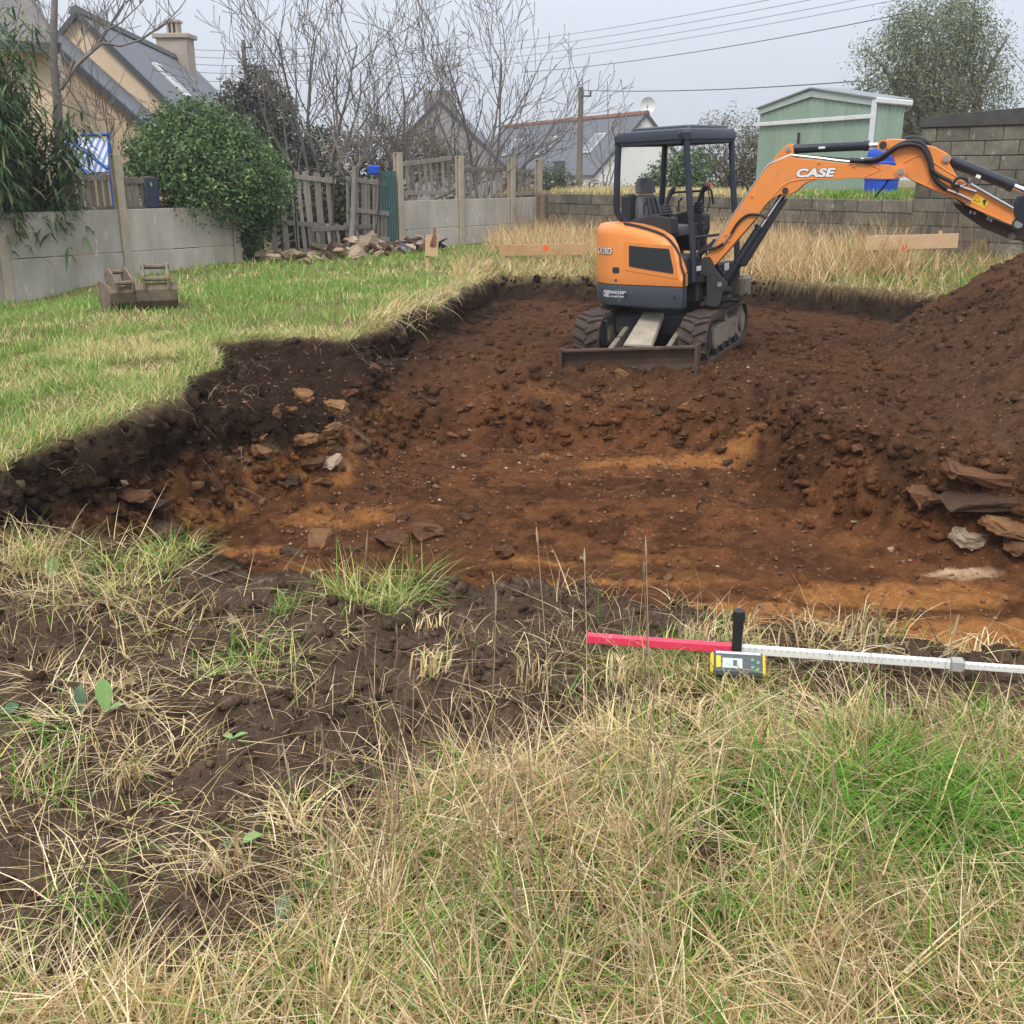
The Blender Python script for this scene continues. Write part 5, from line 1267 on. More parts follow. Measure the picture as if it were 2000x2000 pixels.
# lift ram
ca, cb2 = sz(A_(425, 1450), PB), sz(A_(985, 600), PB)
ca_, cb_ = np.array(ca), np.array(cb2); dv = (cb_ - ca_)
bar_end = ca_ + dv * .62
mb = MB(); mb.tube([wp(*ca_, 0), wp(*(ca_ + dv * .06), 0), wp(*(ca_ + dv * .20), 0), wp(*(ca_ + dv * .21), 0), wp(*(ca_ + dv * .58), 0), wp(*(ca_ + dv * .585), 0), wp(*bar_end, 0)], [.045, .05, .05, .062, .062, .072, .072], 18)
lift = xp('lift_ram', mb, M['barrel'], smooth=35)
mb = MB(); mb.cyl(wp(*bar_end, 0), wp(*cb_, 0), .034, 16); xp('ram_rod', mb, M['chrome'], parent=lift, smooth=40)
mb = MB(); q0 = ca_ + dv * .2; q1 = ca_ + dv * .9; nn_ = np.array([dv[1], -dv[0]]) / np.linalg.norm(dv)
mb.prism([(0, .03), (np.linalg.norm(dv) * .72, .03), (np.linalg.norm(dv) * .74, .065), (.0, .085)], wp(*(ca_ + dv * .22), 0), tuple(bdir * dv[0] / np.linalg.norm(dv) + np.array([0, 0, dv[1] / np.linalg.norm(dv)])), tuple(bdir * nn_[0] + np.array([0, 0, nn_[1]])), tuple(bn), -.07, .07)
xp('ram_guard', mb, M['barrel'], parent=lift, bevel=.01)
# arm ram
a1 = np.array(sz(A_(1012, 200), PB)); a2 = np.array(sz(B_px(365, 245), PB)); dv = a2 - a1
mb = MB(); mb.tube([wp(*(a1 + dv * .0), 0), wp(*(a1 + dv * .06), 0), wp(*(a1 + dv * .07), 0), wp(*(a1 + dv * .80), 0), wp(*(a1 + dv * .81), 0), wp(*(a1 + dv * .86), 0)], [.035, .035, .046, .046, .052, .052], 18)
ar = xp('arm_ram', mb, M['barrel'], smooth=35)
mb = MB(); mb.cyl(wp(*(a1 + dv * .86), 0), wp(*a2, 0), .026, 16); xp('ram_rod', mb, M['chrome'], parent=ar, smooth=40)
s1 = a1 + dv * .33; mb = MB(); mb.beam(wp(*s1 , -.047), wp(*(s1 + dv * .07), -.047), .004, .02, up=(0, 0, 1)); xp('sticker', mb, M['white_vinyl'], parent=ar)
# stick
stp = [B_px(*p) for p in ((318, 250), (330, 215), (360, 190), (480, 176), (620, 182), (820, 236), (950, 268), (1085, 340), (1118, 385), (1105, 450), (1190, 600), (1300, 668), (1480, 770), (1640, 865), (1812, 962), (1885, 1030), (1920, 1100), (1900, 1150), (1850, 1165), (1800, 1140), (1620, 1058), (1280, 900), (1160, 830), (960, 760), (770, 682), (660, 625), (600, 590), (560, 545), (520, 500), (500, 440), (470, 375), (430, 312), (365, 292), (325, 280))]
stp = [sz(p, PB - bn * .075) for p in stp][::-1]
stick = xp('stick', plate(stp, -.075, .075), M['orange'], bevel=.010)
for pts_ in (((915, 430), (1060, 525), (1190, 600)), ((600, 440), (660, 410), (720, 375), (790, 362)), ((860, 680), (900, 590), (940, 510)), ((1280, 900), (1550, 1020), (1800, 1130)), ((700, 632), (960, 750), (1150, 825))):
    mb = MB(); mb.tube([wp(*sz(B_px(*p), PB - bn * .075), -.076) for p in pts_], .007, 5); xp('weld_rib', mb, M['orange'], parent=stick, smooth=60)
for p, r_, m_ in (((368, 245), .036, 'dirtsteel'), ((1068, 398), .030, 'steel_pin'), ((1870, 1122), .040, 'steel_pin')):
    s_, z_ = sz(B_px(*p), PB - bn * .075); mb = MB(); mb.cyl(wp(s_, z_, -.10), wp(s_, z_, .10), r_, 16); xp('pin', mb, M[m_], parent=stick, smooth=40)
    mb = MB(); mb.cyl(wp(s_, z_, -.088), wp(s_, z_, .088), r_ * 1.5, 18); xp('pin_boss', mb, M['dirtsteel' if p[0] == 1870 else 'orange'], parent=stick, smooth=40)
q = [sz(B_px(*p), PB - bn * .075) for p in ((1395, 775), (1545, 880), (1490, 950), (1345, 875))][::-1]
wst = xp('warning_sticker', plate(q, -.0785, -.074), M['yellow_vinyl'], parent=stick)
tri_ = [sz(B_px(*p), PB - bn * .075) for p in ((1378, 862), (1440, 880), (1420, 815))]
mb = MB(); mb.tube([wp(*p, -.080) for p in tri_ + tri_[:1]], .003, 4); xp('warning_mark', mb, M['black_vinyl'], parent=stick)
q = [sz(B_px(*p), PB - bn * .075) for p in ((1470, 860), (1520, 850), (1500, 900), (1490, 930))][::-1]; xp('warning_mark', plate(q, -.080, -.078), M['black_vinyl'], parent=stick)
# bucket ram
b1 = np.array(sz(B_px(1085, 405), PB)); b2 = np.array(sz(B_px(1990, 775), PB)); dv = b2 - b1
mb = MB(); mb.tube([wp(*b1, 0), wp(*(b1 + dv * .05), 0), wp(*(b1 + dv * .06), 0), wp(*(b1 + dv * .74), 0), wp(*(b1 + dv * .75), 0), wp(*(b1 + dv * .81), 0)], [.03, .05, .056, .056, .062, .062], 18)
br = xp('bucket_ram', mb, M['barrel'], smooth=35)
mb = MB(); mb.cyl(wp(*(b1 + dv * .81), 0), wp(*(b1 + dv * 1.02), 0), .030, 16); xp('ram_rod', mb, M['chrome'], parent=br, smooth=40)
s1 = np.array(sz(B_px(1400, 585), PB - bn * .06)); mb = MB(); mb.beam(wp(*s1, -.063), wp(*(s1 + dv * .055), -.063), .004, .03); xp('sticker', mb, M['white_vinyl'], parent=br)
# linkage guard, bucket curled under the stick
lk = [B_px(*p) for p in ((1835, 880), (1880, 820), (1960, 790), (2040, 800), (2060, 900), (1990, 1080), (1930, 1130), (1850, 1080), (1815, 980))]
lk = [sz(p) for p in lk][::-1]
lnk = xp('bucket_link', plate(lk, -.105, -.08), M['barrel'], bevel=.006); xp('bucket_link_far', plate(lk, .08, .105), M['barrel'], parent=lnk, bevel=.006)
bk = [B_px(*p) for p in ((1160, 880), (1290, 925), (1560, 1050), (1830, 1160), (1935, 1090), (2010, 1060), (2080, 1150), (2060, 1300), (1980, 1370), (1890, 1300), (1830, 1302), (1750, 1280), (1480, 1170), (1260, 1020), (1170, 930))]
bk = [sz(p, PB + bn * .1) for p in bk][::-1]
bucket = xp('bucket', plate(bk, .085, .12), M['blade'], bevel=.008); xp('bucket_side', plate(bk, .62, .65), M['blade'], parent=bucket)
top_ = [sz(B_px(*p), PB + bn * .1) for p in ((1830, 1302), (1750, 1280), (1480, 1170), (1260, 1020), (1170, 930))]
mb = MB(); mb.loft([[wp(*p, .12) for p in top_] + [wp(p[0], p[1] + .02, .12) for p in top_[::-1]], [wp(*p, .62) for p in top_] + [wp(p[0], p[1] + .02, .62) for p in top_[::-1]]]); xp('bucket_shell', mb, M['blade'], parent=bucket)
s_, z_ = sz(B_px(1795, 1258), PB + bn * .1); mb = MB(); mb.cyl(wp(s_, z_, .075), wp(s_, z_, .14), .035, 16); xp('pin', mb, M['mudsteel'], parent=bucket, smooth=40)
# hoses
def hose(pts_, r_, t_, conv=B_px, mat=None, name='hose', dt=0.0):
    P0 = [np.array(wp(*sz(conv(*p), PB + bn * t_), t_)) for p in pts_]
    out = []
    for i in range(len(P0) - 1):                       # Catmull-Rom
        p0 = P0[max(i - 1, 0)]; p1 = P0[i]; p2 = P0[i + 1]; p3 = P0[min(i + 2, len(P0) - 1)]
        for k in range(5):
            f = k / 5; out.append(tuple(.5 * ((2 * p1) + (-p0 + p2) * f + (2 * p0 - 5 * p1 + 4 * p2 - p3) * f * f + (-p0 + 3 * p1 - 3 * p2 + p3) * f ** 3)))
    out.append(tuple(P0[-1])); mb = MB(); mb.tube(out, r_, 8); return xp(name, mb, mat or M['hose'], smooth=60)
hose(((0, 415), (140, 425), (260, 425), (370, 385), (470, 300), (600, 225), (720, 205), (800, 235), (860, 330), (895, 440), (920, 560), (980, 660), (1075, 735)), .026, -.11)
hose(((150, 415), (280, 405), (390, 350), (500, 275), (620, 240), (740, 245), (820, 300), (880, 420), (910, 520), (1000, 590), (1130, 655)), .020, -.13)
hose(((560, 200), (650, 165), (740, 165), (830, 200), (900, 240)), .022, .03)
hose(((1130, 655), (1150, 720), (1160, 650), (1210, 610), (1290, 620), (1300, 660)), .014, -.12)
hose(((1160, 800), (1220, 870), (1300, 930), (1420, 990), (1540, 1060)), .012, -.02)
hose(((1200, 770), (1180, 700), (1220, 690)), .012, -.12)
hose(((170, 1190), (230, 1150), (330, 1130), (400, 1090)), .016, -.13, conv=A_)
hose(((470, 1000), (540, 890), (620, 825), (700, 815), (770, 830), (800, 860)), .013, -.12, conv=A_)
hose(((160, 1290), (150, 1220), (200, 1160), (280, 1110), (330, 1060)), .030, -.06, conv=A_)
hose(((180, 1270), (180, 1200), (240, 1140), (310, 1080)), .026, .02, conv=A_)
hose(((1060, 265), (1250, 270), (1500, 290), (1700, 305), (1850, 300)), .012, -.02, conv=A_)
for pts_ in (((1080, 745), (1200, 790), (1345, 860)), ((1130, 655), (1240, 710), (1400, 765)), ((1250, 705), (1310, 660), (1330, 610)), ((1340, 680), (1600, 830), (1810, 950)), ((120, 400), (245, 400))):
    hose(pts_, .015, -.105, mat=M['steel_pin'], name='hose_fitting')
for pts_ in (((395, 1100), (470, 1000)), ((1720, 290), (1800, 295))): hose(pts_, .012, -.12, conv=A_, mat=M['steel_pin'], name='hose_fitting')
for c_ in ((1340, 990), (1385, 1000), (1530, 1060), (1565, 1080)):
    s_, z_ = sz(B_px(*c_), PB); mb = MB(); mb.cyl(wp(s_, z_ - .015, -.02), wp(s_, z_ + .015, -.02), .014, 8); xp('hose_fitting', mb, M['steel_pin'], parent=stick)
hose(((430, 625), (390, 690), (330, 760), (280, 825)), .010, .02, name='hose')
# swing side: dirty counter box on the far front
# ================================================================== stones, slabs, rubble
M['rock'] = material('brown_slate_stone', (0.150, 0.076, 0.042), (0.095, 0.048, 0.028), scale=5, rough=.95, spec=.03, bump=.7, bscale=18, var=.30, c3=(0.21, 0.125, 0.08), s3=6, t3=.60, bdist=.03)
M['rock_ochre'] = material('ochre_stone', (0.26, 0.14, 0.068), (0.15, 0.078, 0.04), scale=6, rough=.95, spec=.03, bump=.7, bscale=18, var=.25, c3=(0.40, 0.29, 0.18), s3=5, t3=.62, bdist=.03)
M['rock_pale'] = material('pale_weathered_stone', (0.44, 0.35, 0.25), (0.24, 0.17, 0.115), scale=6, rough=.95, spec=.05, bump=.6, bscale=20, var=.2, bdist=.03)
M['rock_dark'] = material('dark_slate_slab', (0.075, 0.046, 0.032), (0.120, 0.074, 0.05), scale=9, rough=.95, spec=.05, bump=.8, bscale=26, var=.2, bdist=.03)
def hull_mesh(seed, sx, sy, sz, n=15, cut=.55, rough=1):
    rnd = random.Random(seed); bm = bmesh.new()
    for k in range(n):
        v = Vector((rnd.gauss(0, 1), rnd.gauss(0, 1), rnd.gauss(0, 1))); v.normalize()
        e = rnd.uniform(.78, 1.0); v = Vector([math.copysign(abs(q) ** cut, q) for q in v]) * e
        bm.verts.new((v.x * sx / 2, v.y * sy / 2, v.z * sz / 2))
    r_ = bmesh.ops.convex_hull(bm, input=bm.verts)
    bmesh.ops.delete(bm, geom=[g for g in bm.verts if not g.link_faces], context='VERTS')
    bmesh.ops.triangulate(bm, faces=bm.faces)
    for q_ in range(rough):
        bmesh.ops.subdivide_edges(bm, edges=bm.edges, cuts=1, use_grid_fill=True)
        amp = min(sx, sy, sz) * (.10 if q_ == 0 else .06)
        for v in bm.verts: v.co += Vector((rnd.uniform(-1, 1), rnd.uniform(-1, 1), rnd.uniform(-1, 1))) * amp
    bmesh.ops.recalc_face_normals(bm, faces=bm.faces)
    me = bpy.data.meshes.new('stone'); bm.to_mesh(me); bm.free(); return me
SHAPES = [hull_mesh(s, 1, q, h) for s, q, h in ((1, .8, .5), (2, .7, .35), (3, .9, .6), (4, .6, .45), (5, .75, .25), (6, .85, .7), (7, .65, .3), (8, .8, .4))]
_rock_cache = {}
def stone(p, size, rot, mat, label, group, shape=None, flat=1.0, name='stone', sink=.3):
    k = (shape if shape is not None else random.randrange(len(SHAPES)), mat)
    if k not in _rock_cache:
        me = SHAPES[k[0]].copy(); me.materials.append(M[mat]); _rock_cache[k] = me
    o = bpy.data.objects.new(name, _rock_cache[k]); COL.objects.link(o)
    o.scale = (size, size * random.uniform(.8, 1.15), size * flat)
    o.rotation_euler = rot; o.location = (p[0], p[1], p[2] + size * flat * .10 * (1 - sink))
    return tag(o, label, 'stone', group)
def hit_ground(px, py, y0=2.5, y1=19):
    d = ray(px, py); ts = np.linspace(y0, y1, 900) / d[1]
    P = EYE + d[None] * ts[:, None]; h, _ = terrain(P[:, 0], P[:, 1]); below = np.where(P[:, 2] <= h)[0]
    i = below[0] if len(below) else len(ts) - 1
    return P[i]
rs = random.Random(5)
def px_stone(px, py, wpx, mat, label, group=None, flat=1.0, shape=None, tilt=.3, name='stone', sink=.3):
    p = hit_ground(px, py); size = .92 * wpx * (np.dot(p - EYE, _F)) / FPX
    return stone(p, size, (rs.uniform(-tilt, tilt), rs.uniform(-tilt, tilt), rs.uniform(0, 6.28)), mat, label, group, shape=shape, flat=flat, name=name, sink=sink)
# large ones that can be told apart
for args in (
    (1043, 897, 36, 'rock_ochre', 'ochre stone alone at the foot of the ramp, in the middle'), (1113, 893, 32, 'rock_ochre', 'flat ochre stone beside the lone stone at the foot of the ramp'),
    (885, 852, 30, 'rock_ochre', 'rounded pale brown stone at the left end of the ramp foot'), (848, 868, 26, 'rock_ochre', 'paler stone left of the rounded one at the ramp foot'),
    (1060, 790, 52, 'rock', 'long tilted brown slab half way up the ramp'), (1338, 850, 42, 'rock', 'square brown stone on the ramp right of the middle'),
    (1412, 882, 44, 'rock', 'brown block topping the small cluster by the spoil heap'), (1466, 905, 34, 'rock', 'dark block at the right of the cluster by the spoil heap'), (1425, 905, 30, 'rock_dark', 'flat dark stone under the cluster by the spoil heap'),
    (1672, 878, 50, 'rock', 'broad brown stone set in the side of the spoil heap'), (1302, 1133, 46, 'rock_ochre', 'reddish stone lying on the near pit floor'),
    (985, 1083, 62, 'rock', 'thin flat slab on the near pit floor'), (765, 1060, 92, 'rock', 'large reddish rock left of the triangular rock'), (835, 1045, 84, 'rock', 'large triangular rock on the near floor'),
    (620, 1062, 92, 'rock_ochre', 'pale topped rock at the left of the near floor'), (575, 1085, 70, 'rock_dark', 'dark broken slab in front of the pale topped rock'), (690, 1075, 58, 'rock_dark', 'dark stone between the pale topped and the reddish rock'),
    (785, 1015, 34, 'rock', 'small reddish stone behind the triangular rock'), (905, 1008, 32, 'rock_dark', 'thin dark stone right of the triangular rock'), (725, 955, 28, 'rock_dark', 'dark stone near the left bank of the floor'),
    (452, 1212, 50, 'rock_pale', 'buff stone lying on the churned earth in front of the pit'), (778, 1373, 26, 'rock_pale', 'small grey stone in the foreground earth'),
    (360, 1460, 60, 'rock_dark', 'earth covered lump in the left foreground')):
    px_stone(*args, shape=rs.randrange(8), flat=.9 if args[2] > 40 else 1.0)
# slabs sticking out of the right bank
def slab(px, py, w, d, h, rot, mat, label, seed, dz=0.0, dy=0.0):
    p = hit_ground(px, py); me = hull_mesh(seed, w, d, h, 24, .55, 2); me.materials.append(M[mat])
    o = bpy.data.objects.new('slab', me); COL.objects.link(o); o.location = (p[0], p[1] + dy, p[2] + dz); o.rotation_euler = rot
    return tag(o, label, 'stone', 'slabs in the right bank')
slab(1908, 938, .62, .40, .13, (.10, .10, -.1), 'rock', 'rounded brown slab lying on top of the right bank', 31, .05)
slab(1925, 985, .80, .42, .12, (.05, -.03, .05), 'rock_dark', 'long dark slab jutting from the right bank', 32, .03)
slab(1812, 972, .34, .30, .16, (.2, .25, .4), 'rock', 'leaning slab at the left end of the jutting slabs', 33, .0)
slab(1975, 1035, .48, .34, .13, (.0, .16, .0), 'rock_ochre', 'ochre slab low in the right bank under the dark slab', 34, .02)
slab(1895, 1050, .28, .22, .14, (.1, .1, .3), 'rock_pale', 'pale yellowish stone under the dark slab', 35, .0)
slab(2010, 1065, .40, .3, .12, (.1, -.1, .3), 'rock', 'brown slab at the right edge low in the bank', 36, .0)
# scattered stones one can still pick out
def scatter(n, box, sizes, mats, label, group, cond=None, tilt=.5):
    k = 0; tries = 0
    while k < n and tries < n * 30:
        tries += 1
        px, py = rs.uniform(box[0], box[2]), rs.uniform(box[1], box[3])
        if cond and not cond(px, py): continue
        p = hit_ground(px, py); size = rs.choice(sizes) * rs.uniform(.7, 1.3)
        mt_ = rs.choice(mats); tone = {'rock': 'brown', 'rock_ochre': 'ochre', 'rock_pale': 'pale', 'rock_dark': 'dark'}[mt_]
        sz_ = 'tiny' if size < sizes[0] * 1.05 else ('fist sized' if size < sizes[-1] * .9 else 'larger')
        fx = (px - box[0]) / (box[2] - box[0]); fy = (py - box[1]) / (box[3] - box[1])
        where = ('upper ' if fy < .34 else 'lower ' if fy > .67 else 'middle ') + ('left' if fx < .34 else 'right' if fx > .67 else 'centre')
        stone(p, size, (rs.uniform(-tilt, tilt), rs.uniform(-tilt, tilt), rs.uniform(0, 6.28)), mt_, sz_ + ' ' + tone + ' ' + label + ', ' + where + ' part', group); k += 1
scatter(46, (700, 700, 1450, 880), (.07, .09, .12, .16), ('rock', 'rock', 'rock', 'rock_ochre'), 'stone on the ramp below the excavator', 'loose stones on the ramp')
scatter(30, (680, 830, 980, 960), (.05, .07, .10), ('rock', 'rock_ochre', 'rock_pale'), 'stone at the left foot of the ramp', 'stones at the left foot of the ramp')
scatter(36, (1500, 600, 2000, 930), (.07, .10, .13), ('rock', 'rock', 'rock_dark'), 'stone in the flank of the spoil heap', 'stones in the spoil heap', cond=lambda a, b: b > 560 + (2000 - a) * .62 - 40)
scatter(22, (480, 900, 760, 1060), (.05, .07, .10), ('rock', 'rock_ochre', 'rock_dark'), 'stone fallen from the left bank', 'stones fallen from the left bank')
scatter(26, (800, 930, 1900, 1150), (.04, .06, .08), ('rock', 'rock_ochre', 'rock_dark', 'rock_pale'), 'stone on the pit floor', 'small stones on the pit floor')
scatter(18, (430, 770, 690, 970), (.09, .14, .20), ('rock_ochre', 'rock', 'rock_dark'), 'stone bedded in the left bank', 'stones bedded in the left bank')
scatter(8, (1430, 620, 1700, 760), (.06, .09, .12), ('rock', 'rock_dark'), 'clod between tracks and spoil heap', 'clods by the tracks')
# ledges of rock standing out of the left bank
for k, (px, py, w_, d_, h_, mt_, lab) in enumerate(((585, 862, .34, .26, .12, 'rock_ochre', 'ochre rock ledge high in the left bank'), (640, 840, .28, .22, .14, 'rock_ochre', 'ochre rock standing out at the corner of the left bank'), (655, 800, .28, .22, .18, 'rock_ochre', 'ochre block in the upper corner of the left bank'), (600, 905, .40, .28, .10, 'rock', 'brown ledge below the ochre rock ledge'),
        (560, 935, .36, .26, .09, 'rock_dark', 'thin dark ledge low in the left bank'), (640, 900, .28, .22, .12, 'rock_pale', 'pale stone beside the brown ledge of the left bank'), (250, 965, .40, .25, .09, 'rock', 'flat brown slate in the near part of the left bank'), (290, 985, .34, .25, .07, 'rock_dark', 'dark thin slate under the flat brown slate'), (225, 945, .2, .2, .07, 'rock_pale', 'pale chip above the flat brown slate'), (300, 1030, .42, .3, .10, 'rock_dark', 'dark slab at the foot of the near left bank'), (370, 1050, .36, .26, .10, 'rock', 'brown slab at the foot of the near left bank'), (590, 780, .22, .16, .2, 'rock_ochre', 'narrow ochre rock in the dark topsoil'))):
    slab(px, py, w_, d_, h_, (rs.uniform(-.2, .2), rs.uniform(-.25, .25), rs.uniform(-.6, .6)), mt_, lab, 60 + k)['group'] = 'rock ledges in the left bank'
# grit too small to count
def grit(n, regions, seed, smin, smax, mat):
    g = np.random.default_rng(seed); X = []; Y = []
    for (x0, x1, y0, y1, w) in regions:
        k = int(n * w); X.append(g.uniform(x0, x1, k)); Y.append(g.uniform(y0, y1, k))
    X = np.concatenate(X); Y = np.concatenate(Y); h, m = terrain(X, Y)
    keep = (m['earth'] > .5) | ((Y < 5.0) & (bare(X, Y) > .6)); dull = (m['earth'] < .5); dull = dull[keep]; X, Y, h = X[keep], Y[keep], h[keep]; N = len(X)
    S = smin + (smax - smin) * g.random(N) ** 3
    oct_ = np.array([(1, 0, 0), (0, 1, 0), (-1, 0, 0), (0, -1, 0), (0, 0, .7), (0, 0, -.5)], float)
    Fo = np.array([(0, 1, 4), (1, 2, 4), (2, 3, 4), (3, 0, 4), (1, 0, 5), (2, 1, 5), (3, 2, 5), (0, 3, 5)])
    V = oct_[None] * S[:, None, None] * (1 + .5 * (g.random((N, 6, 3)) - .5)); a = g.random(N) * 6.28
    ca, sa = np.cos(a)[:, None], np.sin(a)[:, None]
    Vx = V[..., 0] * ca - V[..., 1] * sa; Vy = V[..., 0] * sa + V[..., 1] * ca
    V = np.stack([Vx + X[:, None], Vy + Y[:, None], V[..., 2] + h[:, None] + S[:, None] * .1], -1).reshape(-1, 3)
    Fa = (Fo[None] + (np.arange(N) * 6)[:, None, None]).reshape(-1, 3)
    base = np.array([(0.17, .09, .058), (.24, .135, .08), (.12, .072, .052), (.40, .31, .22)])[g.choice(4, N, p=[.57, .22, .20, .01])] * (.75 + .5 * g.random((N, 1))); base = np.where(dull[:, None], np.array([.10, .07, .052]) * (.6 + .8 * g.random((N, 1))), base)
    o = link_mesh('grit', np_mesh('grit', V, F3=Fa, col=np.repeat(base, 6, 0)), mat); tag(o, 'small stones and crumbs of earth strewn over the pit', 'gravel', kind='stuff')
M['grit'] = material('grit', (1, 1, 1), attr=True, rough=.95, spec=0, scale=30, attr_noise=.2)
grit(9000, ((-2.6, 3.2, 4.2, 9.2, .40), (-1.5, 2.7, 9.0, 11.3, .22), (2.4, 7.0, 6.5, 13.0, .26), (-3.0, -1.0, 5.5, 10.6, .12)), 3, .005, .026, M['grit'])
# rubble by the gap in the fence
def rub(px, off, dz=0.0):
    q = on_left(px) + BN * off; return np.array([q[0], q[1], ground_z(q[0], q[1]) + dz])
for k in range(54):
    px = rs.uniform(470, 800); off = rs.uniform(.25, 1.5) * (1 if px < 760 else .6); up = max(0, .30 - .2 * off) * rs.random()
    tone_ = rs.choice(('rock_pale', 'rock_pale', 'rock_pale', 'rock_dark'))
    stone(rub(px, off, up + .04), rs.uniform(.16, .40), (rs.uniform(-.6, .6), rs.uniform(-.6, .6), rs.uniform(0, 6.28)), tone_, ('dark' if tone_ == 'rock_dark' else 'pale') + ' rubble stone, ' + ('first', 'second', 'third', 'fourth', 'fifth', 'sixth', 'seventh', 'last')[min(7, int((px - 470) / 41.3))] + ' part of the heap from the left' + (', against the pallets' if off < .6 else ', nearest the lawn' if off > 1.05 else ', halfway out'), 'rubble stones before the pallets', flat=rs.uniform(.7, 1.1))
for px, off, s_, lab in ((680, .55, .85, 'largest pale rubble block lying before the leaning pallets'), (622, .35, .55, 'upright pale rubble block between the steel rods'), (512, .8, .6, 'pale rubble stone nearest to the end of the concrete fence'), (600, .9, .5, 'wedge shaped pale rubble stone in front of the steel rods')):
    stone(rub(px, off, .12), s_, (.3, .2, rs.uniform(0, 6)), 'rock_pale', lab, 'rubble stones before the pallets', flat=.9)
slates = Thing('slate_heap', 'heap of dark broken slates and plastic beside the pale rubble', 'rubble heap', tuple(rub(730, .7)))
for k in range(34):
    p = rub(rs.uniform(650, 800), rs.uniform(.4, 1.3), rs.uniform(.06, .2))
    mb = MB(); mb.box(p, (rs.uniform(.18, .4), rs.uniform(.12, .25), .015), M=Euler((rs.uniform(-.7, .7), rs.uniform(-.7, .7), rs.uniform(0, 6))).to_matrix()); slates.part('slate', mb, M['blue_tarp'] if k % 3 == 0 else M['rock_dark'])

# ================================================================== survey staff and laser receiver
M['staff_red'] = material('red_painted_staff', (0.80, 0.055, 0.12), (0.70, 0.045, 0.10), scale=9, rough=.5, c3=(.50, .30, .26), s3=22, t3=.62)
def ruler_material():
    m = bpy.data.materials.new('staff_scale'); m.use_nodes = True; nt = m.node_tree; L = nt.links; bs = nt.nodes['Principled BSDF']; bs.inputs['Roughness'].default_value = .5
    tc = nd(nt, 'ShaderNodeTexCoord'); sp_ = nd(nt, 'ShaderNodeSeparateXYZ'); L.new(tc.outputs['Object'], sp_.inputs[0])
    mo = nd(nt, 'ShaderNodeMath', operation='FRACT'); mm = nd(nt, 'ShaderNodeMath', operation='MULTIPLY'); L.new(sp_.outputs[0], mm.inputs[0]); mm.inputs[1].default_value = 50; L.new(mm.outputs[0], mo.inputs[0])
    lt = nd(nt, 'ShaderNodeMath', operation='LESS_THAN'); L.new(mo.outputs[0], lt.inputs[0]); lt.inputs[1].default_value = .30
    zg = nd(nt, 'ShaderNodeMath', operation='GREATER_THAN'); L.new(sp_.outputs[2], zg.inputs[0]); zg.inputs[1].default_value = .0015
    mu = nd(nt, 'ShaderNodeMath', operation='MULTIPLY'); L.new(lt.outputs[0], mu.inputs[0]); L.new(zg.outputs[0], mu.inputs[1])
    mx = nd(nt, 'ShaderNodeMix', data_type='RGBA'); L.new(mu.outputs[0], mx.inputs[0]); mx.inputs[6].default_value = (.74, .74, .72, 1); mx.inputs[7].default_value = (.56, .56, .57, 1); L.new(mx.outputs[2], bs.inputs['Base Color']); return m
M['ruler'] = ruler_material()
M['receiver'] = material('receiver_grey', (0.075, 0.085, 0.095), rough=.5); M['yellow'] = material('yellow_rubber', (0.72, 0.50, 0.03), rough=.6)
M['lcd'] = material('grey_display', (0.50, 0.60, 0.60), rough=.25); M['clamp'] = material('black_clamp', (0.02, 0.02, 0.022), rough=.45); M['grey_metal'] = material('grey_collar', (.36, .36, .35), rough=.5)
sa, sb_ = atz(1150, 1246, .13), atz(2120, 1316, .13)
ax_ = Vector(sb_ - sa); Ls = ax_.length; ax_.normalize(); rz = math.atan2(ax_.y, ax_.x)
st_ = Thing('survey_staff', 'telescopic levelling staff, red and white, lying along the pit edge', 'survey staff', tuple(sa), rot=(0, -math.asin(ax_.z), rz))
def along(px): # distance along the staff for a photo column
    d = ray(px, 1246 + (px - 1150) * .0722); A = np.array([[d[0], -ax_.x], [d[1], -ax_.y]]); t_ = np.linalg.solve(A, np.array([sa[0], sa[1]])); return t_[1]
l1, l2 = along(1432), along(1868)
st_.part('red_section', MB().box((l1 / 2, 0, 0), (l1, .026, .030), ch=.003), M['staff_red'], local=True)
st_.part('end_cap', MB().box((.004, 0, 0), (.02, .028, .032), ch=.003), M['staff_red'], local=True)
st_.part('graduated_section', MB().box(((l1 + l2) / 2, 0, 0), (l2 - l1, .024, .027), ch=.002), M['ruler'], local=True)
st_.part('collar', MB().box((l2, 0, -.001), (.045, .036, .042), ch=.006), M['grey_metal'], local=True)
st_.part('inner_section', MB().box(((l2 + Ls) / 2 + .02, 0, -.001), (Ls - l2, .019, .021), ch=.002), M['ruler'], local=True)
rc = sa + np.array(ax_) * along(1440)
rec = Thing('laser_receiver', 'grey and yellow laser receiver clamped under the staff', 'laser receiver', tuple(rc), rot=(R(40), 0, rz + .03))
rec.part('body', MB().box((0, -.062, .012), (.165, .082, .034), ch=.009), M['receiver'], local=True)
rec.part('yellow_edge', MB().box((-.079, -.062, .010), (.016, .074, .03), ch=.006), M['yellow'], local=True); rec.part('yellow_edge', MB().box((.079, -.062, .010), (.016, .074, .03), ch=.006), M['yellow'], local=True)
rec.part('sensor_strip', MB().box((0, -.030, .030), (.140, .008, .003)), M['white_paint'], local=True)
rec.part('display', MB().box((-.018, -.066, .030), (.062, .034, .003)), M['lcd'], local=True)
rec.part('display_mark', MB().box((-.010, -.066, .0322), (.012, .020, .001)), M['receiver'], local=True)
rec.part('label_sticker', MB().box((-.062, -.062, .030), (.014, .04, .002)), M['yellow'], local=True)
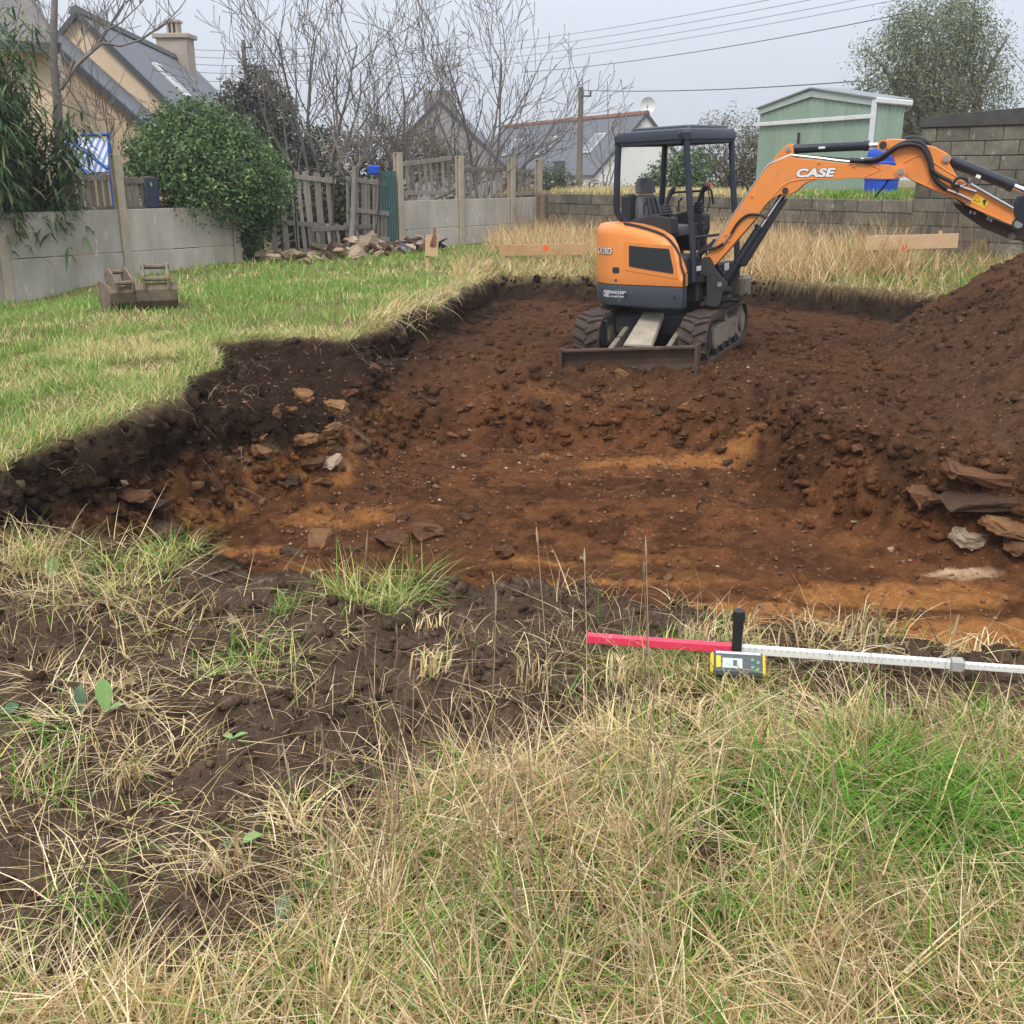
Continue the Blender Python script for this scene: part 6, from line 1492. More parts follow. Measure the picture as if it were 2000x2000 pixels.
for kx, ky in ((.045, -.052), (.062, -.06), (.045, -.078), (.060, -.084)):
    rec.part('button', MB().tube([(kx, ky, .028), (kx, ky, .033)], .006, 10), material('button', (.12, .30, .20), rough=.5) if 'btn' not in M else M['btn'], local=True)
mb = MB(); c_ = np.array(rc); mb.tube([c_ + np.array((-.005, -.012, -.03)), c_ + np.array((-.005, -.012, .105))], .017, 12); rec.part('clamp_screw', mb, M['clamp'], smooth=40)
mb = MB(); mb.tube([c_ + np.array((-.005, -.012, .105)), c_ + np.array((-.005, -.012, .14))], [.021, .019], 12); rec.part('screw_knob', mb, M['clamp'], smooth=40)

# ================================================================== digger buckets on the lawn
M['bucket'] = material('dry_mud_bucket', (0.24, 0.185, 0.13), (0.11, 0.085, 0.066), scale=5, rough=.92, bump=.4, bscale=30, c3=(0.075, 0.06, 0.055), s3=5, t3=.56, w3=.1)
def digger_bucket(p, w, rz, label, sc=1.0, dark=None):
    t = Thing('digger_bucket', label, 'digger bucket', tuple(p), 'digger buckets on the lawn', rot=(.0, -.05, rz))
    prof = [(-.30, .16), (-.22, .03), (-.05, -.02), (.14, .01), (.25, .12), (.29, .27), (.24, .36), (.06, .40), (-.22, .44)]
    prof = [(x * sc, z * sc) for x, z in prof]
    for sy in (-1, 1):
        mb = MB(); mb.prism(prof[::-1] if False else prof, (0, 0, 0), (1, 0, 0), (0, 0, 1), (0, 1, 0), sy * w / 2 - .012, sy * w / 2 + .012); t.part('side_plate', mb, M['bucket'], local=True)
    sh = prof[0:7]; mb = MB(); rings = []
    inner = [(x * .93, z * .93 + .012) for x, z in sh]
    ring = lambda y: [(x, y, z) for x, z in sh] + [(x, y, z) for x, z in inner[::-1]]
    mb.loft([ring(-w / 2 + .013), ring(w / 2 - .013)]); t.part('shell', mb, M['bucket'], local=True)
    for sy in (-1, 1):
        mb = MB(); mb.prism([(x * sc, z * sc) for x, z in ((.33, .28), (.345, .42), (.30, .47), (.04, .63), (-.08, .62), (-.15, .50), (-.10, .39), (.10, .37))], (0, 0, 0), (1, 0, 0), (0, 0, 1), (0, 1, 0), sy * w * .30 - .014, sy * w * .30 + .014); t.part('ear', mb, M['bucket'], local=True)
    for (x, z) in ((-.05, .56), (.285, .41)):
        mb = MB(); mb.cyl((x * sc, -w * .36, z * sc), (x * sc, w * .36, z * sc), .032 * sc, 14); t.part('pin', mb, M['bucket'], local=True, smooth=40)
    mb = MB(); mb.beam((-.30 * sc, -w / 2, .16 * sc), (-.30 * sc, w / 2, .16 * sc), .03, .07); t.part('lip', mb, M['bucket'], local=True)
    return t
p = atz(243, 590, .05); p[2] = ground_z(p[0], p[1]); digger_bucket(p + np.array((0, -.15, -.02)), .34, R(-52), 'left digger bucket with a pale muddy side plate', sc=.84)
p = atz(312, 596, .05); p[2] = ground_z(p[0], p[1]); digger_bucket(p + np.array((.0, -.05, 0.0)), .46, R(-72), 'right digger bucket, darker, its ears standing highest', sc=.90)

# ================================================================== batter boards and stakes
M['spray'] = material('orange_spray', (0.85, 0.12, 0.03), rough=.8); M['stake_mark'] = material('brown_mark', (.16, .06, .05), rough=.9)
def board(name, label, a, b, h, stakes, mat, spot=None, thick=.027, cat='board'):
    a = np.array(a); b = np.array(b); t = Thing(name, label, cat, ((a + b) / 2)[:2].tolist() + [ground_z(*((a + b) / 2)[:2])])
    L = np.linalg.norm(b - a); d = (b - a) / L; n = np.array([d[1], -d[0], 0])
    mb = MB(); mb.beam(a, b, thick, h, ch=.003); bo_ = t.part('plank', mb, mat)
    for f, up in stakes:
        p = a + (b - a) * f - n * .045; g_ = ground_z(p[0], p[1]); mb = MB(); mb.beam((p[0], p[1], g_ - .15), (p[0], p[1], up + p[2]), .05, .045, up=(0, 1, 0)); t.part('stake', mb, M['fresh_wood'])
    if spot:
        p = a + d * spot[0] + np.array([0, 0, spot[1]]); mb = MB(); mb.cyl(p + n * (thick / 2 + .002), p + n * (thick / 2 - .01), spot[2], 10); t.part('paint_spot', mb, M['spray'], parent=bo_)
    return t
board('batter_board', 'orange brown profile plank with an orange paint spot, left behind the excavator', atd(975, 489, 19.5), atd(1148, 487, 19.7), .20, ((.1, .10), (.9, .10)), M['ply'], (.85, .03, .055))
board('batter_board', 'fresh timber profile plank on a stake before the tall block wall', atd(1690, 475, 17.3), atd(1871, 470, 17.3), .225, ((.81, .16), (.12, .12)), M['fresh_wood'], (.64, -.09, .045))
sb0 = atd(831, 479, 19); sb1 = atd(856, 481, 19)
t = board('marker_board', 'small upright marker board on a stake at the pit edge', sb0, sb1, .36, ((.08, .12),), M['fresh_wood'], None, cat='marker')
mb = MB(); mb.beam(sb0 + np.array((.11, -.02, -.02)), sb0 + np.array((.17, -.02, .16)), .012, .07, up=(1, 0, 0)); t.part('painted_mark', mb, M['stake_mark'])
mb = MB(); mb.beam(sb0 + np.array((.16, -.03, .0)), sb0 + np.array((.17, -.03, .30)), .03, .05, up=(1, 0, 0)); t.part('rear_stake', mb, material('dark_red_stake', (.26, .10, .08), rough=.9))
# ================================================================== trees, shrubs
M['leaf'] = material('leaves', (1, 1, 1), attr=True, rough=.55, scale=12, attr_noise=.15, trans=.25, spec=.15)
M['bark_grey'] = material('grey_bark', (0.25, 0.22, 0.20), (0.15, 0.13, 0.12), scale=6, rough=.9, bump=.4, bscale=30, stretch=(1, 1, .3))
M['bark_fig'] = material('fig_bark', (0.195, 0.165, 0.145), (0.125, 0.105, 0.092), scale=5, rough=.9)
M['bark_brown'] = material('brown_bark', (0.115, 0.095, 0.075), (0.075, 0.062, 0.05), scale=6, rough=.95)

def leaves_mesh(name, C, Nrm, size, aspect, cols, g, droop=0.0, fold=True):
    """one rhombic leaf (two faces, bent along the midrib) at each centre"""
    N = len(C); L = size[:, None]
    t = g.normal(size=(N, 3)); t[:, 2] -= droop
    t -= Nrm * (t * Nrm).sum(1, keepdims=True); t /= np.linalg.norm(t, axis=1, keepdims=True) + 1e-9
    b = np.cross(Nrm, t)
    a = C - t * L * .5; c = C + t * L * .5
    m1 = C + b * L * aspect * .5 + Nrm * L * .08; m2 = C - b * L * aspect * .5 + Nrm * L * .08
    V = np.stack([a, m1, c, m2], 1).reshape(-1, 3); i = np.arange(N)[:, None] * 4
    F = np.concatenate([i + np.array([[0, 1, 2]]), i + np.array([[0, 2, 3]])])
    return np_mesh(name, V, F3=F, col=np.repeat(cols, 4, 0))
def palette(cols, n, g, jit=.2, w=None):
    c = np.array(cols)[g.choice(len(cols), n, p=w)] * (1 - jit / 2 + jit * g.random((n, 1))); return c
def blob_points(blobs, n, g, shell=.55):
    vol = np.array([b[3] * b[4] * b[5] for b in blobs]) ** .8; pick = g.choice(len(blobs), n, p=vol / vol.sum()); B = np.array(blobs)[pick]
    d = g.normal(size=(n, 3)); d /= np.linalg.norm(d, axis=1, keepdims=True)
    lum = 1 + .22 * np.sin(d[:, 0] * 7 + pick * 1.7) * np.sin(d[:, 2] * 6 + pick) + .16 * np.sin(d[:, 1] * 13 + d[:, 0] * 11)
    r = (shell + (1 - shell) * g.random(n) ** .6) * lum
    P = B[:, :3] + d * r[:, None] * B[:, 3:6]; return P, d
def clump(P, D, k, spread, g):
    """turn points into little clusters"""
    n = len(P); Q = np.repeat(P, k, 0) + g.normal(size=(n * k, 3)) * spread; return Q, np.repeat(D, k, 0)
def limb_tubes(base, targets, r0, g, bend=.15, wig=.08):
    mb = MB(); base = np.array(base)
    for t_ in targets:
        t_ = np.array(t_); pts = []
        for k in range(6):
            f = k / 5; p = base * (1 - f) + t_ * f; p = p + np.array([0, 0, 1]) * bend * math.sin(math.pi * f) * np.linalg.norm(t_ - base) + (g.normal(size=3) * wig if 0 < k < 5 else 0); pts.append(tuple(p))
        mb.tube(pts, [r0 * (1 - .8 * k / 5) for k in range(6)], 5, cap=False)
    return mb
def bush(name, label, cat, base, blobs, n, k, leaf, aspect, cols, seed, spread=.06, w=None, droop=.3, trunk_r=.05, shell=.55, bark='bark_brown', group=None, limbs=8):
    g = np.random.default_rng(seed); t = Thing(name, label, cat, tuple(base), group)
    P, D = blob_points(blobs, n, g, shell); Q, DD = clump(P, D, k, spread, g)
    nr = DD * .7 + g.normal(size=Q.shape) * .6 + np.array([0, 0, .35]); nr /= np.linalg.norm(nr, axis=1, keepdims=True)
    # each cluster has its own tone
    cl = np.repeat(.75 + .5 * g.random(n), k)[:, None]
    me = leaves_mesh('crown', Q, nr, leaf * (.6 + .7 * g.random(len(Q))), aspect, palette(cols, len(Q), g, .3, w) * cl * 1.2, g, droop)
    t.part('crown', me, M['leaf'])
    tg = [b[:3] for b in blobs] + [tuple(P[i]) for i in g.choice(len(P), min(limbs, len(P)), replace=False)]
    t.part('trunk' if cat == 'tree' else 'stem', limb_tubes(base, tg, trunk_r, g), M[bark], smooth=60)
    return t
def bl_(px, py, y, r, ry=None, rz=None): p = atd(px, py, y); return (p[0], p[1], p[2], r, ry or r, rz or r)
GREEN = [(.050, .105, .038), (.085, .155, .055), (.135, .205, .080), (.215, .27, .10), (.034, .070, .030)]
b_ = atz(400, 520, 0); bq = on_left(400) - BN * .8
bush('shrub', 'dense bright green evergreen bush spilling over the end of the concrete fence', 'shrub', v3(bq, 0), [bl_(325, 305, 20.5, .72), bl_(385, 275, 20.8, .75), bl_(375, 340, 20.2, .80), bl_(460, 330, 20.7, .78), bl_(298, 345, 20.2, .45), bl_(515, 385, 21.0, .50), bl_(440, 395, 20.4, .48), bl_(340, 245, 20.8, .35), bl_(430, 250, 20.8, .35), bl_(270, 300, 20.3, .26), bl_(545, 350, 21.2, .28), bl_(300, 262, 20.5, .16), bl_(375, 212, 20.8, .18), bl_(470, 262, 20.8, .20), bl_(500, 300, 20.9, .22), bl_(252, 335, 20.2, .18), bl_(410, 222, 20.8, .15), bl_(535, 420, 21, .2)],
     3900, 6, .092, .45, GREEN, 21, spread=.095, w=[.22, .3, .25, .13, .1], shell=.45)
# climber hanging in the gap
bush('ivy', 'dark ivy hanging down the end post beside the gap', 'shrub', v3(on_left(490) - BN * .1, 0), [bl_(490, 455, 20.9, .28, .25, .5), bl_(512, 420, 21.0, .3), bl_(475, 430, 20.7, .22, .2, .5)], 420, 4, .085, .6, [(.03, .07, .03), (.05, .10, .04), (.08, .14, .05)], 22, spread=.05, trunk_r=.03)
bush('bramble', 'dark bramble thicket filling the gap behind the broken pallets', 'shrub', v3(on_left(650) - BN * 2.0, 0), [bl_(570, 420, 24.5, .7, .6, .7), bl_(640, 400, 25.3, .8, .6, .8), bl_(715, 400, 26, .8, .6, .8), bl_(600, 470, 24.5, .6, .5, .35), bl_(690, 470, 25.5, .8, .5, .35), bl_(760, 440, 26.5, .5, .5, .6)], 2200, 4, .14, .5, [(.035, .05, .028), (.055, .07, .035), (.09, .085, .05), (.05, .042, .03)], 32, spread=.1)
# shrubs behind the low back wall
bush('shrub', 'rounded green shrub behind the excavator seat', 'shrub', tuple(atz(1310, 370, 1.2) * 0 + atd(1310, 385, 30)), [bl_(1310, 345, 30, .62), bl_(1345, 325, 30.3, .6), bl_(1275, 365, 30, .4), bl_(1350, 365, 30, .5)], 1300, 4, .10, .5, [(.06, .11, .045), (.10, .165, .07), (.15, .20, .09), (.05, .08, .035)], 23, spread=.07)
bush('hedge', 'brownish overgrown hedge between the shrub and the green shed', 'hedge', tuple(atd(1420, 395, 31)), [bl_(1385, 290, 31, .55, .6, .9), bl_(1430, 300, 31.2, .7, .6, 1.1), bl_(1465, 320, 31.4, .55, .6, 1.0), bl_(1400, 350, 31, .6, .6, .7), bl_(1450, 370, 31, .6, .5, .5)], 2100, 4, .085, .35, [(.115, .105, .055), (.15, .125, .07), (.085, .09, .045), (.20, .165, .10)], 24, spread=.09)
bush('hedge', 'dark green clump against the left side of the shed', 'hedge', tuple(atd(1472, 390, 32)), [bl_(1470, 300, 32, .35, .5, .95), bl_(1462, 350, 32, .4, .4, .6)], 700, 4, .08, .4, [(.035, .06, .03), (.055, .08, .035)], 25, spread=.07)
bush('shrub', 'small green shrub at the far corner of the fence', 'shrub', tuple(atd(1085, 388, 31)), [bl_(1080, 350, 31, .38), bl_(1105, 362, 31.5, .32), bl_(1058, 350, 31, .3)], 500, 4, .075, .5, [(.08, .11, .055), (.11, .14, .07), (.06, .08, .04)], 26, spread=.07)
bush('hedge', 'brown twiggy hedge beyond the far corner, below the slate roof', 'hedge', tuple(atd(1140, 390, 36)), [bl_(1120, 365, 36, .5, .4, .35), bl_(1165, 368, 36, .5, .4, .3), bl_(1215, 370, 36, .5, .4, .25), bl_(1010, 360, 38, .6, .4, .4)], 420, 4, .08, .4, [(.16, .13, .09), (.12, .11, .06), (.20, .16, .11)], 28, spread=.09)
bush('conifer', 'dark conifer clump behind the left bare tree', 'tree', tuple(atd(500, 420, 36)), [bl_(455, 215, 36, .55, .5, .9), bl_(505, 190, 36.5, .7, .6, 1.1), bl_(545, 225, 36, .6, .6, .9), bl_(480, 290, 36, 1.0, .7, 1.0), bl_(560, 300, 36, .9, .7, 1.0), bl_(620, 300, 36.5, .8, .7, .9)], 3000, 5, .15, .40, [(.028, .045, .028), (.045, .062, .035), (.065, .075, .042), (.10, .09, .06)], 27, spread=.09)
bush('shrub', 'straw coloured and olive thicket behind the leaning pallets', 'shrub', tuple(atd(760, 400, 33)), [bl_(740, 290, 33, .9, .6, .8), bl_(820, 300, 33.5, .9, .6, .7), bl_(680, 300, 33, .7, .6, .7), bl_(880, 315, 34, .7, .5, .5)], 1300, 4, .12, .35, [(.13, .115, .07), (.09, .095, .05), (.19, .155, .10), (.07, .075, .04)], 29, spread=.11)
# the big evergreen at the right
TB = atd(1850, 330, 37)
bush('evergreen_tree', 'large grey green evergreen tree above the tall block wall', 'tree', (TB[0], TB[1], 0), [bl_(1830, 80, 37, 1.75), bl_(1745, 130, 36.5, 1.15), bl_(1905, 110, 37.5, 1.25), bl_(1820, 170, 36.5, 1.4), bl_(1775, 60, 37.2, .95), bl_(1880, 45, 37.2, .95), bl_(1930, 180, 37, 1.0), bl_(1760, 205, 37, .95), bl_(1690, 175, 37, .55), bl_(1690, 95, 37, .4), bl_(1860, 235, 37, 1.3), bl_(1790, 250, 37, .9)],
     6400, 5, .125, .32, [(.11, .145, .075), (.165, .195, .105), (.23, .25, .145), (.30, .30, .18), (.075, .10, .055)], 31, spread=.16, w=[.28, .3, .2, .08, .14], trunk_r=.16, shell=.35, bark='bark_grey', limbs=26)

# ------------------------------------------------------------------ bare trees
def grow(mb, p, d, L, r, lev, g, up=.25, spread=.75, kids=(5, 5, 4), shrink=.55, seg=7, tip=.5, stub=False, minr=.004):
    p = np.array(p, float); d = np.array(d, float); d /= np.linalg.norm(d); pts = [tuple(p)]; rad = [r]; nodes = []
    st_ = L / seg
    for k in range(seg):
        d = d + g.normal(size=3) * .10 + np.array([0, 0, up * .16]); d /= np.linalg.norm(d)
        p = p + d * st_; pts.append(tuple(p)); f = (k + 1) / seg; rad.append(max(minr, r * (1 - (1 - tip) * f))); nodes.append((p.copy(), d.copy(), rad[-1], f))
    if stub and lev == 0:
        rad[-1] *= 1.5
    mb.tube(pts, rad, 5 if lev >= 2 else 4, cap=False)
    if lev > 0:
        n = kids[len(kids) - lev]
        for j in range(n):
            f = .22 + .78 * (j + g.random() * .8) / n; i = min(int(f * seg), seg - 1); q, dd, rr_, ff = nodes[i]
            az = g.random() * 6.28; perp = np.cross(dd, [math.cos(az), math.sin(az), .3 * math.sin(az * 3)]); perp /= np.linalg.norm(perp) + 1e-9
            nd_ = dd + perp * spread * (.7 + .6 * g.random()); nd_[2] = max(nd_[2], -.05)
            grow(mb, q, nd_, L * shrink * (.7 + .6 * g.random()), rr_ * .62, lev - 1, g, up, spread, kids, shrink, max(4, seg - 1), tip, stub, minr)
def bare_tree(label, base, stems, seed, bark='bark_fig', group='bare fig trees behind the fence', name='bare_tree', **kw):
    g = np.random.default_rng(seed); t = Thing(name, label, 'tree', tuple(base), group); mb = MB(); tr = MB()
    for (d, L, r) in stems:
        grow(mb, base, d, L, r, kw.get('lev', 2), g, **{k: v for k, v in kw.items() if k != 'lev'})
    tr.tube([(base[0], base[1], base[2] - .3), (base[0] + .02, base[1], base[2] + .15), tuple(np.array(base) + np.array([0, 0, .4]))], [.13, .11, .06], 8); t.part('trunk', tr, M[bark], smooth=50)
    t.part('branches', mb, M[bark], smooth=60); return t
f1 = atd(622, 372, 27); f1[2] = .7
bare_tree('tall bare fig tree rising behind the broken pallets', f1, [((-.60, .1, 1), 3.4, .045), ((-.25, -.2, 1), 4.0, .05), ((.05, .2, 1), 4.1, .05), ((.40, 0, 1), 4.0, .05), ((.75, .1, 1), 3.5, .045), ((-1.0, 0, .8), 3.0, .04), ((1.0, -.1, .7), 2.8, .04)], 41, lev=3, up=.50, spread=.72, kids=(7, 5, 3), shrink=.50, stub=True, minr=.0062, tip=.40)
f2 = atd(800, 372, 27.5); f2[2] = .7
bare_tree('bushy bare tree between the two fig trees', f2, [((-.5, 0, 1), 2.5, .05), ((.45, 0, .9), 2.7, .05), ((0, .3, 1), 2.9, .05), ((-.9, 0, .6), 2.2, .04), ((.95, 0, .45), 2.4, .04)], 42, lev=3, up=.4, spread=.8, kids=(7, 5, 3), shrink=.5, minr=.006, tip=.42)
f3 = atd(938, 372, 28.5); f3[2] = .6
bare_tree('bare fan shaped fig tree in front of the grey gable', f3, [((-.55, 0, 1), 3.2, .04), ((-.2, -.1, 1), 3.8, .045), ((.1, .1, 1), 3.9, .045), ((.42, 0, 1), 3.7, .042), ((.72, .1, 1), 3.1, .04), ((-.95, 0, .85), 2.5, .035), ((.95, 0, .8), 2.2, .035)], 43, lev=3, up=.48, spread=.66, kids=(7, 5, 3), shrink=.48, stub=True, minr=.0062, tip=.40)
f4 = atd(1180, 385, 33); f4[2] = .9
bare_tree('thin bare sapling in front of the white gable', f4, [((-.3, 0, 1), 1.6, .022), ((.25, 0, 1), 1.9, .022), ((.02, 0, 1), 2.1, .022)], 44, up=.35, spread=.6, kids=(5, 3), shrink=.5, group='bare saplings', minr=.008)
f5 = atd(880, 385, 31); f5[2] = .6
bare_tree('low tangle of bare twigs behind the second bay', f5, [((-.6, 0, .8), 1.8, .025), ((.2, 0, 1), 1.8, .025), ((.7, 0, .7), 1.9, .025), ((-.2, 0, 1), 2.0, .025)], 45, up=.2, spread=.8, kids=(7, 5), shrink=.5, group='bare saplings', minr=.008, bark='bark_brown')
# young trunk in the gap, leaning
t = Thing('sapling', 'leaning young trunk growing in front of the gap pallets', 'tree', tuple(atz(664, 470, 0)), None)
a = np.array(v3(on_left(664) + BN * .25, 0)); b = np.array(v3(on_left(690) + BN * .1, 1.75)); mb = MB(); mb.tube([a, a * .6 + b * .4 + np.array((.03, 0, 0)), b], [.075, .06, .05], 7); t.part('trunk', mb, M['bark_grey'], smooth=60)
mb = MB(); g = np.random.default_rng(5)
for k in range(6): grow(mb, b - np.array((0, 0, .1 * k)), (g.normal() * .8, g.normal() * .4, 1), 1.2, .02, 1, g, up=.4, kids=(5,), minr=.008)
t.part('branches', mb, M['bark_grey'], smooth=60)
# the grey tree at the left edge
l0 = atd(122, 420, 19.6); l0[2] = .2
t = Thing('bare_tree', 'bare grey tree with lichened forks in front of the beige house', 'tree', tuple(l0)); g = np.random.default_rng(8)
pts = [atd(122, 420, 19.6), atd(118, 300, 19.6), atd(112, 200, 19.5), atd(104, 110, 19.5), atd(106, 20, 19.5), atd(108, -60, 19.5)]
mb = MB(); mb.tube(pts, [.10, .09, .08, .07, .06, .05], 8); t.part('trunk', mb, M['bark_grey'], smooth=60)
mb = MB()
for path, r_ in (([(118, 175), (150, 128), (190, 88), (215, 50), (240, 10), (252, -20)], .045), ([(160, 118), (200, 84), (235, 90), (275, 78), (320, 48), (350, 18), (370, -10)], .028), ([(130, 160), (150, 90), (165, 60)], .02), ([(205, 60), (235, 45), (270, 12), (290, -10)], .02), ([(108, 90), (88, 40), (70, -10)], .03), ([(112, 200), (150, 215), (190, 235), (240, 232)], .018)):
    P3 = [atd(a_, b_, 19.5 + .1 * i) for i, (a_, b_) in enumerate(path)]
    mb.tube(P3, [r_ * (1 - .75 * i / (len(P3) - 1)) for i in range(len(P3))], 6)
    for i in range(1, len(P3)):
        for q in range(3):
            f = g.random(); p = P3[i - 1] * (1 - f) + P3[i] * f; grow(mb, p, (g.normal() * .9, g.normal() * .5, .5 + g.random()), .35 + .5 * g.random(), .010, 1, g, up=.4, kids=(4,), minr=.005)
t.part('branches', mb, M['bark_grey'], smooth=60)
# saplings seen against the beige wall
f6 = atd(225, 345, 22.5)
bare_tree('slim bare sapling in front of the beige wall, above the tall post', f6, [((-.3, 0, 1), 1.3, .014), ((.1, 0, 1), 1.5, .014), ((.4, 0, 1), 1.2, .012), ((-.05, 0, 1), 1.1, .012)], 46, up=.35, spread=.5, kids=(5, 3), group='bare saplings', minr=.006, shrink=.5, bark='bark_brown')
# bare branches at the right edge
f7 = atd(2030, 300, 33); f7[2] = .5
bare_tree('bare dark branched tree cut by the right edge of the view', f7, [((-.35, 0, 1), 4.2, .06), ((-.1, 0, 1), 5, .06), ((.2, 0, 1), 5, .06)], 47, up=.3, spread=.7, kids=(7, 5), shrink=.5, group=None, bark='bark_brown', minr=.010)

# ------------------------------------------------------------------ bamboo-like clump at the left edge
def lance(name, base, tip_dir, L, W, droop, cols, g, seg=3):
    """arching lance leaves; base (N,3), tip_dir (N,3)"""
    N = len(base); d = tip_dir / np.linalg.norm(tip_dir, axis=1, keepdims=True); side_ = np.cross(d, [0, 0, 1.0]); side_ /= np.linalg.norm(side_, axis=1, keepdims=True) + 1e-6
    V = []; p = base.copy(); prof = [.35, 1.0, .75, 0.0]
    for k in range(seg + 1):
        w = (W * prof[min(k, 3)] * .5)[:, None]
        V += [p - side_ * w, p + side_ * w]
        d = d + np.array([0, 0, -1.0]) * (droop / seg)[:, None]; d /= np.linalg.norm(d, axis=1, keepdims=True); p = p + d * (L / seg)[:, None]
    V = np.stack(V, 1); nv = V.shape[1]; i = np.arange(N)[:, None] * nv
    F = np.concatenate([i + np.array([[2 * k, 2 * k + 1, 2 * k + 3, 2 * k + 2]]) for k in range(seg)])
    return np_mesh(name, V.reshape(-1, 3), F4=F, col=np.repeat(cols, nv, 0))
g = np.random.default_rng(71)
bb = on_left(40) - BN * .9
bam = Thing('bamboo', 'tall bamboo clump with drooping long leaves at the left edge', 'bamboo', v3(bb, 0))
mb = MB(); LB = []; LD = []
for k in range(70):
    pxk = g.uniform(-70, 140); c = on_left(pxk) - BN * g.uniform(.15, 1.3); Hh = g.uniform(2.2, 4.3) * (1.0 if pxk < 85 else .62)
    lean = g.normal(size=2) * .16; bow = g.normal(size=2) * .25
    pts = [v3(c + lean * Hh * f + bow * f * f, Hh * f) for f in np.linspace(0, 1, 7)]
    mb.tube(pts, [.014 * (1 - .6 * f) for f in np.linspace(0, 1, 7)], 5)
    for q in range(190):
        f = g.uniform(.22, 1.0); i = min(int(f * 6), 5); w = f * 6 - i; p = np.array(pts[i]) * (1 - w) + np.array(pts[i + 1]) * w
        LB.append(p + g.normal(size=3) * .13); LD.append((g.normal() * .9, g.normal() * .9 - .25, g.uniform(-.3, .7)))
LB = np.array(LB); LD = np.array(LD); n = len(LB)
bam.part('leaves', lance('leaves', LB, LD, g.uniform(.24, .55, n), g.uniform(.028, .055, n), g.uniform(.5, 1.6, n), palette([(.05, .10, .04), (.09, .16, .06), (.15, .21, .085), (.25, .25, .11), (.38, .33, .17), (.03, .06, .03)], n, g, .3, [.25, .3, .2, .11, .06, .08]), g), M['leaf'])
bam.part('canes', mb, M['bark_brown'], smooth=60)

# ------------------------------------------------------------------ blue garden frame with striped awning
M['blue_frame'] = material('blue_frame_paint', (.03, .11, .42), rough=.45)
def stripes():
    m = bpy.data.materials.new('striped_awning'); m.use_nodes = True; nt = m.node_tree; L = nt.links; bs = nt.nodes['Principled BSDF']; bs.inputs['Roughness'].default_value = .8
    tc = nd(nt, 'ShaderNodeTexCoord'); sp_ = nd(nt, 'ShaderNodeSeparateXYZ'); L.new(tc.outputs['Object'], sp_.inputs[0]); mm = nd(nt, 'ShaderNodeMath', operation='MULTIPLY'); L.new(sp_.outputs[0], mm.inputs[0]); mm.inputs[1].default_value = 9.5
    fr = nd(nt, 'ShaderNodeMath', operation='FRACT'); L.new(mm.outputs[0], fr.inputs[0]); lt = nd(nt, 'ShaderNodeMath', operation='LESS_THAN'); L.new(fr.outputs[0], lt.inputs[0]); lt.inputs[1].default_value = .45
    mx = nd(nt, 'ShaderNodeMix', data_type='RGBA'); L.new(lt.outputs[0], mx.inputs[0]); mx.inputs[6].default_value = (.52, .54, .58, 1); mx.inputs[7].default_value = (.13, .20, .42, 1); L.new(mx.outputs[2], bs.inputs['Base Color']); return m
s0 = atd(118, 262, 22); s1_ = atd(213, 262, 22.6)
sw = Thing('garden_swing', 'blue framed garden swing with a blue and white striped awning behind the pallets', 'garden swing', (s0[0], s0[1], 0))
A0, A1, A2, A3 = atd(120, 268, 22), atd(212, 270, 22.4), atd(212, 335, 21.6), atd(122, 340, 21.3)
mb = MB(); mb.add([tuple(A0), tuple(A1), tuple(A2), tuple(A3)] + [tuple(p + np.array((0, .03, -.02))) for p in (A0, A1, A2, A3)], [(0, 3, 2, 1), (4, 5, 6, 7), (0, 1, 5, 4), (1, 2, 6, 5), (2, 3, 7, 6), (3, 0, 4, 7)]); sw.part('awning', mb, stripes())
for a_, b_ in (((122, 262), (210, 330)), ((122, 300), (180, 345)), ((118, 258), (122, 345)), ((124, 264), (212, 262)), ((212, 262), (216, 345))):
    mb = MB(); mb.tube([atd(*a_, 21.3), atd(*b_, 21.2)], .035, 8); sw.part('frame_tube', mb, M['blue_frame'], smooth=50)
for px in (120, 214):
    p = atd(px, 330, 21.5); mb = MB(); mb.tube([(p[0], p[1], 0), tuple(p)], .03, 8); sw.part('leg', mb, M['blue_frame'], smooth=50)
# ================================================================== grass, straw, weeds
M['grass'] = material('grass_blades', (1, 1, 1), attr=True, rough=.6, scale=20, attr_noise=.12, trans=.24, spec=.12)
def blades(P, az, lean, curl, L, W, cols, seg=3, tw=None, floor=None):
    N = len(P); dx, dy = np.cos(az), np.sin(az); twz = az + math.pi / 2 if tw is None else tw
    wx, wy = np.cos(twz), np.sin(twz); V = np.empty((N, 2 * seg + 1, 3), np.float32); p = P.astype(float).copy(); th = lean.copy()
    for k in range(seg + 1):
        w = W * (1 - (k / seg) ** 1.6) * .5
        if k < seg:
            V[:, 2 * k, 0] = p[:, 0] - wx * w; V[:, 2 * k, 1] = p[:, 1] - wy * w; V[:, 2 * k, 2] = p[:, 2]
            V[:, 2 * k + 1, 0] = p[:, 0] + wx * w; V[:, 2 * k + 1, 1] = p[:, 1] + wy * w; V[:, 2 * k + 1, 2] = p[:, 2]
            st_ = L / seg; p[:, 0] += np.sin(th) * dx * st_; p[:, 1] += np.sin(th) * dy * st_; p[:, 2] += np.cos(th) * st_
            if floor is not None: p[:, 2] = np.maximum(p[:, 2], floor)
            th = th + curl / seg
        else: V[:, 2 * k] = p
    nv = 2 * seg + 1; i = np.arange(N)[:, None] * nv
    F4 = np.concatenate([i + np.array([[2 * k, 2 * k + 1, 2 * k + 3, 2 * k + 2]]) for k in range(seg - 1)]) if seg > 1 else None
    F3 = i + np.array([[2 * seg - 2, 2 * seg - 1, 2 * seg]])
    shade = np.linspace(.80, 1.08, seg); 
    C = np.repeat(cols[:, None, :], nv, 1)
    return V.reshape(-1, 3), F4, F3, C.reshape(-1, 3)
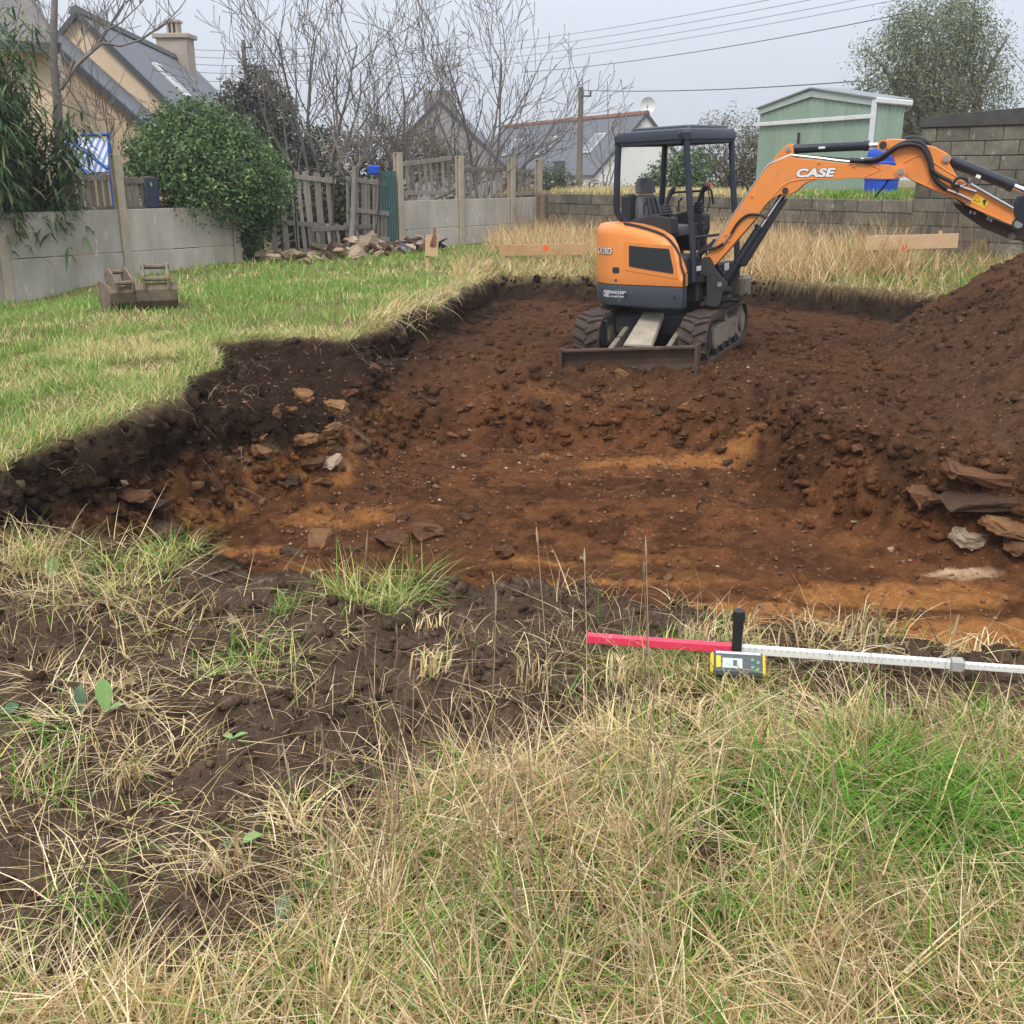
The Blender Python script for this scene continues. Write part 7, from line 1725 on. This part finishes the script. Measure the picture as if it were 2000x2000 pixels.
class Grass:
    def __init__(s): s.V = []; s.F4 = []; s.F3 = []; s.C = []; s.n = 0
    def add(s, V, F4, F3, C):
        s.V.append(V); s.C.append(C); s.F3.append(F3 + s.n)
        if F4 is not None: s.F4.append(F4 + s.n)
        s.n += len(V)
    def build(s, name, label, cat):
        o = link_mesh(name, np_mesh(name, np.concatenate(s.V), F4=np.concatenate(s.F4) if s.F4 else None, F3=np.concatenate(s.F3), col=np.concatenate(s.C)), M['grass'])
        return tag(o, label, cat, kind='stuff')
G_ = np.array([(.095, .25, .028), (.15, .32, .045), (.25, .41, .075)]); Y_ = np.array([(.55, .53, .17), (.68, .60, .27)]); S_ = np.array([(.80, .63, .36), (.70, .51, .27), (.88, .74, .47), (.52, .34, .18)])
def mixcols(green, yel, g, lift=0.0):
    n = len(green); u = g.random(n); out = np.where((u < green)[:, None], G_[g.integers(0, 3, n)], np.where((u < green + yel)[:, None], Y_[g.integers(0, 2, n)], S_[g.integers(0, 4, n)]))
    out = out * (.72 + .5 * g.random((n, 1)))
    return out * (1 - lift) + lift * np.array([.47, .55, .21])
g = np.random.default_rng(101)
# --- lawn between the pit and the left fence
lawn = Grass()
def lawn_zone(n, x0, x1, y0, y1, lmin, lmax, w, seg):
    X = g.uniform(x0, x1, n); Y = g.uniform(y0, y1, n)
    h, m = terrain(X, Y); dens = fbm(X * 1.3, Y * 1.3, 201, 3)
    keep = (m['earth'] < .08) & (side(BL0, BL1, X, Y) < .0) & (m['sb'] < -.05) & (g.random(n) < .35 + 1.2 * dens)
    keep &= ~((bare(X, Y) > .5) & (Y < 5.5))
    # strewn soil beside the rim
    for (px, py, rx, ry) in ((320, 715, .5, .35), (700, 640, .5, .25), (760, 560, .7, .3), (520, 690, .5, .25)):
        q = W2(px, py); keep &= ~((blob(X, Y, q[0], q[1], rx, ry) > .45) & (g.random(n) < .8))
    X, Y, h = X[keep], Y[keep], h[keep]; m = {k: v[keep] for k, v in m.items()}; N = len(X)
    pat = fbm(X * .55, Y * .55, 211, 4); fine_ = fbm(X * 2.5, Y * 2.5, 213, 3)
    rimd = np.clip(-m['sR'], 0, 5)
    green = ss(.40, .58, .6 * pat + .4 * fine_ + .02) * (.42 + .43 * ss(.1, 1.1, rimd)); green = np.clip(green + .14 + .26 * ss(.5, 1.8, rimd), 0, .88)
    yel = np.full(N, .42) * (1 - green)
    near_ = ss(.6, 0, rimd)
    L = g.uniform(lmin, lmax, N) * (1 + .35 * near_ + .7 * ss(.5, .7, fine_)); az = g.random(N) * 6.28
    lean = np.abs(g.normal(.35, .35, N)) + near_ * .4
    V = blades(np.stack([X, Y, h - .01], 1), az, lean, g.uniform(.2, 1.5, N), L, w * (.7 + .6 * g.random(N)), mixcols(green, yel, g, .22), seg, tw=g.random(N) * 6.28)
    lawn.add(*V)
lawn_zone(60000, -4.4, -1.2, 5.4, 11.2, .035, .10, .0065, 3)
lawn_zone(52000, -8.4, -.2, 8.0, 17.0, .04, .11, .010, 2)
lawn_zone(30000, -8.6, 1.8, 14.0, 25.5, .05, .14, .016, 2)
lawn.build('lawn_grass', 'patchy green and straw coloured grass between the pit and the fence', 'grass')
# --- rough straw grass behind the pit
dry = Grass()
def dry_zone(n, x0, x1, y0, y1, lmin, lmax, w, cond=None, green=.04, seg=3, leanm=.35):
    X = g.uniform(x0, x1, n); Y = g.uniform(y0, y1, n); h, m = terrain(X, Y)
    keep = (m['earth'] < .05) & (m['sb'] < -.12) & (side(BL0, BL1, X, Y) < -.1) & (g.random(n) < .25 + 1.3 * fbm(X * 1.1, Y * 1.1, 221, 3))
    if cond is not None: keep &= cond(X, Y, m)
    X, Y, h = X[keep], Y[keep], h[keep]; N = len(X); tall = fbm(X * .8, Y * .8, 223, 3)
    L = g.uniform(lmin, lmax, N) * (.5 + 1.0 * tall); az = g.random(N) * 6.28
    gr = np.full(N, green) + .35 * ss(.55, .7, fbm(X * .7, Y * .7, 227, 3)) * (green > .05)
    c = mixcols(gr, np.full(N, .12), g)
    c = c * np.array([.96, .93, .92]); c = np.where((g.random(N) < .35)[:, None], c * np.array([.74, .63, .55]), c)
    dry.add(*blades(np.stack([X, Y, h - .02], 1), az, np.abs(g.normal(leanm, .3, N)), g.uniform(.0, 1.2, N), L, w * (.6 + .8 * g.random(N)), c, seg, tw=g.random(N) * 6.28))
dry_zone(30000, -.5, 6.8, 16.5, 28.5, .35, .80, .013, lambda X, Y, m: (m['sb'] > -5.5) & (X < 6.3), leanm=.5)
dry_zone(16000, 2.0, 9.0, 13.5, 22, .5, .95, .011, lambda X, Y, m: (m['sb'] > -4.2) & (X < 6.3), leanm=.35)
dry_zone(9000, 5.0, 9.5, 13.4, 20.5, .18, .45, .012, None, green=.30, leanm=.6)
dry_zone(9000, -1.0, 3.5, 16.8, 22, .15, .4, .013, None, green=.12, leanm=.7)
# thin brown weed stalks before the back wall
n = 900; f = g.random(n); base = BB0[None] + (BB1 - BB0)[None] * f[:, None] + np.stack([-np.full(n, .6), -np.full(n, .5)], 1) * g.uniform(.3, 2.4, n)[:, None]
h, m = terrain(base[:, 0], base[:, 1]); ok = m['earth'] < .05
P = np.stack([base[:, 0], base[:, 1], h], 1)[ok]; N = len(P)
dry.add(*blades(P, g.random(N) * 6.28, np.abs(g.normal(.12, .12, N)), g.uniform(0, .5, N), g.uniform(.6, 1.45, N), np.full(N, .010), np.array([(.27, .185, .125)]) * (.6 + .7 * g.random((N, 1))), 4, tw=g.random(N) * 6.28))
# roots and dry stalks hanging over the far rim
n = 1300; k_ = g.random(n); rim = np.array(RIM[10:19]); i = (k_ * (len(rim) - 1)).astype(int); w = (k_ * (len(rim) - 1) - i)[:, None]; Q = rim[i] * (1 - w) + rim[i + 1] * w; 
inw = np.array([1.8, 12.0])[None] - Q; inw /= np.linalg.norm(inw, axis=1, keepdims=True); Q = Q - inw * g.uniform(-.02, .25, n)[:, None]; h, m = terrain(Q[:, 0], Q[:, 1])
dry.add(*blades(np.stack([Q[:, 0], Q[:, 1], h + .02], 1), np.arctan2(inw[:, 1], inw[:, 0]) + g.normal(size=n) * .7, np.abs(g.normal(.9, .4, n)), g.uniform(.4, 1.8, n), g.uniform(.15, .5, n), np.full(n, .011), mixcols(np.full(n, .05), np.full(n, .15), g), 4, tw=g.random(n) * 6.28))
dry.build('dry_grass', 'tall straw coloured dry grass and weed stalks along the back of the plot', 'grass')
# --- turf hanging over the left rim
rimg = Grass()
n = 6000; rim = np.array(RIM[17:28]); seglen = np.linalg.norm(np.diff(rim, axis=0), axis=1); cum = np.concatenate([[0], np.cumsum(seglen)]); u = g.random(n) * cum[-1]; i = np.clip(np.searchsorted(cum, u) - 1, 0, len(seglen) - 1); w = ((u - cum[i]) / seglen[i])[:, None]
Q = rim[i] * (1 - w) + rim[i + 1] * w; inw = np.array([0.5, 8.5])[None] - Q; inw /= np.linalg.norm(inw, axis=1, keepdims=True)
Q = Q - inw * np.abs(g.normal(.02, .16, n))[:, None]; h, m = terrain(Q[:, 0], Q[:, 1]); ok = (h > -.14) & (g.random(n) < .15 + 1.4 * fbm(Q[:, 0] * 1.5, Q[:, 1] * 1.5, 231, 2) ** 2); Q, h, inw = Q[ok], h[ok], inw[ok]; N = len(Q)
rimg.add(*blades(np.stack([Q[:, 0], Q[:, 1], h], 1), np.arctan2(inw[:, 1], inw[:, 0]) + g.normal(size=N) * 1.3, np.abs(g.normal(.6, .5, N)), g.uniform(.2, 2.0, N), g.uniform(.06, .20, N), np.full(N, .006), mixcols(np.full(N, .38), np.full(N, .30), g), 3, tw=g.random(N) * 6.28))
# pale roots in the dark topsoil
n = 420; u = g.random(n) * cum[-1]; i = np.clip(np.searchsorted(cum, u) - 1, 0, len(seglen) - 1); w = ((u - cum[i]) / seglen[i])[:, None]; Q = rim[i] * (1 - w) + rim[i + 1] * w; inw = np.array([0.5, 8.5])[None] - Q; inw /= np.linalg.norm(inw, axis=1, keepdims=True); Q = Q + inw * g.uniform(0, .45, n)[:, None]; h, m = terrain(Q[:, 0], Q[:, 1])
rimg.add(*blades(np.stack([Q[:, 0], Q[:, 1], h + .015], 1), np.arctan2(inw[:, 1], inw[:, 0]) + g.normal(size=n) * .9, np.abs(g.normal(1.3, .5, n)), g.uniform(.2, 1.8, n), g.uniform(.08, .28, n), np.full(n, .005), np.array([(.40, .31, .20)]) * (.5 + .6 * g.random((n, 1))), 3, tw=g.random(n) * 6.28))
rimg.build('rim_turf', 'ragged turf and roots hanging over the left rim of the pit', 'grass')
# --- terrace grass behind the low wall
ter = Grass(); n = 16000; f = g.random(n); off_ = g.uniform(.0, 2.6, n) ** 1.0; dn = np.array([-dB[1], dB[0]]); Q = BB0[None] + (BB1 - BB0)[None] * f[:, None] * 1.0 + dn[None] * off_[:, None]; h, m = terrain(Q[:, 0], Q[:, 1]); h = np.maximum(h, 1.10 * (off_ < .35))
ter.add(*blades(np.stack([Q[:, 0], Q[:, 1], h], 1), g.random(n) * 6.28, np.abs(g.normal(.4, .3, n)), g.uniform(.2, 1.2, n), g.uniform(.06, .20, n), np.full(n, .014), mixcols(np.clip(.15 + .75 * ss(.45, .7, f), 0, .85), np.full(n, .15), g), 2, tw=g.random(n) * 6.28)); ter.build('terrace_grass', 'fresh green grass on the terrace along the wall top', 'grass')

# --- foreground: matted straw and green grass
fg = Grass()
def fg_zone(n, x0, x1, y0, y1, lmin, lmax, wmin, wmax, green_f, lean_m, seg=4, only_grass=True, sparse=None):
    X = g.uniform(x0, x1, n); Y = g.uniform(y0, y1, n); h, m = terrain(X, Y); b = bare(X, Y); e = m['earth'] < .25
    cl = fbm(X * 4.5, Y * 4.5, 241, 3)
    keep = e & (g.random(n) < (1 - b) * np.clip(3.2 * (cl - .30), .06, 1)) if only_grass else e & (b > .4) & (g.random(n) < (sparse if sparse else .3) * 3.2 * np.clip(fbm(X * 3.5, Y * 3.5, 243, 4) - .36, 0, 1) * 3)
    X, Y, h = X[keep], Y[keep], h[keep]; N = len(X)
    pat = fbm(X * 2.0, Y * 2.0, 245, 3); fl = fbm(X * 2.3 + 5, Y * 2.3, 247, 3) * 16.0
    gp = np.zeros(N)
    for (px, py, rx, ry, a) in ((1830, 1560, .50, .20, .85), (1500, 1560, .32, .14, .5), (1980, 1650, .4, .25, .8), (1960, 1940, .3, .2, .6), (1350, 1790, .2, .12, .4), (1040, 1860, .12, .1, .4), (640, 1880, .12, .15, .35), (1250, 1330, .2, .1, .45), (1880, 1420, .4, .12, .35), (1440, 1340, .18, .12, .4)):
        q = W2(px, py, .1); gp = np.maximum(gp, a * blob(X, Y, q[0], q[1], rx, ry))
    green = np.clip(green_f * (.3 + 1.4 * ss(.42, .62, pat)) + gp, 0, .92); yel = .20 * (1 - green)
    az = np.where(g.random(N) < .4, fl + g.normal(size=N) * .9, g.random(N) * 6.28)
    lean = np.clip(np.where(g.random(N) < .72, g.normal(lean_m + .45, .28, N), np.abs(g.normal(lean_m * .5, .35, N))), 0, 1.75)
    c = mixcols(green, yel, g)
    dk = g.random(N) < .16
    c[dk] *= np.array([.66, .56, .50])
    fg.add(*blades(np.stack([X, Y, h - .005], 1), az, lean, g.uniform(.1, 1.3, N), g.uniform(lmin, lmax, N) * (.7 + .6 * pat), g.uniform(wmin, wmax, N), c, seg, tw=g.random(N) * 6.28, floor=h + g.uniform(.004, .10, N)))
fg_zone(9000, -1.35, 1.75, 1.35, 2.65, .12, .36, .0022, .0052, .06, .95, seg=4)
fg_zone(9000, -1.0, 2.4, 2.4, 4.1, .05, .14, .0028, .0056, .09, 1.0, seg=4)
fg_zone(5000, -2.3, 2.6, 1.35, 3.8, .12, .34, .0018, .0036, .05, 1.1)
# straw lying on the bare earth
fg_zone(9000, -2.6, 1.3, 1.4, 4.9, .04, .22, .0018, .0036, .03, 1.5, seg=3, only_grass=False, sparse=.28)
def straws(n, x0, x1, y0, y1, lmin, lmax, hmax, bare_ok=0.0):
    X = g.uniform(x0, x1, n); Y = g.uniform(y0, y1, n); h, m = terrain(X, Y); b = bare(X, Y); cl = fbm(X * 3.5, Y * 3.5, 251, 3)
    gq = W2(1850, 1590, .1); gq2 = W2(1530, 1570, .1); gz = np.maximum(blob(X, Y, gq[0], gq[1], .5, .22), .7 * blob(X, Y, gq2[0], gq2[1], .3, .14))
    keep = (g.random(n) > gz * .85) & (m['earth'] < .15) & (g.random(n) < np.maximum((1 - b) * np.clip(3.5 * (cl - .30), .1, 1), bare_ok * np.clip(4 * (cl - .45), 0, 1))); X, Y, h, b = X[keep], Y[keep], h[keep], b[keep]; N = len(X)
    c = S_[g.integers(0, 4, N)] * (.62 + .55 * g.random((N, 1))); br = g.random(N) < .25; c[br] *= np.array([.70, .58, .50])
    z0 = h + g.random(N) * hmax * (1 - .9 * b)
    fg.add(*blades(np.stack([X, Y, z0], 1), g.random(N) * 6.28, np.clip(g.normal(1.38, .22, N), .6, 1.75), g.uniform(-.1, .45, N), g.uniform(lmin, lmax, N), g.uniform(.0018, .0042, N), c, 3, tw=g.random(N) * 6.28, floor=h + .004))
def clumps(n, x0, x1, y0, y1, nb, lmin, lmax, wmin, wmax, gbias=0.0):
    X = g.uniform(x0, x1, n); Y = g.uniform(y0, y1, n); h, m = terrain(X, Y); b = bare(X, Y)
    keep = (m['earth'] < .15) & (g.random(n) < 1 - .97 * b); X, Y = X[keep], Y[keep]; n = len(X)
    cnt = np.maximum(8, (nb * (.4 + 1.2 * g.random(n))).astype(int)); R_ = np.repeat; N = cnt.sum()
    phi = R_(g.random(n) * 6.28, cnt); l0 = R_(np.clip(g.normal(.85, .35, n), .15, 1.4), cnt); Lc = R_(g.uniform(lmin, lmax, n), cnt); hue = g.random(n)
    q1 = W2(1850, 1590, .1); q2 = W2(1530, 1570, .1); gz = np.maximum(blob(X, Y, q1[0], q1[1], .55, .24), .8 * blob(X, Y, q2[0], q2[1], .32, .15))
    green = np.where(hue < .24 + gbias, .80, np.where(hue < .38, .35, .05)); green = R_(np.maximum(green, .95 * gz), cnt); yel = R_(np.where((hue > .25) & (hue < .5), .55, .12), cnt) * (1 - green)
    px_ = R_(X, cnt) + g.normal(size=N) * .035; py_ = R_(Y, cnt) + g.normal(size=N) * .035; hh = R_(terrain(X, Y)[0], cnt)
    c = mixcols(green, yel, g) * R_(g.uniform(.72, 1.12, n), cnt)[:, None]
    fg.add(*blades(np.stack([px_, py_, hh - .01], 1), phi + g.normal(size=N) * .85, np.abs(l0 + g.normal(size=N) * .35), g.uniform(.2, 1.7, N), Lc * (.5 + .7 * g.random(N)), g.uniform(wmin, wmax, N), c, 4, tw=g.random(N) * 6.28, floor=hh + g.uniform(.004, .07, N)))
clumps(640, -1.35, 1.75, 1.35, 2.75, 44, .13, .36, .0026, .0060)
clumps(460, -1.0, 2.5, 2.55, 4.0, 34, .05, .13, .0032, .0064, .06)
straws(12000, -1.35, 1.75, 1.3, 2.7, .10, .38, .11)
straws(5000, -1.0, 2.4, 2.4, 4.0, .08, .28, .08)
straws(9000, -2.6, 1.2, 1.4, 4.9, .08, .32, .03, bare_ok=.55)
def tuft(px, py, n, rad, lmin, lmax, green, yel, lean=.8, w=.0035, dirpx=None):
    c = np.array(W2(px, py, .03)); a = g.random(n) * 6.28; r_ = rad * np.sqrt(g.random(n)); X = c[0] + r_ * np.cos(a); Y = c[1] + .6 * r_ * np.sin(a); h, m = terrain(X, Y); h = np.maximum(h, -.12)
    az = a + g.normal(size=n) * 1.6 if dirpx is None else np.full(n, dirpx) + g.normal(size=n) * .6
    fg.add(*blades(np.stack([X, Y, h], 1), az, np.abs(g.normal(lean, .35, n)), g.uniform(.3, 1.6, n), g.uniform(lmin, lmax, n), np.full(n, w) * (.6 + .8 * g.random(n)), mixcols(np.full(n, green), np.full(n, yel), g), 4, tw=g.random(n) * 6.28, floor=h + .004))
for a in ((730, 1185, 420, .16, .14, .30, .38, .45, .75), (800, 1165, 200, .12, .15, .28, .65, .3, 1.0), (345, 1098, 260, .14, .10, .22, .6, .3, .7), (265, 1135, 330, .20, .10, .24, .35, .45, .8), (235, 1175, 260, .20, .10, .25, .15, .45, 1.0), (95, 1110, 280, .18, .12, .26, .25, .3, .8), (30, 1120, 260, .18, .12, .28, .1, .3, .8), (150, 1180, 240, .25, .1, .25, .08, .3, 1.2),
          (350, 1235, 260, .28, .10, .26, .1, .35, 1.3), (520, 1290, 180, .16, .10, .22, .35, .35, 1.1), (450, 1300, 160, .14, .1, .2, .45, .3, 1.1), (140, 1330, 330, .17, .10, .24, .03, .12, 1.3), (190, 1400, 240, .18, .12, .30, .02, .1, 1.3), (300, 1360, 120, .25, .15, .35, .02, .1, 1.5), (1240, 1310, 220, .14, .10, .22, .5, .35, .8), (1480, 1350, 420, .16, .06, .15, .30, .4, .6),
          (1340, 1195, 60, .10, .08, .16, .05, .3, .9), (80, 1540, 120, .10, .10, .25, .45, .2, .5), (60, 1500, 160, .22, .12, .32, .05, .2, 1.2), (330, 1590, 200, .22, .12, .34, .04, .25, 1.5), (560, 1590, 120, .2, .12, .3, .03, .3, 1.5), (150, 1690, 160, .2, .15, .35, .05, .2, 1.3), (1560, 1300, 60, .2, .12, .28, .05, .15, 1.0), (1700, 1300, 60, .25, .12, .30, .06, .2, 1.0), (1900, 1320, 60, .25, .1, .28, .1, .25, 1.0), (1020, 1230, 60, .2, .1, .2, .05, .2, 1.4), (620, 1240, 100, .2, .1, .22, .1, .3, 1.3), (300, 1470, 160, .16, .12, .28, .1, .3, 1.2), (80, 1880, 260, .3, .1, .3, .25, .3, .9), (380, 1920, 200, .25, .12, .3, .15, .3, 1.0)):
    tuft(*((a[0], a[1], int(a[2] * (.5 if a[0] < 600 and a[1] > 1440 else .8))) + a[3:]))
for a in ((1830, 1570, 240), (1930, 1600, 260), (1720, 1560, 200), (1600, 1570, 150), (1500, 1560, 120), (1980, 1680, 220), (1880, 1660, 180), (1780, 1640, 140), (1960, 1950, 120), (1350, 1800, 60), (1060, 1880, 50), (1500, 1830, 50), (620, 1930, 60)):
    tuft(a[0], a[1], a[2], .16, .16, .38, .88, .1, 1.05, .0062)
fg.build('foreground_grass', 'matted straw and green grass with tufts on the churned earth in the foreground', 'grass')
# --- tall dry flower stalks in front
stk = MB(); stc = []
rnd = random.Random(12)
def stalk(px, py, top_px, top_py, seed, r_=.0016, head=True, branch=False, tone=None):
    p = np.array(atz(px, py, .0)); p[2] = ground_z(p[0], p[1]); q = atd(top_px, top_py, p[1] + rnd.uniform(-.08, .12)); m_ = (p + q) / 2 + np.array([rnd.uniform(-.02, .02), 0, rnd.uniform(-.01, .02)])
    n0 = stk.n; stk.tube([p, p * .6 + m_ * .4, m_, m_ * .4 + q * .6, q], [r_ * 1.3, r_ * 1.2, r_, r_ * .8, r_ * .6], 4, cap=False)
    if head:
        d = (q - m_); d /= np.linalg.norm(d); k = [q - d * .02]; Lh = rnd.uniform(.04, .08)
        stk.tube([q - d * .01, q + d * Lh * .3, q + d * Lh * .6, q + d * Lh], [r_ * .7, r_ * 2.3, r_ * 2.0, r_ * .5], 5, cap=False)
    if branch:
        for j in range(rnd.randint(2, 4)):
            f = rnd.uniform(.4, .9); b = p * (1 - f) + q * f; e = b + np.array([rnd.uniform(-.06, .06), rnd.uniform(-.02, .02), rnd.uniform(.03, .09)]); stk.tube([b, e], [r_ * .8, r_ * .5], 3, cap=False)
    t_ = tone or rnd.choice([(.46, .35, .21), (.38, .27, .17), (.36, .25, .17), (.60, .48, .31)]); k_ = rnd.uniform(.8, 1.2); stc.extend([tuple(c * k_ for c in t_)] * (stk.n - n0))
for (a, b, c, d, hd) in ((1075, 1470, 1050, 1060, 1), (1100, 1480, 1095, 1180, 0), (650, 1480, 615, 1110, 0), (635, 1300, 645, 1345, 1), (960, 1400, 968, 1200, 1), (860, 1480, 905, 1330, 1), (800, 1520, 890, 1250, 1), (770, 1330, 775, 1240, 1), (1145, 1420, 1142, 1100, 1), (1268, 1430, 1262, 1085, 1), (1255, 1400, 1258, 1120, 1), (1200, 1440, 1210, 1290, 0), (715, 1290, 715, 1080, 1), (1310, 1480, 1330, 1300, 0), (1850, 1560, 1835, 1330, 0), (1925, 1545, 1880, 1310, 0), (1440, 1420, 1450, 1300, 0), (1015, 1700, 990, 1400, 0), (1320, 1960, 1300, 1500, 0), (690, 1610, 600, 1350, 0), (560, 1580, 545, 1480, 1), (1170, 1960, 1120, 1640, 0), (110, 1900, 105, 1640, 0), (130, 1800, 200, 1500, 0), (790, 1900, 905, 1500, 0), (640, 1900, 560, 1600, 0), (1580, 1700, 1600, 1420, 0), (1390, 1600, 1420, 1390, 0), (1630, 1340, 1590, 1200, 0), (1715, 1330, 1712, 1180, 0), (1560, 1330, 1545, 1190, 0), (1840, 1330, 1800, 1190, 0)):
    stalk(a, b, c, d, 0, .0015 if b > 1400 else .0019, bool(hd), branch=(not hd and rnd.random() < .6), tone=(.20, .13, .10) if (not hd and rnd.random() < .35) else None)
for k in range(150):
    px, py = rnd.uniform(480, 2000), rnd.uniform(1520, 2080)
    if rnd.random() < .45: px = rnd.uniform(520, 1300)
    q = W2(px, py)
    if float(bare(np.array([q[0]]), np.array([q[1]]))[0]) > .6: continue
    hgt = rnd.uniform(120, 420); stalk(px, py, px + rnd.gauss(0, 60), py - hgt, k, rnd.uniform(.0009, .0016), rnd.random() < .35, rnd.random() < .15)
for k in range(26):                                   # a sheaf of stalks leaning over the bare earth at the lower left
    px, py = rnd.uniform(820, 960), rnd.uniform(1730, 1800); stalk(px, py, rnd.uniform(250, 560), rnd.uniform(1760, 1960), k, .0014, False)
V = np.array(stk.v); fq = [f for f in stk.f if len(f) == 4]; ft = [f for f in stk.f if len(f) == 3]
o = link_mesh('dry_stalks', np_mesh('dry_stalks', V, F4=np.array(fq), F3=np.array(ft) if ft else None, col=np.array(stc), smooth=True), M['grass']); tag(o, 'thin dry grass stalks with seed heads rising from the foreground', 'grass', kind='stuff')
# --- broad leaved weeds
def weed(label, px, py, leaves):
    c = np.array(atz(px, py, .02)); c[2] = ground_z(c[0], c[1]); t = Thing('weed', label, 'plant', tuple(c), 'broad leaved weeds in the foreground')
    for (az, L, Wd, lift, colr) in leaves:
        mb = MB(); d = np.array([math.cos(az), math.sin(az), 0]); s_ = np.array([-d[1], d[0], 0]); V = []; n = 7
        for k in range(n):
            f = k / (n - 1); ctr = c + d * L * f * math.cos(lift) + np.array([0, 0, L * (math.sin(lift) * f - .35 * f * f * math.cos(lift)) + .01]); w = Wd * math.sin(math.pi * (f * .92 + .04)) ** .8 * .5
            V += [ctr - s_ * w + np.array([0, 0, w * .3]), ctr, ctr + s_ * w + np.array([0, 0, w * .3])]
        Fc = []
        for k in range(n - 1):
            Fc += [(3 * k, 3 * k + 1, 3 * k + 4, 3 * k + 3), (3 * k + 1, 3 * k + 2, 3 * k + 5, 3 * k + 4)]
        mb.add(V, Fc); t.part('leaf', mb, colr, smooth=80)
M['leaf_pale'] = material('pale_leaf', (.20, .33, .10), (.15, .27, .08), scale=30, rough=.5); M['leaf_dark'] = material('dark_leaf', (.035, .085, .035), (.05, .11, .045), scale=30, rough=.4)
weed('dock with one large pale green leaf standing in the straw at the left', 212, 1420, ((2.0, .11, .05, 1.2, M['leaf_pale']), (.3, .06, .03, .6, M['leaf_pale'])))
weed('two dark glossy leaves left of the pale dock leaf', 158, 1395, ((1.8, .10, .035, 1.1, M['leaf_dark']), (2.8, .05, .03, .7, M['leaf_dark'])))
weed('dark leaf at the left edge of the straw clump', 15, 1385, ((1.2, .05, .05, .8, M['leaf_dark']), (2.6, .05, .04, .5, M['leaf_dark'])))
weed('small seedling on the open earth', 455, 1450, ((.4, .05, .02, .5, M['leaf_pale']), (2.7, .04, .025, .4, M['leaf_pale'])))
weed('green leaf lying on the dark earth', 470, 1640, ((.5, .06, .035, .5, M['leaf_pale']), (3.3, .05, .03, .3, M['leaf_dark'])))
weed('dark leaf at the foot of the grass, lower middle', 545, 1790, ((1.5, .08, .035, .9, M['leaf_dark']),))
weed('grey green leaf low in the straw at the bottom', 1435, 1950, ((1.8, .09, .03, .6, M['leaf_dark']), (.5, .05, .03, .6, M['leaf_dark'])))
weed('pale weed leaves at the near pit edge', 100, 1125, ((1.5, .10, .06, 1.1, M['leaf_pale']), (.2, .10, .06, .5, M['leaf_pale']), (2.9, .08, .05, .4, M['leaf_pale'])))

# ================================================================== the damp air
M['air'] = bpy.data.materials.new('haze'); M['air'].use_nodes = True
nt = M['air'].node_tree; nt.nodes.remove(nt.nodes['Principled BSDF'])
pv = nd(nt, 'ShaderNodeVolumePrincipled'); pv.inputs['Color'].default_value = (.93, .95, .98, 1); pv.inputs['Density'].default_value = 0.0012; pv.inputs['Anisotropy'].default_value = 0.2
nt.links.new(pv.outputs[0], nt.nodes['Material Output'].inputs['Volume'])
hz = MB().box((0, 0, 5.7), (620, 620, 17))
o = link_mesh('haze', hz.mesh('haze'), M['air']); tag(o, 'thin damp haze in the air over the plot', 'haze', kind='stuff')
